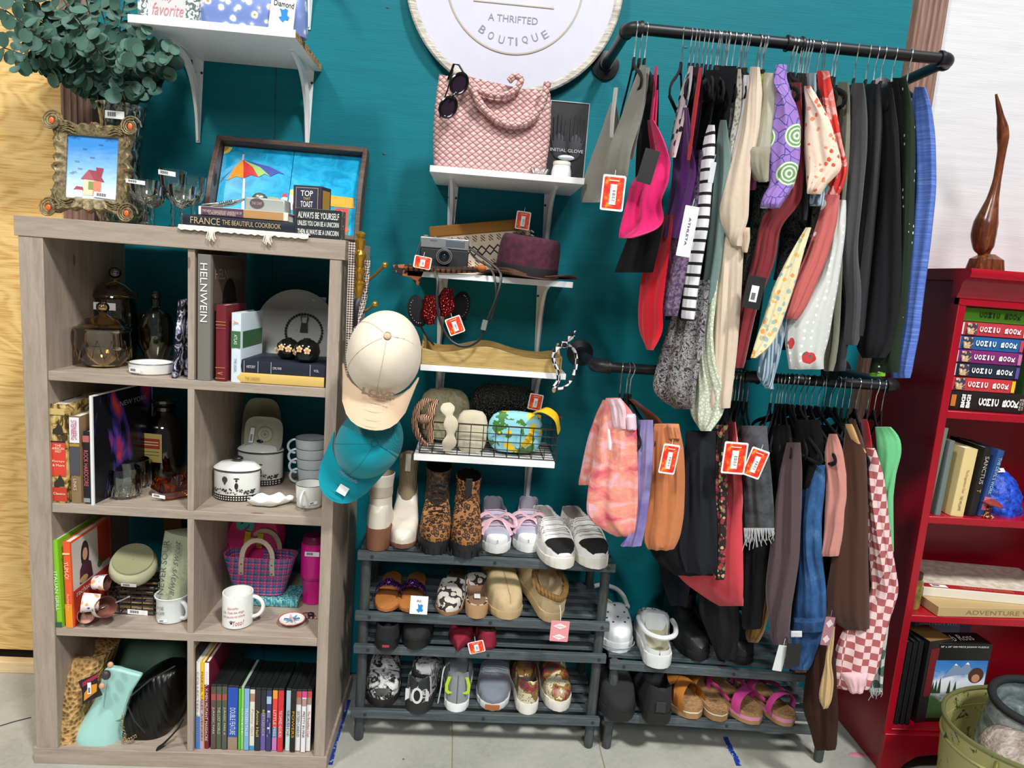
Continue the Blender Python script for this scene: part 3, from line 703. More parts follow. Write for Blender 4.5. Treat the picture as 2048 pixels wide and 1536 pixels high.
q0, q1 = PY(588, 460, -.40), PY(690, 470, -.40); hz = PY(592, 411, -.4)[2]-ZT-.004
un = thing('box_sign', 'black block sign with white unicorn slogan at the shelf corner', 'sign', ((q0[0]+q1[0])/2-.003, -.385, ZT), (0, 0, -.10))
w = (q1[0]-q0[0])*.94
mk('block', G().bx(-w/2, w/2, -.011, .02, 0, hz), tex('herringbone_edge', lambda n: n.ramp(n.n('ShaderNodeTexWave', i_Vector=n.obj(), i_Scale=160, i_Distortion=2).outputs[1], [(.4, '#55504c'), (.6, '#d8d4ce')]), .6), un, bev=.002, label='block with a herringbone side')
patch('face', un, (0, -.0112, hz/2), (1, 0, 0), (0, 0, 1), w-.001, hz-.001, mat('#23282c', .5), r=.003)
for s, f in (('ALWAYS BE YOURSELF', .77), ('UNLESS YOU CAN BE A UNICORN', .49), ('THEN ALWAYS BE A UNICORN', .2)):
    text(s, WHITE, un, (0, -.0126, hz*f), (1, 0, 0), (0, 0, 1), w*.88, hz*(.22 if f > .7 else .17), bold=.006)
# things on the upper left shelf
zA = 2.0005
bx0, bx1 = PY(279, 36, -.24), PY(400, 44, -.24)
fb = thing('keepsake_box', 'grey keepsake box with pink script and leafy edges, far left on the upper shelf', 'box', ((bx0[0]+bx1[0])/2, -.20, zA))
w = bx1[0]-bx0[0]; LEAF = tex('grey_leaf_print', lambda n: n.ramp(n.noise(n.obj(), 60, 2, .5, 2), [(.42, '#56706a'), (.5, '#dfe3e2')], 'CONSTANT'), .6)
mk('carton', G().bx(-w/2, w/2, -.05, .05, 0, .12), LEAF, fb, bev=.001); patch('label_panel', fb, (-.003, -.05, .06), (1, 0, 0), (0, 0, 1), w*.62, .119, mat('#cfcfd0', .6))
text('favorite', mat('#c9848c', .6), fb, (-.0, -.0512, .024), (1, 0, 0), (0, 0, 1), w*.52, .03, shear=.35)
text('my', mat('#c9848c', .6), fb, (-.0, -.0512, .048), (1, 0, 0), (0, 0, 1), w*.18, .014, shear=.35)
def _daisy(n):
    v = n.obj(); d = n.math('ADD', n.voro(v, 38, 'F1', .9), n.math('MULTIPLY', n.noise(v, 170, 1), .12)); c = n.ramp(d, [(.0, '#c9a24e'), (.17, '#c9a24e'), (.2, '#f2efe4'), (.36, '#eeece8'), (.44, '#8fa3d8'), (.6, '#7d93d0')]); return c
DA = tex('daisy_print', _daisy, .35)
a0, a1 = PY(392, 40, -.23), PY(612, 60, -.23); w = a1[0]-a0[0]; bg = thing('zip_pouch', 'blue daisy print zip pouch on the upper left shelf', 'pouch', ((a0[0]+a1[0])/2-.005, -.2, zA))
g = G(); R = []
for z, k, wd in ((0, .55, 1), (.02, .9, 1.0), (.06, 1, .99), (.1, .85, .98), (.15, .4, .96)):
    R.append([(w/2*wd*math.copysign(abs(math.cos(t))**.35, math.cos(t)), .045*k*math.copysign(abs(math.sin(t))**.6, math.sin(t)), z) for t in np.linspace(0, 2*pi, 29)[:-1]])
mk('body', g.loft(R), DA, bg); mk('zip', G().tube([(-w/2, 0, .151), (w/2, 0, .151)], .003, 6), mat('#9aa6cc', .5), bg)
def hexdiamond(par, O, s=.010, txt=None, U=(1, 0, 0), V=(0, 0, 1)):
    art(par, O, U, V, [([(-.9*s, 1.3*s), (-.2*s, 1.0*s), (.3*s, 1.3*s), (.9*s, 1.0*s), (.7*s, .3*s), (.8*s, -.2*s), (1.2*s, -.4*s), (.9*s, -1.1*s), (.2*s, -1.0*s), (-.1*s, -1.5*s), (-.7*s, -1.1*s), (-1.1*s, -.5*s), (-.5*s, -.3*s), (-.6*s, .4*s)], '#1a86d6')], 'blue_arrow')
tg = PY(564, 20, -.262); tag_ = thing('vendor_card', 'white vendor card with a blue arrow pinned to the daisy pouch', 'card', (tg[0], -.257, zA+.01), (0, 0, .03))
patch('card', tag_, (0, 0, .03), (1, 0, -.09), (.09, 0, 1), .062, .088, PAPER)
text('Diamond', INK, tag_, (.004, -.0012, .052), (1, 0, -.09), (.09, 0, 1), .05, .014, bold=.01); hexdiamond(tag_, (.004, -.0012, .026), .012)
barcode(g1, (-.005, -.0368, .14), (1, .15, -.08), (0, 0, 1), .044, .013)
barcode(g2, (-.0, -.0368, .14), (1, .1, -.08), (0, 0, 1), .044, .012)
# ================================================================ goods in the cube shelf
Z1, Z2, Z3, Z4 = 1.0975, .7485, .4025, .0475
def lath(o, name, prof, m, n=36, wall=0, **k):
    """lathe part; wall>0 adds an inner skin so the vessel is hollow"""
    if wall:
        inner = [(max(r-wall, .001), z) for r, z in prof[::-1] if z > wall*1.3]; prof = prof+inner+[(.001, wall*1.3)]
    return mk(name, G().lathe(prof, n, caps=False, **k), m, o)
def onz(name, label, cat, px, py, z, rz=0, group=None, dy=0, yy=None, tilt=(0, 0)):
    p = PZ(px, py, z) if yy is None else (XP(px, yy, z+.04), yy, z)
    return thing(name, label, cat, (p[0], p[1]+dy, z), (tilt[0], tilt[1], rz), group), px2m(p, 1)
AMB = glass('#ecd9ae', .05); CLR = GL; SMK = glass('#d6d9cc', .06)
# --- cube 1
o, k = onz('candy_jar', 'squat amber glass candy jar with a round knob lid in the top left cube', 'jar', 207, 0, Z1, yy=-.28)
PJ = [(.03, 0), (.045, .004), (.064, .03), (.068, .06), (.066, .092), (.069, .1)]
lath(o, 'bowl', PJ, AMB, wall=.002)
lath(o, 'lid', [(.07, .1), (.071, .104), (.06, .108), (.04, .128), (.018, .134), (.008, .14), (.010, .146), (.001, .146)], AMB)
mk('knob', G().ball((0, 0, .158), .016, .016, .015, 20, 12), AMB, o)
g = G()
for j in range(12):
    a = j*pi/6
    for s in (-1, 1): g.tube([(.0665*math.cos(a+s*t*.26), .0665*math.sin(a+s*t*.26), .02+.055*t) for t in (0, .33, .66, 1)], .0012, 5)
mk('cut_pattern', g, AMB, o)
o, k = onz('candy_jar', 'tall amber glass jar with sticker behind the squat amber jar', 'jar', 232, 0, Z1, yy=-.15)
lath(o, 'body', [(.04, 0), (.052, .005), (.058, .06), (.056, .14), (.05, .175)], SMK, wall=.002)
lath(o, 'lid', [(.052, .175), (.06, .18), (.056, .195), (.03, .215), (.012, .222), (.009, .232), (.001, .232)], AMB); mk('knob', G().ball((0, 0, .248), .017, .017, .016, 20, 12), CLR, o)
barcode(o, (0, -.0575, .155), (1, 0, 0), (0, 0, 1), .06, .02)
o, k = onz('candy_jar', 'clear cut glass jar between the tall amber jar and the black and white books', 'jar', 312, 0, Z1, yy=-.13)
lath(o, 'body', [(.025, 0), (.03, .008), (.048, .05), (.05, .1), (.042, .13)], SMK, wall=.002); lath(o, 'lid', [(.044, .13), (.04, .14), (.012, .155), (.012, .18), (.001, .182)], SMK); mk('knob', G().ball((0, 0, .19), .013), SMK, o)
o, k = onz('ashtray', 'white ceramic ashtray with price sticker at the front of the top left cube', 'ashtray', 287, 750, Z1, dy=.045)
lath(o, 'dish', [(.048, 0), (.052, .003), (.054, .026), (.052, .0285), (.048, .0285), (.046, .01), (.001, .008)], mat('#e9e9e6', .2)); barcode(o, (-.018, -.0518, .012), (1, -.35, 0), (0, 0, 1), .036, .012)
lath(o, 'rim_line', [(.0541, .0262), (.0525, .0288), (.0521, .0286), (.054, .0258)], mat('#555555', .4))
BW = tex('black_white_photo_print', lambda n: n.ramp(n.noise(n.obj(), 26, 4, .6, 1.5), [(.44, '#15141a'), (.5, '#8b88a0'), (.56, '#e4e2ec')], 'CONSTANT'), .3)
book('black and white photo book leaning on the first cube divider', .012, .2, .16, BW, (PZ(352, 755, Z1)[0], -.40, Z1), lean=.08, rz=.12)
book('black and white paperback standing behind the leaning photo book', .012, .205, .14, BW, (.385, -.36, Z1), lean=.04, rz=.05)
# --- cube 2
hb = book('tall grey art book with big white spine capitals, first in the top right cube', .034, .318, .25, '#77746f', (PZ(402, 763, Z1)[0], -.405, Z1+.0005), spine=[('HELNWEIN', .7, .46, .5, '#f0eeea')], page='#8a8580')
patch('cover_photo', hb, (.0172, .13, .16), (0, 1, 0), (0, 0, 1), .235, .31, tex('brown_portrait_cover', lambda n: n.ramp(n.math('ADD', n.xyz(n.obj((1, 1, 1)))[2], n.math('MULTIPLY', n.noise(n.obj((9, 9, 9)), 2), .08)), [(.0, '#5d4a42'), (.3, '#6a5850')]), .3), th=.0003)
art(hb, (.0176, .13, .16), (0, 1, 0), (0, 0, 1), [(disc(0, .03, .055, 20, .07), '#15100e'), (disc(0, -.0, .042, 20, .045), '#a97e6c'), (disc(0, .028, .048, 20, .04), '#1c1411')], 'portrait')
text('HELNWEIN', mat('#98908a', .5), hb, (.0178, .12, .27), (0, 1, 0), (0, 0, 1), .19, .026)
GD = '#c8a45a'
book('dark red leather book with gold bands beside the grey art book', .027, .195, .15, '#6e1a26', (PZ(433, 765, Z1)[0]+.002, -.40, Z1), bands=[(.78, .785, GD), (.74, .745, GD), (.70, .702, GD), (.18, .185, GD), (.04, .045, GD)], spine=[('V', .11, .035, .5, GD)])
wg = book('white paperback with a green band leaning beside the red leather book', .026, .178, .155, '#d5e2ea', (PZ(463, 768, Z1)[0], -.40, Z1), rz=-.04, bands=[(.5, .74, '#3c6b45')], spine=[('THE LEGAL', .25, .2, .25, '#5b7080'), ('ATLAS', .62, .14, .3, '#e4efe4'), ('A', .86, .05, .6, '#d08a4a')])
patch('cover_band', wg, (.0133, .08, .11), (0, 1, 0), (0, 0, 1), .14, .042, mat('#3c6b45', .5))
x1 = PY(648, 760, -.40)[0]; x0 = PY(474, 745, -.40)[0]
book('yellow clothbound book lying at the bottom of the pair in the top right cube', .026, x1-x0, .16, '#d9b768', (x1, -.40, Z1), lying=True, spine=[('THE GARDEN', .82, .17, .3, '#b08a3c')])
nv = book('navy gilt lined book lying on the yellow book', .033, x1-x0, .16, '#1e2332', (x1+.002, -.397, Z1+.0265), lying=True, bands=[(.93, .934, '#d8d8dc'), (.77, .774, '#d8d8dc'), (.62, .624, '#d8d8dc'), (.17, .174, '#d8d8dc')], spine=[('HISTORY', .85, .1, .22, '#cfcfd8'), ('CIVIL WAR', .55, .1, .2, '#cfcfd8'), ('VOL', .1, .06, .2, '#cfcfd8')])
zv = Z1+.0605; BLK = mat('#0f0f11', .12)
def bud(px, y, r, label, first=[None]):
    o = thing('bud_vase', label, 'vase', (PY(px, 690, y)[0], y, zv), group=None)
    lath(o, 'body', [(r*.5, 0), (r*.85, r*.25), (r, r*.8), (r*.9, r*1.3), (r*.5, r*1.65), (r*.28, r*1.72), (r*.27, r*1.8), (r*.2, r*1.8), (r*.2, r*1.5)], BLK)
    S = []
    for fx, fz in ((-.35, 1.05), (-.95*.6-.25, .75), (.25, .95)):
        for q in range(5): S.append((disc(fx*r+.0058*math.cos(q*1.257+.3), fz*r+.0058*math.sin(q*1.257+.3), .0034, 10), '#dfb88a'))
        S.append((disc(fx*r, fz*r, .0022, 8), '#caa06a'))
    ob = art(o, (0, 0, 0), (1, 0, 0), (0, 0, 1), S, 'flower_print')
    for v in ob.data.vertices:  # wrap the print onto the globe
        rr = math.sqrt(max(r*r-v.co.x**2-(v.co.z-r*.85)**2, .00002)); v.co.y = -rr-.0012
    return o
bud(577, -.33, .031, 'smaller black globe vase with tan blossoms on the navy book, behind'); bud(614, -.365, .034, 'larger black globe vase with tan blossoms on the navy book, in front')
pl = thing('display_plate', 'large white plate with black wreath drawing, standing at the back of its cube', 'plate', (PY(592, 680, -.12)[0], -.12, Z1), (-.12, 0, 0))
R = .118
mk('dish', G().lathe([(.001, .004), (R*.7, .004), (R, -.012), (R, -.015), (R*.68, .0), (.001, .0)], 56, (0, 0, R), 'y', caps=False), mat('#b9b8b2', .25), pl)
S = []
for q in range(40): S.append((disc(.02+R*.45*math.cos(q*pi/20), R*.95+R*.45*math.sin(q*pi/20), .0042, 8), '#111111'))
S += [([(.02+.012*a, R*1.1+.012*b) for a, b in ((-1, -1.5), (1, -1.5), (.8, .8), (1, 2.4), (-1, 2.4), (-.7, .8))], '#2a2a2a'), ([(.02+.01*a, R*1.1+.012*b) for a, b in ((-.6, .8), (.6, .8), (.8, 2.2), (-.8, 2.2))], '#b9b8b2')]
art(pl, (0, -.0004, 0), (1, 0, 0), (0, 0, 1), S, 'wreath_print'); barcode(pl, (.06, -.008, R*1.8), (1, 0, 0), (0, 0, 1), .04, .012)
# --- cube 3
MARY = tex('illustrated_cover', lambda n: n.ramp(n.noise(n.obj(), 30, 4, .6, 1), [(.4, '#4b3a22'), (.5, '#c9a861'), (.6, '#e5cf8d')]), .35)
mb = book('thick illustrated American West book with a red spine label', .04, .262, .2, MARY, (PZ(120, 1006, Z2)[0], -.40, Z2), bands=[(.02, .16, '#c33a28'), (.28, .62, '#d8402f'), (.62, .635, '#222222'), (.9, .96, '#c9b173')], spine=[])
for s, z in (('THE', .59), ('AMERICAN', .56), ('WEST', .53), ('Essays', .43), ('& More', .39), ('Classics', .1)): text(s, mat('#f4e6c8', .5), mb, (0, -.0027, .262*z), (1, 0, 0), (0, 0, 1), .03 if len(s) > 4 else .016, .0065)
S = []
for z, c in ((.75, '#2f2a20'), (.22, '#2f2a20')): S += [([(-.012, .262*z), (-.004, .262*z+.006), (.002, .262*z+.02), (.012, .262*z+.004), (.014, .262*z-.012), (-.013, .262*z-.012)], c)]
art(mb, (0, -.0022, 0), (1, 0, 0), (0, 0, 1), S, 'engraving')
b = book('white and brown illustrated hardback beside the American West book', .027, .232, .19, '#8a7050', (PZ(149, 1008, Z2)[0], -.395, Z2), bands=[(.7, .99, '#e6e6ea'), (.33, .66, '#4c4a55'), (.66, .69, '#b08a3e')], spine=[('STEINBERG', .85, .22, .5, '#b8446a'), ('LINKS', .22, .13, .3, '#d9cbb2')])
book('slim black paperback with pink title beside the black coffee table book', .018, .193, .16, '#1a1a1e', (PZ(172, 1009, Z2)[0], -.395, Z2), spine=[('ROCK HARDCORE', .5, .5, .6, '#d2606e')], bands=[(.86, .95, '#b06058'), (.02, .08, '#8f9298')])
bt = book('big black coffee table book with pink and blue streaks on its cover', .008, .29, .26, '#e8e6e6', (PZ(187, 1009, Z2)[0], -.405, Z2), rz=-.13)
mc = tex('neon_streak_cover', lambda n: n.ramp(n.noise(n.obj((3, 8, 3)), 1.6, 3, .5, 1), [(.0, '#17161c'), (.56, '#17161c'), (.62, '#4a3a90'), (.68, '#b03058'), (.74, '#d0504a')]), .25)
patch('cover_photo', bt, (.0042, .13, .145), (0, 1, 0), (0, 0, 1), .25, .285, mc); text('NEW YORK', mat('#a8a8b0', .5), bt, (.0052, .17, .25), (0, 1, 0), (0, 0, 1), .12, .014)
o, k = onz('bottle', 'dark apothecary bottle with yellow and red label at the back of the second left cube', 'bottle', 330, 0, Z2, yy=-.13)
DG = glass('#8a938f', .06)
lath(o, 'body', [(.05, 0), (.058, .006), (.06, .02), (.06, .15), (.05, .175), (.03, .19), (.027, .2), (.032, .205), (.032, .215), (.026, .22)], DG, wall=.003)
lath(o, 'stopper', [(.022, .21), (.024, .222), (.04, .228), (.04, .236), (.012, .245), (.001, .246)], DG)
w = [(-.032, .0), (.032, .0), (.032, .085), (-.032, .085)]
art(o, (-.012, -.0612, .06), (1, -.1, 0), (0, 0, 1), [(w, '#c9b56a'), (rect(-.026, .026, .04, .07), '#b03a2a'), (rect(-.022, .022, .05, .053), '#e8d8a0'), (rect(-.022, .022, .058, .061), '#e8d8a0'), (rect(-.024, .024, .02, .022), '#6a5a30'), (rect(-.024, .024, .03, .032), '#6a5a30')], 'paper_label')
def tumbler(px, py, lab, first=[None]):
    p = PZ(px, py, Z2)
    if not first[0]:
        o = thing('whisky_tumbler', lab, 'glass', (p[0], p[1]+.035, Z2), group='cut glass tumblers')
        lath(o, 'body', [(.033, 0), (.038, .008), (.041, .03), (.041, .062), (.038, .08)], CLR, wall=.0022)
        g = G()
        for j in range(16):
            a = j*pi/8
            for s in (-1, 1): g.tube([(.0415*math.cos(a+s*t*.2), .0415*math.sin(a+s*t*.2), .008+.034*t) for t in (0, .5, 1)], .0014, 5)
        mk('cut_pattern', g, CLR, o); first[0] = o; return o
    o = dup(first[0], label=lab); o.location = (p[0], p[1], Z2); return o
tumbler(237, 1000, 'cut glass whisky tumbler nearest the front of its cube'); tumbler(270, 972, 'cut glass whisky tumbler behind the front tumbler')
o, k = onz('amber_ashtray', 'amber glass ashtray with sticker beside the whisky tumbler', 'ashtray', 330, 1003, Z2, dy=.055)
g = G(); R = []
for r, z in ((.03, 0), (.05, .008), (.056, .024), (.048, .044), (.04, .04), (.03, .018), (.001, .014)):
    R.append([(r*(1+.09*math.cos(a*4) if r > .02 else 1)*math.cos(a), r*(1+.09*math.cos(a*4) if r > .02 else 1)*math.sin(a), z+(.006*math.cos(a*4) if z > .03 else 0)) for a in np.linspace(0, 2*pi, 41)[:-1]])
mk('dish', g.loft(R, caps=False), glass('#c98436', .06), o); barcode(o, (-.015, -.058, .015), (1, -.1, -.1), (0, 0, 1), .036, .01)
# --- cube 4
CR = mat('#eceeea', .18); DK = mat('#1b1b20', .3)
def sqdish(o, w, h, m, name='dish'):
    R = []
    for f, y in ((.0, .0), (.6, .0), (.85, -.006), (1, -.016), (1, -.019), (.84, -.010), (.6, -.004), (.0, -.004)):
        R.append([(w*max(f, .01)*math.copysign(abs(math.cos(t))**.55, math.cos(t)), y, h+h*max(f, .01)*math.copysign(abs(math.sin(t))**.55, math.sin(t))) for t in np.linspace(0, 2*pi, 37)[:-1]])
    return mk(name, G().loft(R, caps=False), m, o)
o, k = onz('serving_dish', 'tall olive grey oval dish standing at the back of the second right cube', 'dish', 522, 0, Z2, yy=-.1, tilt=(-.1, 0)); sqdish(o, .058, .125, mat('#8d8a76', .3))
o, k = onz('serving_dish', 'square sage green dish with a circle motif standing in front of the oval dish', 'dish', 528, 0, Z2, yy=-.14, tilt=(-.14, 0)); o.location.z += .095
sqdish(o, .056, .054, mat('#a3a48e', .3)); barcode(o, (-.036, -.012, .05), (.1, 0, 1), (-1, 0, .1), .045, .012)
art(o, (0, -.0042, .054), (1, 0, 0), (0, 0, 1), [(disc(0, 0, r), c) for r, c in ((.024, '#8d8c74'), (.021, '#b3b39c'), (.012, '#8d8c74'), (.0095, '#b3b39c'), (.005, '#8d8c74'))], 'circle_motif')
rk = thing('dish_riser', 'plain box riser under the sage dish', 'box', (o.location.x, -.115, Z2)); mk('body', G().bx(-.03, .03, -.02, .03, 0, .093), mat('#22221f', .6), rk, bev=.001)
def canister(px, py, lab, w, h, dy=0, front=False):
    p = PZ(px, py, Z2); o = thing('enamel_canister', lab, 'canister', (p[0], p[1]+w*.72+dy, Z2))
    sx = 1.0; R = w
    lath(o, 'body', [(R*.97, 0), (R, .004), (R, h)], CR, wall=.002, sy=.7)
    lath(o, 'lid', [(R*1.02, h), (R*1.03, h+.004), (R*.98, h+.008), (R*.75, h+.018), (.001, h+.022)], CR, sy=.7)
    lath(o, 'trim_line', [(R*1.005, h-.002), (R*1.032, h+.002), (R*1.03, h+.004)], DK, sy=.7)
    mk('knob', G().ball((0, 0, h+.029), .016, .012, .008), DK, o)
    ck = tex('gingham_band', lambda n: n.ramp(n.math('ADD', n.math('GREATER_THAN', n.math('SINE', n.math('MULTIPLY', n.xyz(n.obj())[0], 900)), 0), n.math('GREATER_THAN', n.math('SINE', n.math('MULTIPLY', n.xyz(n.obj())[2], 900)), 0)), [(.0, '#f0f0ee'), (.4, '#777777'), (.9, '#151515')], 'CONSTANT'), .3)
    lath(o, 'gingham_band', [(R*1.004, .004), (R*1.006, .018)], ck, sy=.7); lath(o, 'base_line', [(R*.99, .0), (R*1.004, .004)], DK, sy=.7)
    S = []; rr = random.Random(5)
    for q in range(60): a = rr.uniform(-1.0, 1.0); hh = .022+rr.random()*.012*(1.2-abs(a)*.3); S.append((disc(a*R*.9, hh, rr.uniform(.0012, .003), 6), '#333333'))
    S += [(disc(.012, .045, .005, 10, .01), '#222222'), (disc(.012, .06, .003), '#222222'), (disc(.012, .066, .008, 10, .002), '#222222'), (disc(-.02, .062, .008, 12, .009), '#444444'), ([(-.024, .054), (-.016, .054), (-.019, .047), (-.021, .047)], '#444444'), (rect(-R*.85, R*.85, .026, .0268), '#333333')]
    ob = art(o, (0, 0, 0), (1, 0, 0), (0, 0, 1), S, 'scene_print')
    for v in ob.data.vertices: v.co.y = -.7*R*math.sqrt(max(0, 1-(v.co.x/R)**2))-.0012
    return o
c2 = canister(508, 975, 'taller white enamel canister with sticker behind the front canister', .066, .098, .012); barcode(c2, (.02, -.034, .012), (1, .05, 0), (0, 0, 1), .04, .02)
canister(463, 1004, 'white lidded enamel canister with balloon drawing and gingham base', .062, .083)
def cup(o, R, h, m=CR, rim=DK, hx=-1, ha=0):
    lath(o, 'body', [(R*.86, 0), (R*.9, .003), (R, h)], m, wall=.002)
    lath(o, 'rim', [(R*.985, h-.0005), (R*1.015, h), (R*1.0, h+.0012), (R*.975, h+.0004)], rim); lath(o, 'foot_line', [(R*.88, .0012), (R*.905, .0035)], rim)
    P = [(R*.96+.022*math.sin(t), 0, h*.5-.021*math.cos(t)) for t in np.linspace(0, pi, 11)]
    hd = mk('handle', G().tube(P, .0036, 8, flat=1), m, o); hd.rotation_euler = (0, 0, ha)
    return o
px0 = PZ(622, 968, Z2)
for i in range(4):
    o = thing('stacking_cup', ('lowest', 'second lowest', 'second highest', 'topmost')[i]+' white enamel cup in the stack beside the canisters', 'cup', (px0[0]-.002*i, px0[1]+.01, Z2+.0305*i), (0, 0, .3*i), 'stack of enamel cups'); cup(o, .044+.0008*i, .052, mat('#e2ecf2', .2), DK, ha=pi-.3*i+.3)
o, k = onz('mug', 'white enamel mug at the front with a spoon shaped handle', 'mug', 612, 1020, Z2, dy=.037); cup(o, .038, .064, CR, DK, ha=-1.75)
barcode(o, (.018, -.036, .02), (1, .5, .1), (0, 0, 1), .022, .008)
o, k = onz('leaf_dish', 'small white leaf shaped porcelain dish with painted flowers', 'dish', 530, 1019, Z2, dy=.04, rz=.25)
R = []
for f, z in ((.02, .004), (.5, .004), (.8, .010), (1, .02), (1.0, .0175), (.8, .006), (.5, 0), (.02, 0)):
    R.append([(.056*f*(1+.1*math.cos(5*t)+.05*math.cos(9*t))*math.cos(t), .034*f*(1+.12*math.cos(5*t+1))*math.sin(t), z+(.004*math.sin(7*t) if f > .8 else 0)) for t in np.linspace(0, 2*pi, 49)[:-1]])
ld = mk('dish', G().loft(R, caps=False), CR, o); art(o, (0, 0, .0045), (1, 0, 0), (0, 1, 0), [(disc(x, y, .004, 8), c) for x, y, c in ((0, 0, '#c9b0d8'), (.008, .004, '#8fb09a'), (-.01, .003, '#a9c4d8'), (.002, -.008, '#d8c890'), (.014, -.004, '#b58ac0'))], 'flower_print')
# --- cube 5
gb = book('lime green Italian grill cookbook at the left of the third left cube', .017, .245, .2, '#7fc226', (PZ(119, 1254, Z3)[0]+.0, -.405, Z3), lean=-.03, spine=[('ITALIAN GRILL', .42, .45, .5, '#e9f4d0')], bands=[(.0, .06, '#2f5a44')])
ob_ = book('orange and red cookbook with a smiling cook on its cover', .02, .24, .2, '#e8582a', (PZ(139, 1255, Z3)[0]+.001, -.405, Z3), lean=-.02, spine=[('YUM-O!', .68, .2, .55, '#f6d8b0'), ('Rachael Ray', .3, .2, .35, '#f6c8a0')], bands=[(.0, .28, '#f0941e'), (.86, .88, '#f4d090')])
art(ob_, (.0102, .1, .12), (0, 1, 0), (0, 0, 1), [(rect(-.095, .09, -.11, .115), '#d8cfc6'), (rect(-.095, .09, -.12, -.02), '#c43a28'), (rect(.03, .09, -.0, .115), '#b33a26'), (disc(-.035, .06, .02, 16, .04), '#3a2420'), (disc(-.035, .062, .012, 14, .018), '#d9a284'), ([(-.065, -.015), (-.0, -.015), (-.008, .03), (-.025, .04), (-.05, .04), (-.062, .025)], '#4f2438'), (disc(-.045, -.005, .02, 14, .01), '#caa070'), (disc(.035, .005, .012), '#5a6a3c')], 'cover_photo')
text('rachael ray', mat('#f4ece6', .5), ob_, (.0122, .07, .085), (0, 1, 0), (0, 0, 1), .11, .02, shear=.2)
o = thing('lidded_bowl', 'sage green ceramic bowl tilted with its lid, resting on the wire basket', 'bowl', (PY(262, 1150, -.30)[0], -.28, Z3+.10), (.5, .22, 0))
SG = mat('#c2c2a0', .3)
lath(o, 'bowl', [(.03, 0), (.05, .01), (.062, .035), (.058, .06), (.05, .07)], SG, wall=.003); lath(o, 'lid', [(.001, .064), (.03, .066), (.048, .068), (.052, .072), (.051, .075), (.03, .072), (.001, .071)], mat('#8f9070', .3))
barcode(o, (.018, -.06, .04), (1, .2, 0), (0, .1, 1), .038, .012)
def wirebox(o, w, d, h, nx, nz, m, r=.0012, ny=4, dz=None):
    g = G()
    for i in range(nz+1):
        z = h*i/nz; g.tube([(-w/2, -d/2, z), (w/2, -d/2, z), (w/2, d/2, z), (-w/2, d/2, z)], r if i not in (0, nz) else r*1.8, 6, closed=True)
    for i in range(nx+1):
        x = -w/2+w*i/nx; g.tube([(x, -d/2, h), (x, -d/2, 0), (x, d/2, 0), (x, d/2, h)], r, 5)
    for i in range(1, ny):
        y = -d/2+d*i/ny; g.tube([(-w/2, y, h), (-w/2, y, 0), (w/2, y, 0), (w/2, y, h)], r, 5)
    return mk('wire_frame', g, m, o)
bp = PZ(262, 1232, Z3); o = thing('wire_basket', 'black wire basket of wooden sticks in the third left cube', 'basket', (bp[0]-.005, bp[1]+.06, Z3+.0005)); wirebox(o, .125, .1, .078, 4, 6, DK, .0018); barcode(o, (.02, -.053, .008), (1, 0, -.05), (0, 0, 1), .055, .014)
for k in range(6): 
    solo('wooden_stick', 'flat tan wooden stick bundled in the black wire basket', 'stick', G().tube([(bp[0]-.058, bp[1]+.03+.008*k, Z3+.012+.0105*k), (bp[0]+.05, bp[1]+.028+.01*k, Z3+.010+.0105*k)], .0045, 8, flat=.6), mat('#b79a72', .6), 'wooden sticks in the wire basket')
FLO = tex('pastel_flower_print', lambda n: n.mix(n.math('LESS_THAN', n.voro(n.obj(), 75), .38), '#f0e2e0', n.ramp(n.n('ShaderNodeTexVoronoi', i_Vector=n.obj(), i_Scale=75.).outputs['Color'], [(.2, '#6fb8b8'), (.4, '#f0a860'), (.6, '#e58fa8'), (.8, '#3c5a9a')], 'CONSTANT')), .5)
CU = mat('#8a5f50', .35, .6)
for i, (px, py, r, rx, ry, rz, lab) in enumerate(((180, 1205, .026, 0, -1.45, .35, 'floral measuring cup opening to the left'), (207, 1215, .028, .3, 1.1, -.4, 'floral measuring cup opening to the right'), (173, 1232, .021, .5, .9, -.5, 'smallest floral measuring cup hanging lowest'), (203, 1165, .022, 0, 1.5, 0, 'floral measuring cup lying on top of the basket'))):
    y = -.39+.02*(i == 3)+.03*(i == 3); p = PY(px, py, y)
    o = thing('measuring_cup', lab, 'measuring cup', p, (rx, ry, rz), 'floral measuring cups')
    lath(o, 'cup', [(r*.8, -r*.9), (r*.85, -r*.85), (r, r*.7)], FLO, 28, wall=.0); lath(o, 'lining', [(.001, -r*.8), (r*.78, -r*.8), (r*.97, r*.7), (r, r*.7)], CU, 28)
    mk('handle', G().tube([(0, r*.9, r*.6), (0, r*1.6, r*.8), (0, r*2.2, r*.75)], .002, 6), STEEL, o)
MO = mat('#dfe4e4', .2)
o, k = onz('mug', 'white dog mom mug holding the rolled towel', 'mug', 331, 1251, Z3, dy=.042); o.name = 'mug'
lath(o, 'body', [(.036, 0), (.04, .004), (.04, .06), (.0435, .072)], MO, wall=.002); lath(o, 'rim', [(.043, .071), (.045, .0735), (.043, .075), (.041, .073)], MO)
hd = mk('handle', G().tube([(.039+.024*math.sin(t), 0, .036-.024*math.cos(t)) for t in np.linspace(0, pi, 11)], .006, 10), MO, o); hd.rotation_euler = (0, 0, -.5)
ob = text('dog', mat('#5a6064', .6), o, (-.016, -.041, .05), (1, 0, 0), (0, 0, 1), .02, .013); text('mom', mat('#5a6064', .6), o, (-.016, -.041, .034), (1, 0, 0), (0, 0, 1), .024, .008)
barcode(o, (-.008, -.0405, .012), (1, 0, .06), (0, 0, 1), .024, .008)
mp = o.location.copy(); g = G(); R = []
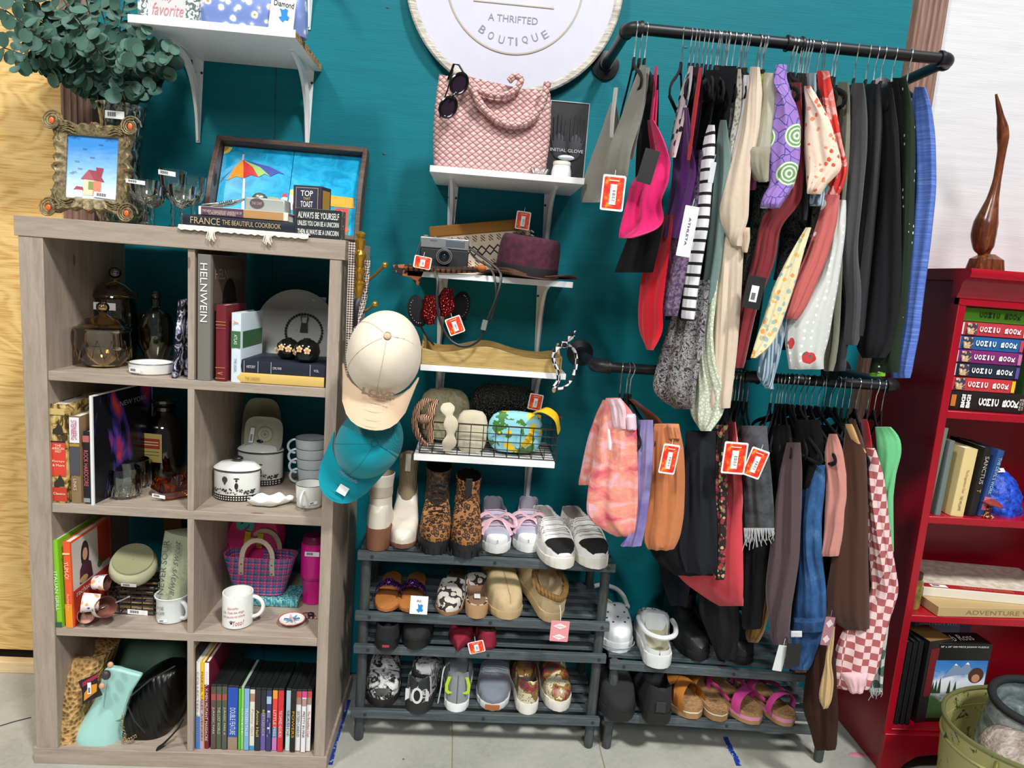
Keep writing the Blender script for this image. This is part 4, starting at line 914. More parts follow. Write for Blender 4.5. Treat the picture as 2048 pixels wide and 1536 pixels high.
for i in range(12):
    t = i/11; w = .032+.022*t-.014*max(0, t-.8)*5*.4; R.append([(mp.x-.006+.014*t+w*math.copysign(abs(math.cos(a))**.6, math.cos(a)), mp.y+.006+.05*t+w*.62*math.sin(a)*(1+.12*math.sin(3*a+t*5)), Z3+.012+.222*t+.006*math.sin(a*2)*(t > .9)) for a in np.linspace(0, 2*pi, 29)[:-1]])
tw_ = solo('rolled_towel', 'rolled sage tea towel with sour and sweet lettering standing in the dog mom mug', 'towel', g.loft(R), cloth('#a9af92', 700, .5))
d = np.array((.18, .2, 1.)); up_ = np.array((-1, 0, .18)); 
wtext('NEVER SOUR', tw_, (mp.x-.018, mp.y-.012, Z3+.155), (.05, .18, 1), (-1, .0, .05), .15, .016, mat('#4a5248', .7), bold=.01); wtext('always sweet', tw_, (mp.x+.014, mp.y-.013, Z3+.155), (.05, .2, 1), (-1, -.0, .05), .15, .024, mat('#4a5248', .7), shear=.4)
for x in (.115, .20, .32): pass
solo('brown_paper_roll', 'tall brown board leaning at the back of the third left cube', 'board', G().bx(.19, .245, -.05, -.03, Z3, Z3+.30), mat('#7a5c3c', .8))
solo('brown_paper_roll', 'second brown board behind the rolled towel', 'board', G().bx(.30, .35, -.05, -.03, Z3, Z3+.30), mat('#7a5c3c', .8))
# --- cube 6
PK = mat('#d52c72', .5)
o, k = onz('round_pouch', 'hot pink round pouch with teal and yellow letters behind the woven handbag', 'pouch', 503, 0, Z3, yy=-.13, tilt=(-.1, .1)); o.location.z += .085
R_ = .088
mk('body', G().lathe([(.001, .03), (R_*.8, .028), (R_, .01), (R_, -.01), (R_*.85, -.03), (.001, -.036)], 48, (0, 0, R_), 'y', sx=1.0, sy=1.08, caps=False), PK, o)
mk('piping', G().tube([(R_*.9*math.cos(t), -.028, R_+R_*.97*math.sin(t)) for t in np.linspace(0, 2*pi, 41)[:-1]], .002, 6, closed=True), mat('#a8205c', .5), o)
text('S', mat('#4fb0a4', .9), o, (-.026, -.038, R_*1.45), (0, 0, -1), (1, 0, 0), .042, .055, bold=.06); text('H', mat('#d8c22e', .9), o, (.005, -.038, R_*.95), (1, 0, 0), (0, 0, 1), .055, .045, bold=.06)
def _weave(n, cols, sc):
    v = n.obj(); x, y, z = n.xyz(v)[:3]; a = n.math('MULTIPLY', n.math('ADD', x, y), sc); b = n.math('MULTIPLY', z, sc)
    fa = n.math('FLOOR', a); fb = n.math('FLOOR', b); par = n.math('PINGPONG', n.math('ADD', fa, fb), 1.0)
    s = n.math('SINE', n.math('MULTIPLY', n.math('ADD', a, b), pi)); h = n.math('MULTIPLY', n.math('ABSOLUTE', n.math('SINE', n.math('MULTIPLY', a, pi))), n.math('ABSOLUTE', n.math('SINE', n.math('MULTIPLY', b, pi))))
    n.bump(h, .9, .003); third = n.math('GREATER_THAN', n.math('MODULO', n.math('ADD', fb, 100), 2.0), .5); thx = n.math('GREATER_THAN', n.math('MODULO', n.math('ADD', fa, 100), 2.0), .5)
    c = n.mix(par, cols[0], cols[1]); return n.mix(n.math('MULTIPLY', third, thx), c, cols[2])
WV = tex('pink_blue_weave', lambda n: _weave(n, ('#d8607a', '#a65aa8', '#2f7396'), 105), .4)
o, k = onz('woven_handbag', 'pink and blue woven plastic handbag with cream handles', 'handbag', 510, 1212, Z3, yy=None, dy=.05)
R = []
for i in range(7):
    t = i/6; w = .072+.034*t; d_ = .034+.006*t; R.append([(w*math.copysign(abs(math.cos(a))**.4, math.cos(a)), d_*math.copysign(abs(math.sin(a))**.5, math.sin(a)), .004+.118*t) for a in np.linspace(0, 2*pi, 41)[:-1]])
R2 = [[(x*.95, y*.9, z-.002) for x, y, z in r] for r in R[::-1]]
mk('body', G().loft(R+R2, caps=False), WV, o)
for s in (-1, 1):
    P = [(-.045, s*.041, .07), (-.044, s*.043, .112)]+[(-.044*math.cos(t), s*.038, .122+.055*math.sin(t)) for t in np.linspace(0, pi, 13)]+[(.044, s*.043, .112), (.045, s*.041, .07)]
    h = mk('handle', G().tube(P, .0075, 10, flat=.2, up=(0, 1, 0)), mat('#c9b9a0', .45), o)
    if s < 0:
        for x in (-.044, .044):
            for z in (.076, .104): mk('rivet', G().ball((x, -.0445, z), .0025, .0012, .0025), mat('#8c7a5c', .3, .8), h)
o, k = onz('water_tumbler', 'hot pink insulated tumbler with sticker at the right of its cube', 'tumbler', 620, 1212, Z3, dy=.035)
FU = mat('#d8108c', .3)
lath(o, 'body', [(.028, 0), (.031, .003), (.032, .075), (.036, .082), (.038, .09), (.038, .185), (.036, .19)], FU); lath(o, 'collar', [(.0322, .074), (.0368, .084), (.0365, .086), (.032, .078)], mat('#a80c6c', .2))
lath(o, 'lid', [(.036, .19), (.034, .205), (.03, .212), (.001, .214)], mat('#7a0a48', .35)); barcode(o, (.002, -.038, .165), (1, 0, 0), (0, 0, 1), .042, .014)
o, k = onz('mug', 'white ceramic mug with red handwriting and a paw print', 'mug', 464, 1262, Z3, dy=.045)
lath(o, 'body', [(.037, 0), (.0405, .003), (.041, .092), (.0405, .0945)], CR, wall=.003)
hd = mk('handle', G().tube([(.038+.03*math.sin(t), 0, .05-.03*math.cos(t)) for t in np.linspace(0, pi, 13)], .0055, 10), CR, o); hd.rotation_euler = (0, 0, .1)
RD = mat('#b8484a', .6)
for s, z, w in (('Dorothy,', .062, .03), ('Oh, Took the dogs', .05, .055), ('and you are not alone', .038, .058), ('Toto!', .020, .028)):
    ob = text(s, RD, o, (-.0 if s != 'Toto!' else .014, 0, z), (1, 0, .1), (-.1, 0, 1), w, .009 if s != 'Toto!' else .014, shear=.3)
    for v in ob.data.vertices: v.co.y = -math.sqrt(max(1e-6, .0412**2-v.co.x**2))-.0006
ob = art(o, (-.004, 0, .02), (1, 0, 0), (0, 0, 1), [(disc(0, 0, .003), DK)]+[(disc(x, .0045+z, .0014, 8), DK) for x, z in ((-.004, -.001), (-.0014, .001), (.0014, .001), (.004, -.001))], 'paw_print')
for v in ob.data.vertices: v.co.y = -math.sqrt(.0412**2-v.co.x**2)-.0008
tb = PY(592, 1215, -.30); book('teal paperback lying under the woven handbag', .022, .14, .1, tex('teal_sea_cover', lambda n: n.ramp(n.noise(n.obj((4, 30, 30)), 6, 3), [(.4, '#1d6f86'), (.55, '#6fc0c0'), (.7, '#c5dcb4')]), .4), (PZ(590, 1218, Z3)[0]+.005, PZ(590, 1218, Z3)[1]+.006, Z3), lying=True, spine=[('COLLEEN HOOVER', .35, .42, .4, '#3f7f90')], name='book')
# the handbag sits on this book
for q in bpy.data.objects:
    if q.name.startswith('woven_handbag'): q.location.z += .0225; q.location.x -= .0
o, k = onz('trinket_dish', 'white dish with red rim holding beads, in front of the tumbler', 'dish', 577, 1259, Z3, dy=.035, rz=.2)
lath(o, 'dish', [(.012, 0), (.02, .002), (.036, .012), (.037, .0135), (.035, .014), (.018, .006), (.001, .005)], CR); lath(o, 'rim', [(.0362, .0118), (.038, .0136), (.0365, .015), (.0345, .014)], mat('#b84440', .3))
bd = thing('beaded_bracelet', 'blue beaded bracelet lying in the red rimmed dish', 'bracelet', o.location+Vector((0, 0, .008)))
for s, c in ((0, '#3a5a9a'), (1, '#4fa0b8'), (2, '#e0a0b0')):
    g = G(); a0 = .2+.9*s
    for q in range(9): g.ball(((q-4)*.0048*math.cos(a0), (q-4)*.0042*math.sin(a0), .004+.001*s+.0006*abs(q-4)), .0026, n=8, m=6)
    mk('bead_row', g, mat(c, .25), bd)
o, k = onz('charm_keyring', 'dark red tassel charm keyring beside the trinket dish', 'keyring', 618, 1232, Z3)
mk('ring', G().tube([(.012*math.cos(t)-.008, .012*math.sin(t), .004) for t in np.linspace(0, 2*pi, 20)[:-1]], .0012, 6, closed=True), mat('#8a6a4a', .3, .8), o); mk('charm', G().ball((.006, -.004, .008), .010, .008, .006), mat('#3a1820', .4), o)
for q in range(5): mk('bead', G().ball((-.002+.006*q, -.016+.003*(q % 2), .0035), .0035), mat('#2c1418' if q % 2 else '#c98a90', .3), o)
# --- cube 7 (bags)
JUTE = tex('crochet_jute', lambda n: (n.bump(n.voro(n.obj(), 95), 1.0, .01), n.ramp(n.voro(n.obj(), 95), [(.1, '#7c5730'), (.5, '#bd935a'), (.8, '#d0a86e')]))[1], .85)
def slabbag(name, label, rows, yf, yb, m, hollow=False, wob=.0, mouth=0, cat='bag', fn=None):
    """soft bag lofted through rows of (px_left, px_right, py, front y, back y)"""
    R = []
    for (a, b, py, y0, y1) in rows:
        P0 = PY(a, py, (y0+y1)/2); P1 = PY(b, py, (y0+y1)/2); cx = (P0[0]+P1[0])/2; w = (P1[0]-P0[0])/2; cz = (P0[2]+P1[2])/2; cy = (y0+y1)/2; d = (y1-y0)/2
        R.append([(cx+w*math.copysign(abs(math.cos(t))**.7, math.cos(t)), cy+d*math.copysign(abs(math.sin(t))**.8, math.sin(t))*(1+wob*math.sin(5*t+len(R))), cz+(P1[2]-P0[2])/2*math.cos(t)) for t in np.linspace(0, 2*pi, 37)[:-1]])
    g = G()
    if mouth:
        c = R[-1]; cen = np.mean(np.array(c), axis=0); R += [[tuple(cen+(np.array(p)-cen)*.85) for p in c], [tuple(cen+(np.array(p)-cen)*.78-(0, 0, mouth)) for p in c]]
    g.loft(R); return g
g = slabbag('', '', [(150, 205, 1494, -.395, -.30), (118, 215, 1480, -.402, -.22), (113, 200, 1440, -.40, -.2), (122, 195, 1400, -.39, -.2), (133, 205, 1360, -.38, -.2), (140, 222, 1320, -.36, -.2), (150, 232, 1292, -.33, -.2)], 0, 0, JUTE, mouth=.05)
tb_ = thing('straw_tote', 'tan crocheted straw tote slumped at the left of the bottom left cube', 'bag', (.13, -.3, Z4)); mk('body', g, JUTE, tb_, world=True)
0 and mk('base_braid', G().tube([tuple(PY(px, py, -.405)) for px, py in ((118, 1470), (125, 1488), (145, 1499), (175, 1500), (205, 1488), (230, 1478))], .007, 8), JUTE, tb_, world=True)
for kx in range(0): mk('edge_stitch', G().tube([tuple(PY(px+kx*5, py, -.41+.004*kx)) for px, py in ((116, 1465), (117, 1440), (126, 1400), (136, 1350), (141, 1325))], .006, 6), JUTE, tb_, world=True)
fl = PY(181, 1375, -.405); cd = thing('craft_label', 'black craft card with orange noodles and sticker tucked on the straw tote', 'card', fl, (0, 0, .25))
art(cd, (0, -.001, 0), (1, 0, .42), (-.02, 0, 1), [([(-.022, -.04), (.02, -.03), (.02, .036), (-.022, .03)], '#1c1418'), ([(-.02, .012), (.02, .022), (.02, .032), (-.02, .026)], '#9c2440'), ([(-.018, -.03), (.016, -.018), (.018, .004), (.0, .008), (-.016, -.008)], '#e09024')], 'print', step=.0003); patch('card_back', cd, (0, 0, -.002), (1, 0, .42), (-.3, 0, 1), .042, .066, DK); barcode(cd, (-.002, -.003, .0), (0, 0, 1), (-1, 0, -.1), .034, .009)
MINT = mat('#9fd0c8', .4)
g = slabbag('', '', [(205, 252, 1478, -.40, -.27), (162, 262, 1466, -.402, -.25), (158, 262, 1448, -.398, -.25), (175, 262, 1425, -.385, -.26), (196, 265, 1395, -.375, -.28), (206, 262, 1360, -.36, -.30), (208, 245, 1330, -.34, -.31)], 0, 0, MINT)
mt = thing('mint_bag', 'mint green soft leather bag in the middle of the bottom left cube', 'bag', (.2, -.32, Z4)); mk('body', g, MINT, mt, world=True, sub=1)
g = G(); P = [PY(px, py, -.375) for px, py in ((215, 1335), (240, 1340), (283, 1352), (262, 1385), (245, 1440), (220, 1450), (200, 1440), (208, 1390))]
g.loft([[tuple(p) for p in P], [tuple(p+(0, .02, 0)) for p in P]]); mk('fold', g, MINT, mt, world=True, bev=.006)
for px, py, r, c in ((221, 1330, .008, '#c9a184'), (212, 1350, .012, '#3a3638'), (204, 1372, .008, '#c9a184')): mk('wooden_bead', G().ball(tuple(PY(px, py, -.405)), r, r*.8, r*1.15), mat(c, .5), mt, world=True)
g = slabbag('', '', [(225, 372, 1440, -.22, -.08), (222, 375, 1360, -.22, -.07), (228, 372, 1310, -.2, -.07), (240, 360, 1275, -.17, -.08), (250, 350, 1262, -.14, -.08)], 0, 0, MINT)
gb_ = thing('green_tote', 'dark sage green tote at the back of the bottom left cube', 'bag', (.3, -.14, Z4)); mk('body', g, mat('#4f6e5c', .55), gb_, world=True, sub=1)
g = slabbag('', '', [(262, 300, 1478, -.36, -.26), (246, 340, 1470, -.37, -.24), (242, 366, 1430, -.37, -.2), (252, 368, 1390, -.36, -.2), (275, 366, 1355, -.345, -.2), (310, 368, 1335, -.33, -.22), (330, 366, 1325, -.31, -.24)], 0, 0, None)
qm = tex('black_quilted_leather', lambda n: (n.bump(n.math('ABSOLUTE', n.math('SINE', n.math('MULTIPLY', n.math('ADD', n.xyz(n.obj())[0], n.math('MULTIPLY', n.xyz(n.obj())[2], .35)), 190))), .35, .003), lin('#17171b'))[1], .35)
bq = thing('black_quilted_bag', 'black quilted leather bag with chain in the bottom left cube', 'bag', (.31, -.3, Z4)); mk('body', g, qm, bq, world=True, sub=1)
mk('zip', G().tube([tuple(PY(px, py, -.377)) for px, py in ((350, 1332), (300, 1360), (262, 1392), (255, 1410), (268, 1440), (290, 1465))], .0022, 6), mat('#2c2c32', .3), bq, world=True)
g = G(); P = [PY(px, py, -.395) for px, py in ((246, 1432), (243, 1450), (250, 1470), (248, 1482), (262, 1478), (275, 1470))]
for i in range(len(P)-1):
    for j in range(3): q = P[i]+(P[i+1]-P[i])*(j/3); g.tube([(q[0]+.0035*math.cos(t), q[1]+.003*math.sin(t)*(j % 2), q[2]+.0045*math.sin(t)) for t in np.linspace(0, 2*pi, 9)[:-1]], .001, 5, closed=True)
mk('chain', g, mat('#b8a878', .25, .9), bq, world=True)
mk('strap', G().tube([tuple(PY(px, py, -.40)) for px, py in ((366, 1440), (358, 1455), (340, 1475), (325, 1490), (316, 1497))], [.006, .007, .007, .009, .012], 8, flat=.35), mat('#17171b', .4), bq, world=True)
# --- cube 8 : paperbacks and film cases
MED = [  # px left, px right, top py, bottom py, colour, kind, title, title colour, extra bands
 (382, 391, 1297, 1497, '#161616', 0, 'THE EXTRA TERRESTRIAL', '#c8c8c8', [], 'tall black film storybook at the far left of the bottom right cube'),
 (391, 400, 1325, 1498, '#e8e6e2', 0, 'COLLECTED COMICS', '#8a8a90', [(0, .38, '#3f7ac0')], 'white and blue paperback beside the black storybook'),
 (400, 408, 1325, 1498, '#f0c21c', 0, 'MARVEL TALES  AVENGERS', '#7a3a28', [(0, .58, '#b8a0c4')], 'yellow topped comic paperback second from the wine red one'),
 (408, 418, 1325, 1499, '#6e1c34', 0, 'MARVEL X-MEN MUTANT MASSACRE', '#e8d8dc', [(.75, 1, '#f2eeee')], 'wine red comic paperback with white top'),
 (421, 432, 1369, 1498, '#5f4a44', 1, 'JURASSIC PARK', '#d4c8b8', [(.78, .88, '#a05048')], 'brown film case, first of three with red bands'),
 (432, 443, 1369, 1498, '#4c5a48', 1, 'THE LOST WORLD', '#c8ccb8', [(.78, .88, '#a05048')], 'mossy grey film case, second of three with red bands'),
 (443, 454, 1369, 1498, '#56564e', 1, 'JURASSIC PARK III', '#d0ccb8', [(.78, .88, '#a05048')], 'grey film case, third of three with red bands'),
 (454, 476, 1371, 1499, '#2450b4', 1, 'DOUBLE FEATURE', '#dce6f4', [(0, .2, '#a08470')], 'wide royal blue film case'),
 (476, 481, 1373, 1500, '#5cc038', 1, '', '#ffffff', [], 'thin green case beside the wide blue one'),
 (481, 487, 1373, 1500, '#8ad866', 1, 'GAME', '#e8f8dc', [], 'light green case with pale plastic top'),
 (487, 498, 1373, 1500, '#7fb0dc', 1, 'FROZEN TALES', '#e6f2fa', [], 'sky blue film case with white lettering'),
 (498, 509, 1375, 1500, '#e4e2d0', 1, 'Funny Girl', '#d8889a', [(0, .07, '#3a96c8'), (.8, .93, '#b08870')], 'cream film case with a pink script title'),
 (509, 520, 1376, 1501, '#2c2c30', 1, 'Annie Hall', '#d8c46a', [], 'charcoal film case with yellow title'),
 (520, 531, 1376, 1500, '#6a5aa8', 1, 'BEETLEJUICE', '#c8cc58', [(.62, 1, '#2a2a2c')], 'purple and black film case with green title'),
 (531, 542, 1377, 1500, '#3a3a70', 1, 'E.T.', '#d8d8ec', [(.78, .9, '#9fc4e0')], 'indigo film case with a pale moon'),
 (543, 554, 1377, 1501, '#e0483c', 1, 'LITTLE MISS', '#f8d8c8', [(0, .22, '#c87ac0'), (.22, .38, '#2f8fc8'), (.86, 1, '#e8a23a')], 'red film case with blue and pink bands'),
 (554, 566, 1377, 1501, '#d42c38', 1, 'THE DAMNED NEIGHBORS', '#f4d0d0', [], 'plain bright red film case'),
 (570, 580, 1377, 1501, '#a8bccc', 1, 'SEASIDE', '#6a5a4a', [(0, .4, '#c8dcd8')], 'pale blue grey film case'),
 (580, 590, 1379, 1502, '#1c1a18', 1, 'POWERS', '#e8a42a', [], 'black film case with orange title'),
 (590, 601, 1379, 1503, '#e8e6e6', 1, 'SIXTEEN CANDLES', '#4a4a50', [(.9, 1, '#c84848'), (.78, .9, '#a88070')], 'white film case with red top, first of three'),
 (601, 611, 1379, 1503, '#eae8ea', 1, 'PRETTY IN PINK', '#6a3a4a', [(.9, 1, '#d8488c'), (.76, .88, '#b88a90')], 'white film case with pink top, middle of three'),
 (611, 621, 1379, 1503, '#ebe9e8', 1, 'The Breakfast Club', '#c8485a', [(.9, 1, '#c84848'), (.78, .9, '#a88070')], 'white film case with red top, last of three')]
for i, (a, b, t, bt_, col, kd, s, tc, bands, lab) in enumerate(MED):
    yf = -.395; pa = PZ((a+b)/2, bt_-4, Z4); yf = -.395+.004*math.sin(i*3.1)
    xa, xb = PY(a, 1490, yf)[0], PY(b, 1490, yf)[0]; w = xb-xa-.0006; h = PY((a+b)/2, t, yf)[2]-Z4
    if not kd: book(lab, w, h, .17, col, ((xa+xb)/2, yf, Z4), spine=[(s, .5, .8, .5, tc)], bands=[(z0, z1, c) for z0, z1, c in bands], group='paperbacks and film cases'); continue
    o = thing('film_case', lab, 'film case', ((xa+xb)/2, yf, Z4), group='paperbacks and film cases')
    mk('case', G().bx(-w/2, w/2, 0, .135, 0, h), mat('#1d2020' if lab[:5] != 'light' else '#9fb4a8', .3), o, bev=.001)
    patch('spine_insert', o, (0, 0, h*.49), (1, 0, 0), (0, 0, 1), w*.9, h*.96, mat(col, .3), lift=.0002)
    for z0, z1, c in bands: patch('spine_band', o, (0, -.0005, h*(z0+z1)/2*.97+.001), (1, 0, 0), (0, 0, 1), w*.86, h*(z1-z0)*.96, mat(c, .35), lift=.0003)
    if s: text(s, mat(tc, .4), o, (0, -.0013, h*.45), (0, 0, -1), (1, 0, 0), h*.42, w*.5)
# ================================================================ goods on the middle wall shelves
def chain_pts(L, n):
    """resample a polyline smoothly (Catmull-Rom) to n points"""
    P = [np.array(p, float) for p in L]; P = [2*P[0]-P[1]]+P+[2*P[-1]-P[-2]]; out = []
    m = len(P)-3
    for k in range(n):
        u = k/(n-1)*m; i = min(int(u), m-1); t = u-i; a, b, c, d = P[i:i+4]
        out.append(.5*((2*b)+(c-a)*t+(2*a-5*b+4*c-d)*t*t+(3*b-a-3*c+d)*t**3))
    return out
def redtag(px, py, y, rot, label, w=.044, h=.062, ry=0):
    """red and yellow swing price tag with a white border and barcode, hanging at a photo point and depth"""
    p = PY(px, py, y); o = thing('price_tag', label, 'price tag', p, (0, rot, ry), group=None)
    patch('card', o, (0, 0, 0), (1, 0, 0), (0, 0, 1), w, h, PAPER, th=.0006, r=.004)
    rm = tex('flame_red_print', lambda n: n.ramp(n.noise(n.obj(), 55, 2, .5), [(.4, '#e0261c'), (.56, '#ee4a22'), (.68, '#f4b02a')]), .4)
    patch('red_print', o, (0, -.0008, 0), (1, 0, 0), (0, 0, 1), w*.86, h*.88, rm, th=.0003, r=.003)
    art(o, (0, -.0016, 0), (1, 0, 0), (0, 0, 1), [(rect(-w*.22, w*.22, h*.33, h*.36), '#f6d8c8'), (rect(-w*.14, w*.14, -h*.33, h*.24), PAPER)]+[(rect(-w*.04, w*.10, z*h, z*h+h*(.008 if k % 2 else .016)), INK) for k, z in enumerate((-.22, -.17, -.13, -.08, -.04, .0, .05))], 'barcode_label')
    mk('string', G().tube([(0, -.001, h/2-.003), (.001, .004, h/2+.012)], .0005, 4), PAPER, o)
    return o
zB, zC, zD, zE = 1.6975, 1.4155, 1.1515, .8855
# pink woven tote
WP = tex('dusty_pink_woven_leather', lambda n: _weave(n, ('#d0a3a0', '#dbb2ae', '#c79a97'), 62), .5)
def _weave2(n):
    x, y, z = n.xyz(n.obj())[:3]; a = n.math('MULTIPLY', n.math('ADD', n.math('MULTIPLY', x, .8), n.math('MULTIPLY', z, 1.0)), 62); b = n.math('MULTIPLY', n.math('SUBTRACT', z, n.math('MULTIPLY', x, .8)), 62)
    h = n.math('MULTIPLY', n.math('ABSOLUTE', n.math('SINE', n.math('MULTIPLY', a, pi))), n.math('ABSOLUTE', n.math('SINE', n.math('MULTIPLY', b, pi))))
    n.bump(n.math('POWER', h, .4), 1, .004); par = n.math('PINGPONG', n.math('ADD', n.math('FLOOR', a), n.math('FLOOR', b)), 1.0)
    c = n.mix(par, '#cd9f9c', '#dab3af'); return n.mix(n.math('LESS_THAN', h, .09), c, '#a87c7a')
WP = tex('dusty_pink_basket_weave', _weave2, .45)
a, b = XP(858, -.235, zB+.01), XP(1100, -.235, zB+.01); w = (b-a)/2*.97; H = PY(870, 142, -.2)[2]-zB
tote = thing('woven_tote', 'large dusty pink woven tote on the shelf under the round sign', 'bag', ((a+b)/2, -.165, zB))
R = []
for i in range(11):
    t = i/10; dd = .055*(1-.55*t**1.5); ww = w*(.97+.05*math.sin(t*pi))
    ring = []
    for u in np.linspace(0, 2*pi, 61)[:-1]:
        c, s_ = math.cos(u), math.sin(u); x = ww*math.copysign(abs(c)**.35, c); y = dd*math.copysign(abs(s_)**.6, s_)*(1+.06*math.sin(3*u+4*t))
        z = H*t*(1-.10*(x/ww+1)/2*t)*1.0+(.004*math.sin(x*60) if t == 1 else 0); ring.append((x, y, z))
    R.append(ring)
top = R[-1]; R += [[(x*.97, y*.6, z-.001) for x, y, z in top], [(x*.95, y*.5, z-.05) for x, y, z in top]]
mk('body', G().loft(R), WP, tote)
for s, pts in ((-1, [(930, 152), (950, 190), (975, 225), (1010, 248), (1045, 248), (1075, 225), (1090, 190), (1095, 165)]), (1, [(935, 160), (960, 182), (1000, 192), (1030, 180), (1042, 160), (1030, 152), (1018, 162)])):
    P = [tuple(PY(px, py, -.225 if s < 0 else -.215)) for px, py in pts]
    mk('handle', G().tube(chain_pts(P, 28), .0125 if s < 0 else .011, 12, flat=.8), WP, tote, world=True)
# sunglasses hung on the tote
sg = thing('sunglasses', 'black sunglasses hooked over the edge of the pink tote', 'sunglasses', PY(905, 185, -.26), (0, 0, 0))
BK = mat('#0d0d10', .15); LN = mat('#2a1c2a', .08)
for i, (px, py, px2) in enumerate(((918, 168, 10), (896, 215, 10))):
    c = PY(px, py, -.252); ax = np.array([math.sin(.5), 0, math.cos(.5)]); bx_ = np.array([math.cos(.5), .2, -math.sin(.5)])
    P = [c+ax*.029*math.cos(t)*(1 if math.cos(t) > 0 else .9)+bx_*.020*math.sin(t) for t in np.linspace(0, 2*pi, 29)[:-1]]
    mk('rim', G().tube([tuple(p) for p in P], .0038, 8, closed=True), BK, sg, world=True)
    mk('lens', G().loft([[tuple(p+(0, .001, 0)) for p in P], [tuple(p+(0, .0025, 0)) for p in P]]), LN, sg, world=True)
mk('bridge', G().tube([tuple(PY(910, 186, -.257)), tuple(PY(905, 193, -.26)), tuple(PY(901, 200, -.257))], .003, 8), BK, sg, world=True)
for px, py in ((915, 132), (882, 238)): pass
mk('temple', G().tube([tuple(PY(x, y, d)) for x, y, d in ((930, 150, -.25), (918, 130, -.23), (908, 128, -.21), (896, 160, -.2))], .0042, 8, flat=.5), BK, sg, world=True)
mk('temple', G().tube([tuple(PY(x, y, d)) for x, y, d in ((880, 234, -.252), (884, 210, -.24), (895, 180, -.235), (906, 140, -.23))], .0042, 8, flat=.5), BK, sg, world=True)
# boxed gloves
a, b = XP(1090, -.13, zB), XP(1166, -.13, zB); gx = thing('glove_box', 'clear window box of black gloves on the right end of the top shelf', 'box', ((a+b)/2, -.11, zB), (0, 0, 0))
H = PY(1105, 200, -.13)[2]-zB; w = (b-a)
mk('carton', G().bx(-w/2, w/2, -.012, .014, 0, H), mat('#1d1d20', .35), gx, bev=.002); 
g = G()
for x in (-w/2, w/2): g.tube([(x, -.014, 0), (x, -.014, H)], .0012, 6)
for z in (0, H): g.tube([(-w/2, -.014, z), (w/2, -.014, z)], .0012, 6)
mk('clear_edge', g, mat('#c8ccd2', .15), gx)
for sx in (-1, 1):
    g = G().ball((sx*w*.22, -.014, H*.45), w*.19, .004, H*.16, 14, 8)
    for q in range(4): g.tube([(sx*w*.22+(q-1.5)*w*.09, -.014, H*.52), (sx*w*.22+(q-1.5)*w*.11, -.015, H*(.8+.04*(1.5-abs(q-1.5))))], [.0042, .0034], 8, flat=.6)
    g.tube([(sx*w*.36, -.014, H*.42), (sx*w*.44, -.015, H*.58)], [.0045, .0036], 8, flat=.6); mk('glove', g, mat('#3a3a40', .7), gx)
text('INITIAL GLOVE', mat('#c8c8cc', .5), gx, (0, -.0195, H*.40), (1, 0, 0), (0, 0, 1), w*.86, .009); mk('silver_emblem', G().ball((0, -.0185, H*.31), w*.22, .002, .008), mat('#c9ccd4', .35, .5), gx)
# wax warmer jar + clear claw dish
o = thing('wax_warmer', 'white ceramic wax warmer jar in front of the glove box', 'jar', (XP(1121, -.2, zB), -.205, zB)); k = .031
lath(o, 'body', [(.026, 0), (.0285, .004), (.027, .02), (.0235, .034)], CR); lath(o, 'rim', [(.0225, .034), (.0245, .035), (.0245, .043), (.022, .0445), (.001, .044)], mat('#e4e2d8', .3))
o = thing('glass_dish', 'small ribbed clear glass dish left of the white wax warmer', 'dish', (XP(1078, -.22, zB), -.215, zB)); R = []
for r, z in ((.014, 0), (.02, .003), (.027, .018), (.0255, .018), (.018, .005), (.001, .004)): R.append([(r*(1+.05*math.cos(12*t))*math.cos(t), r*(1+.05*math.cos(12*t))*math.sin(t), z) for t in np.linspace(0, 2*pi, 73)[:-1]])
mk('dish', G().loft(R, caps=False), CLR, o); mk('stopper', G().tube([(.006, 0, .004), (.007, 0, .034)], .0018, 8), CLR, o)
# --- shelf C : clutch, camera, hats, plaid headband
def _azt(n):
    x, y, z = n.xyz(n.obj())[:3]; u = n.math('MULTIPLY', n.math('PINGPONG', n.math('MULTIPLY', x, 1), .0095), 1.0)
    zz = n.math('ABSOLUTE', n.math('SUBTRACT', z, .055)); d = n.math('ABSOLUTE', n.math('SUBTRACT', n.math('ADD', u, zz), .0105)); dm = n.math('LESS_THAN', d, .0022)
    w2 = n.math('LESS_THAN', n.math('ABSOLUTE', n.math('SUBTRACT', zz, .029)), .0075); k = n.math('MULTIPLY', w2, n.math('GREATER_THAN', n.math('SINE', n.math('MULTIPLY', n.math('ADD', x, z), 900)), .1))
    k = n.math('MULTIPLY', k, n.math('GREATER_THAN', n.math('SINE', n.math('MULTIPLY', x, 331)), -.2))
    c = n.mix(k, '#d8c8ae', '#6c3524'); return n.mix(dm, c, '#181614')
cl = thing('clutch_bag', 'tan suede and black and cream woven clutch leaning behind the camera', 'clutch bag', PY(972, 490, -.03), (-.15, -.16, 0), sc=1.28); cl.location.z = zC+.003; cl.location.y = -.06
cw = .118; azt = tex('woven_diamond_pattern', _azt, .8)
mk('body', G().bx(-cw, cw, -.008, .008, 0, .10), azt, cl, bev=.004); mk('suede_flap', G().bx(-cw-.001, cw+.001, -.010, .010, .094, .122), mat('#96631f', .8), cl, bev=.004); mk('end_panel', G().bx(-cw-.003, -cw+.008, -.0095, .0095, .0, .096), mat('#8a5b30', .8), cl, bev=.003)
g = G(); [g.tube([(cw+.002*math.sin(q), -.009, .008+.0105*q), (cw+.008, -.012, .002+.0105*q)], .0018, 6) for q in range(9)]; mk('fringe', g, mat('#ddd0b8', .9), cl)
redtag(1046, 441, -.12, .07, 'red swing tag on the patterned clutch above the burgundy hat', .042, .052)
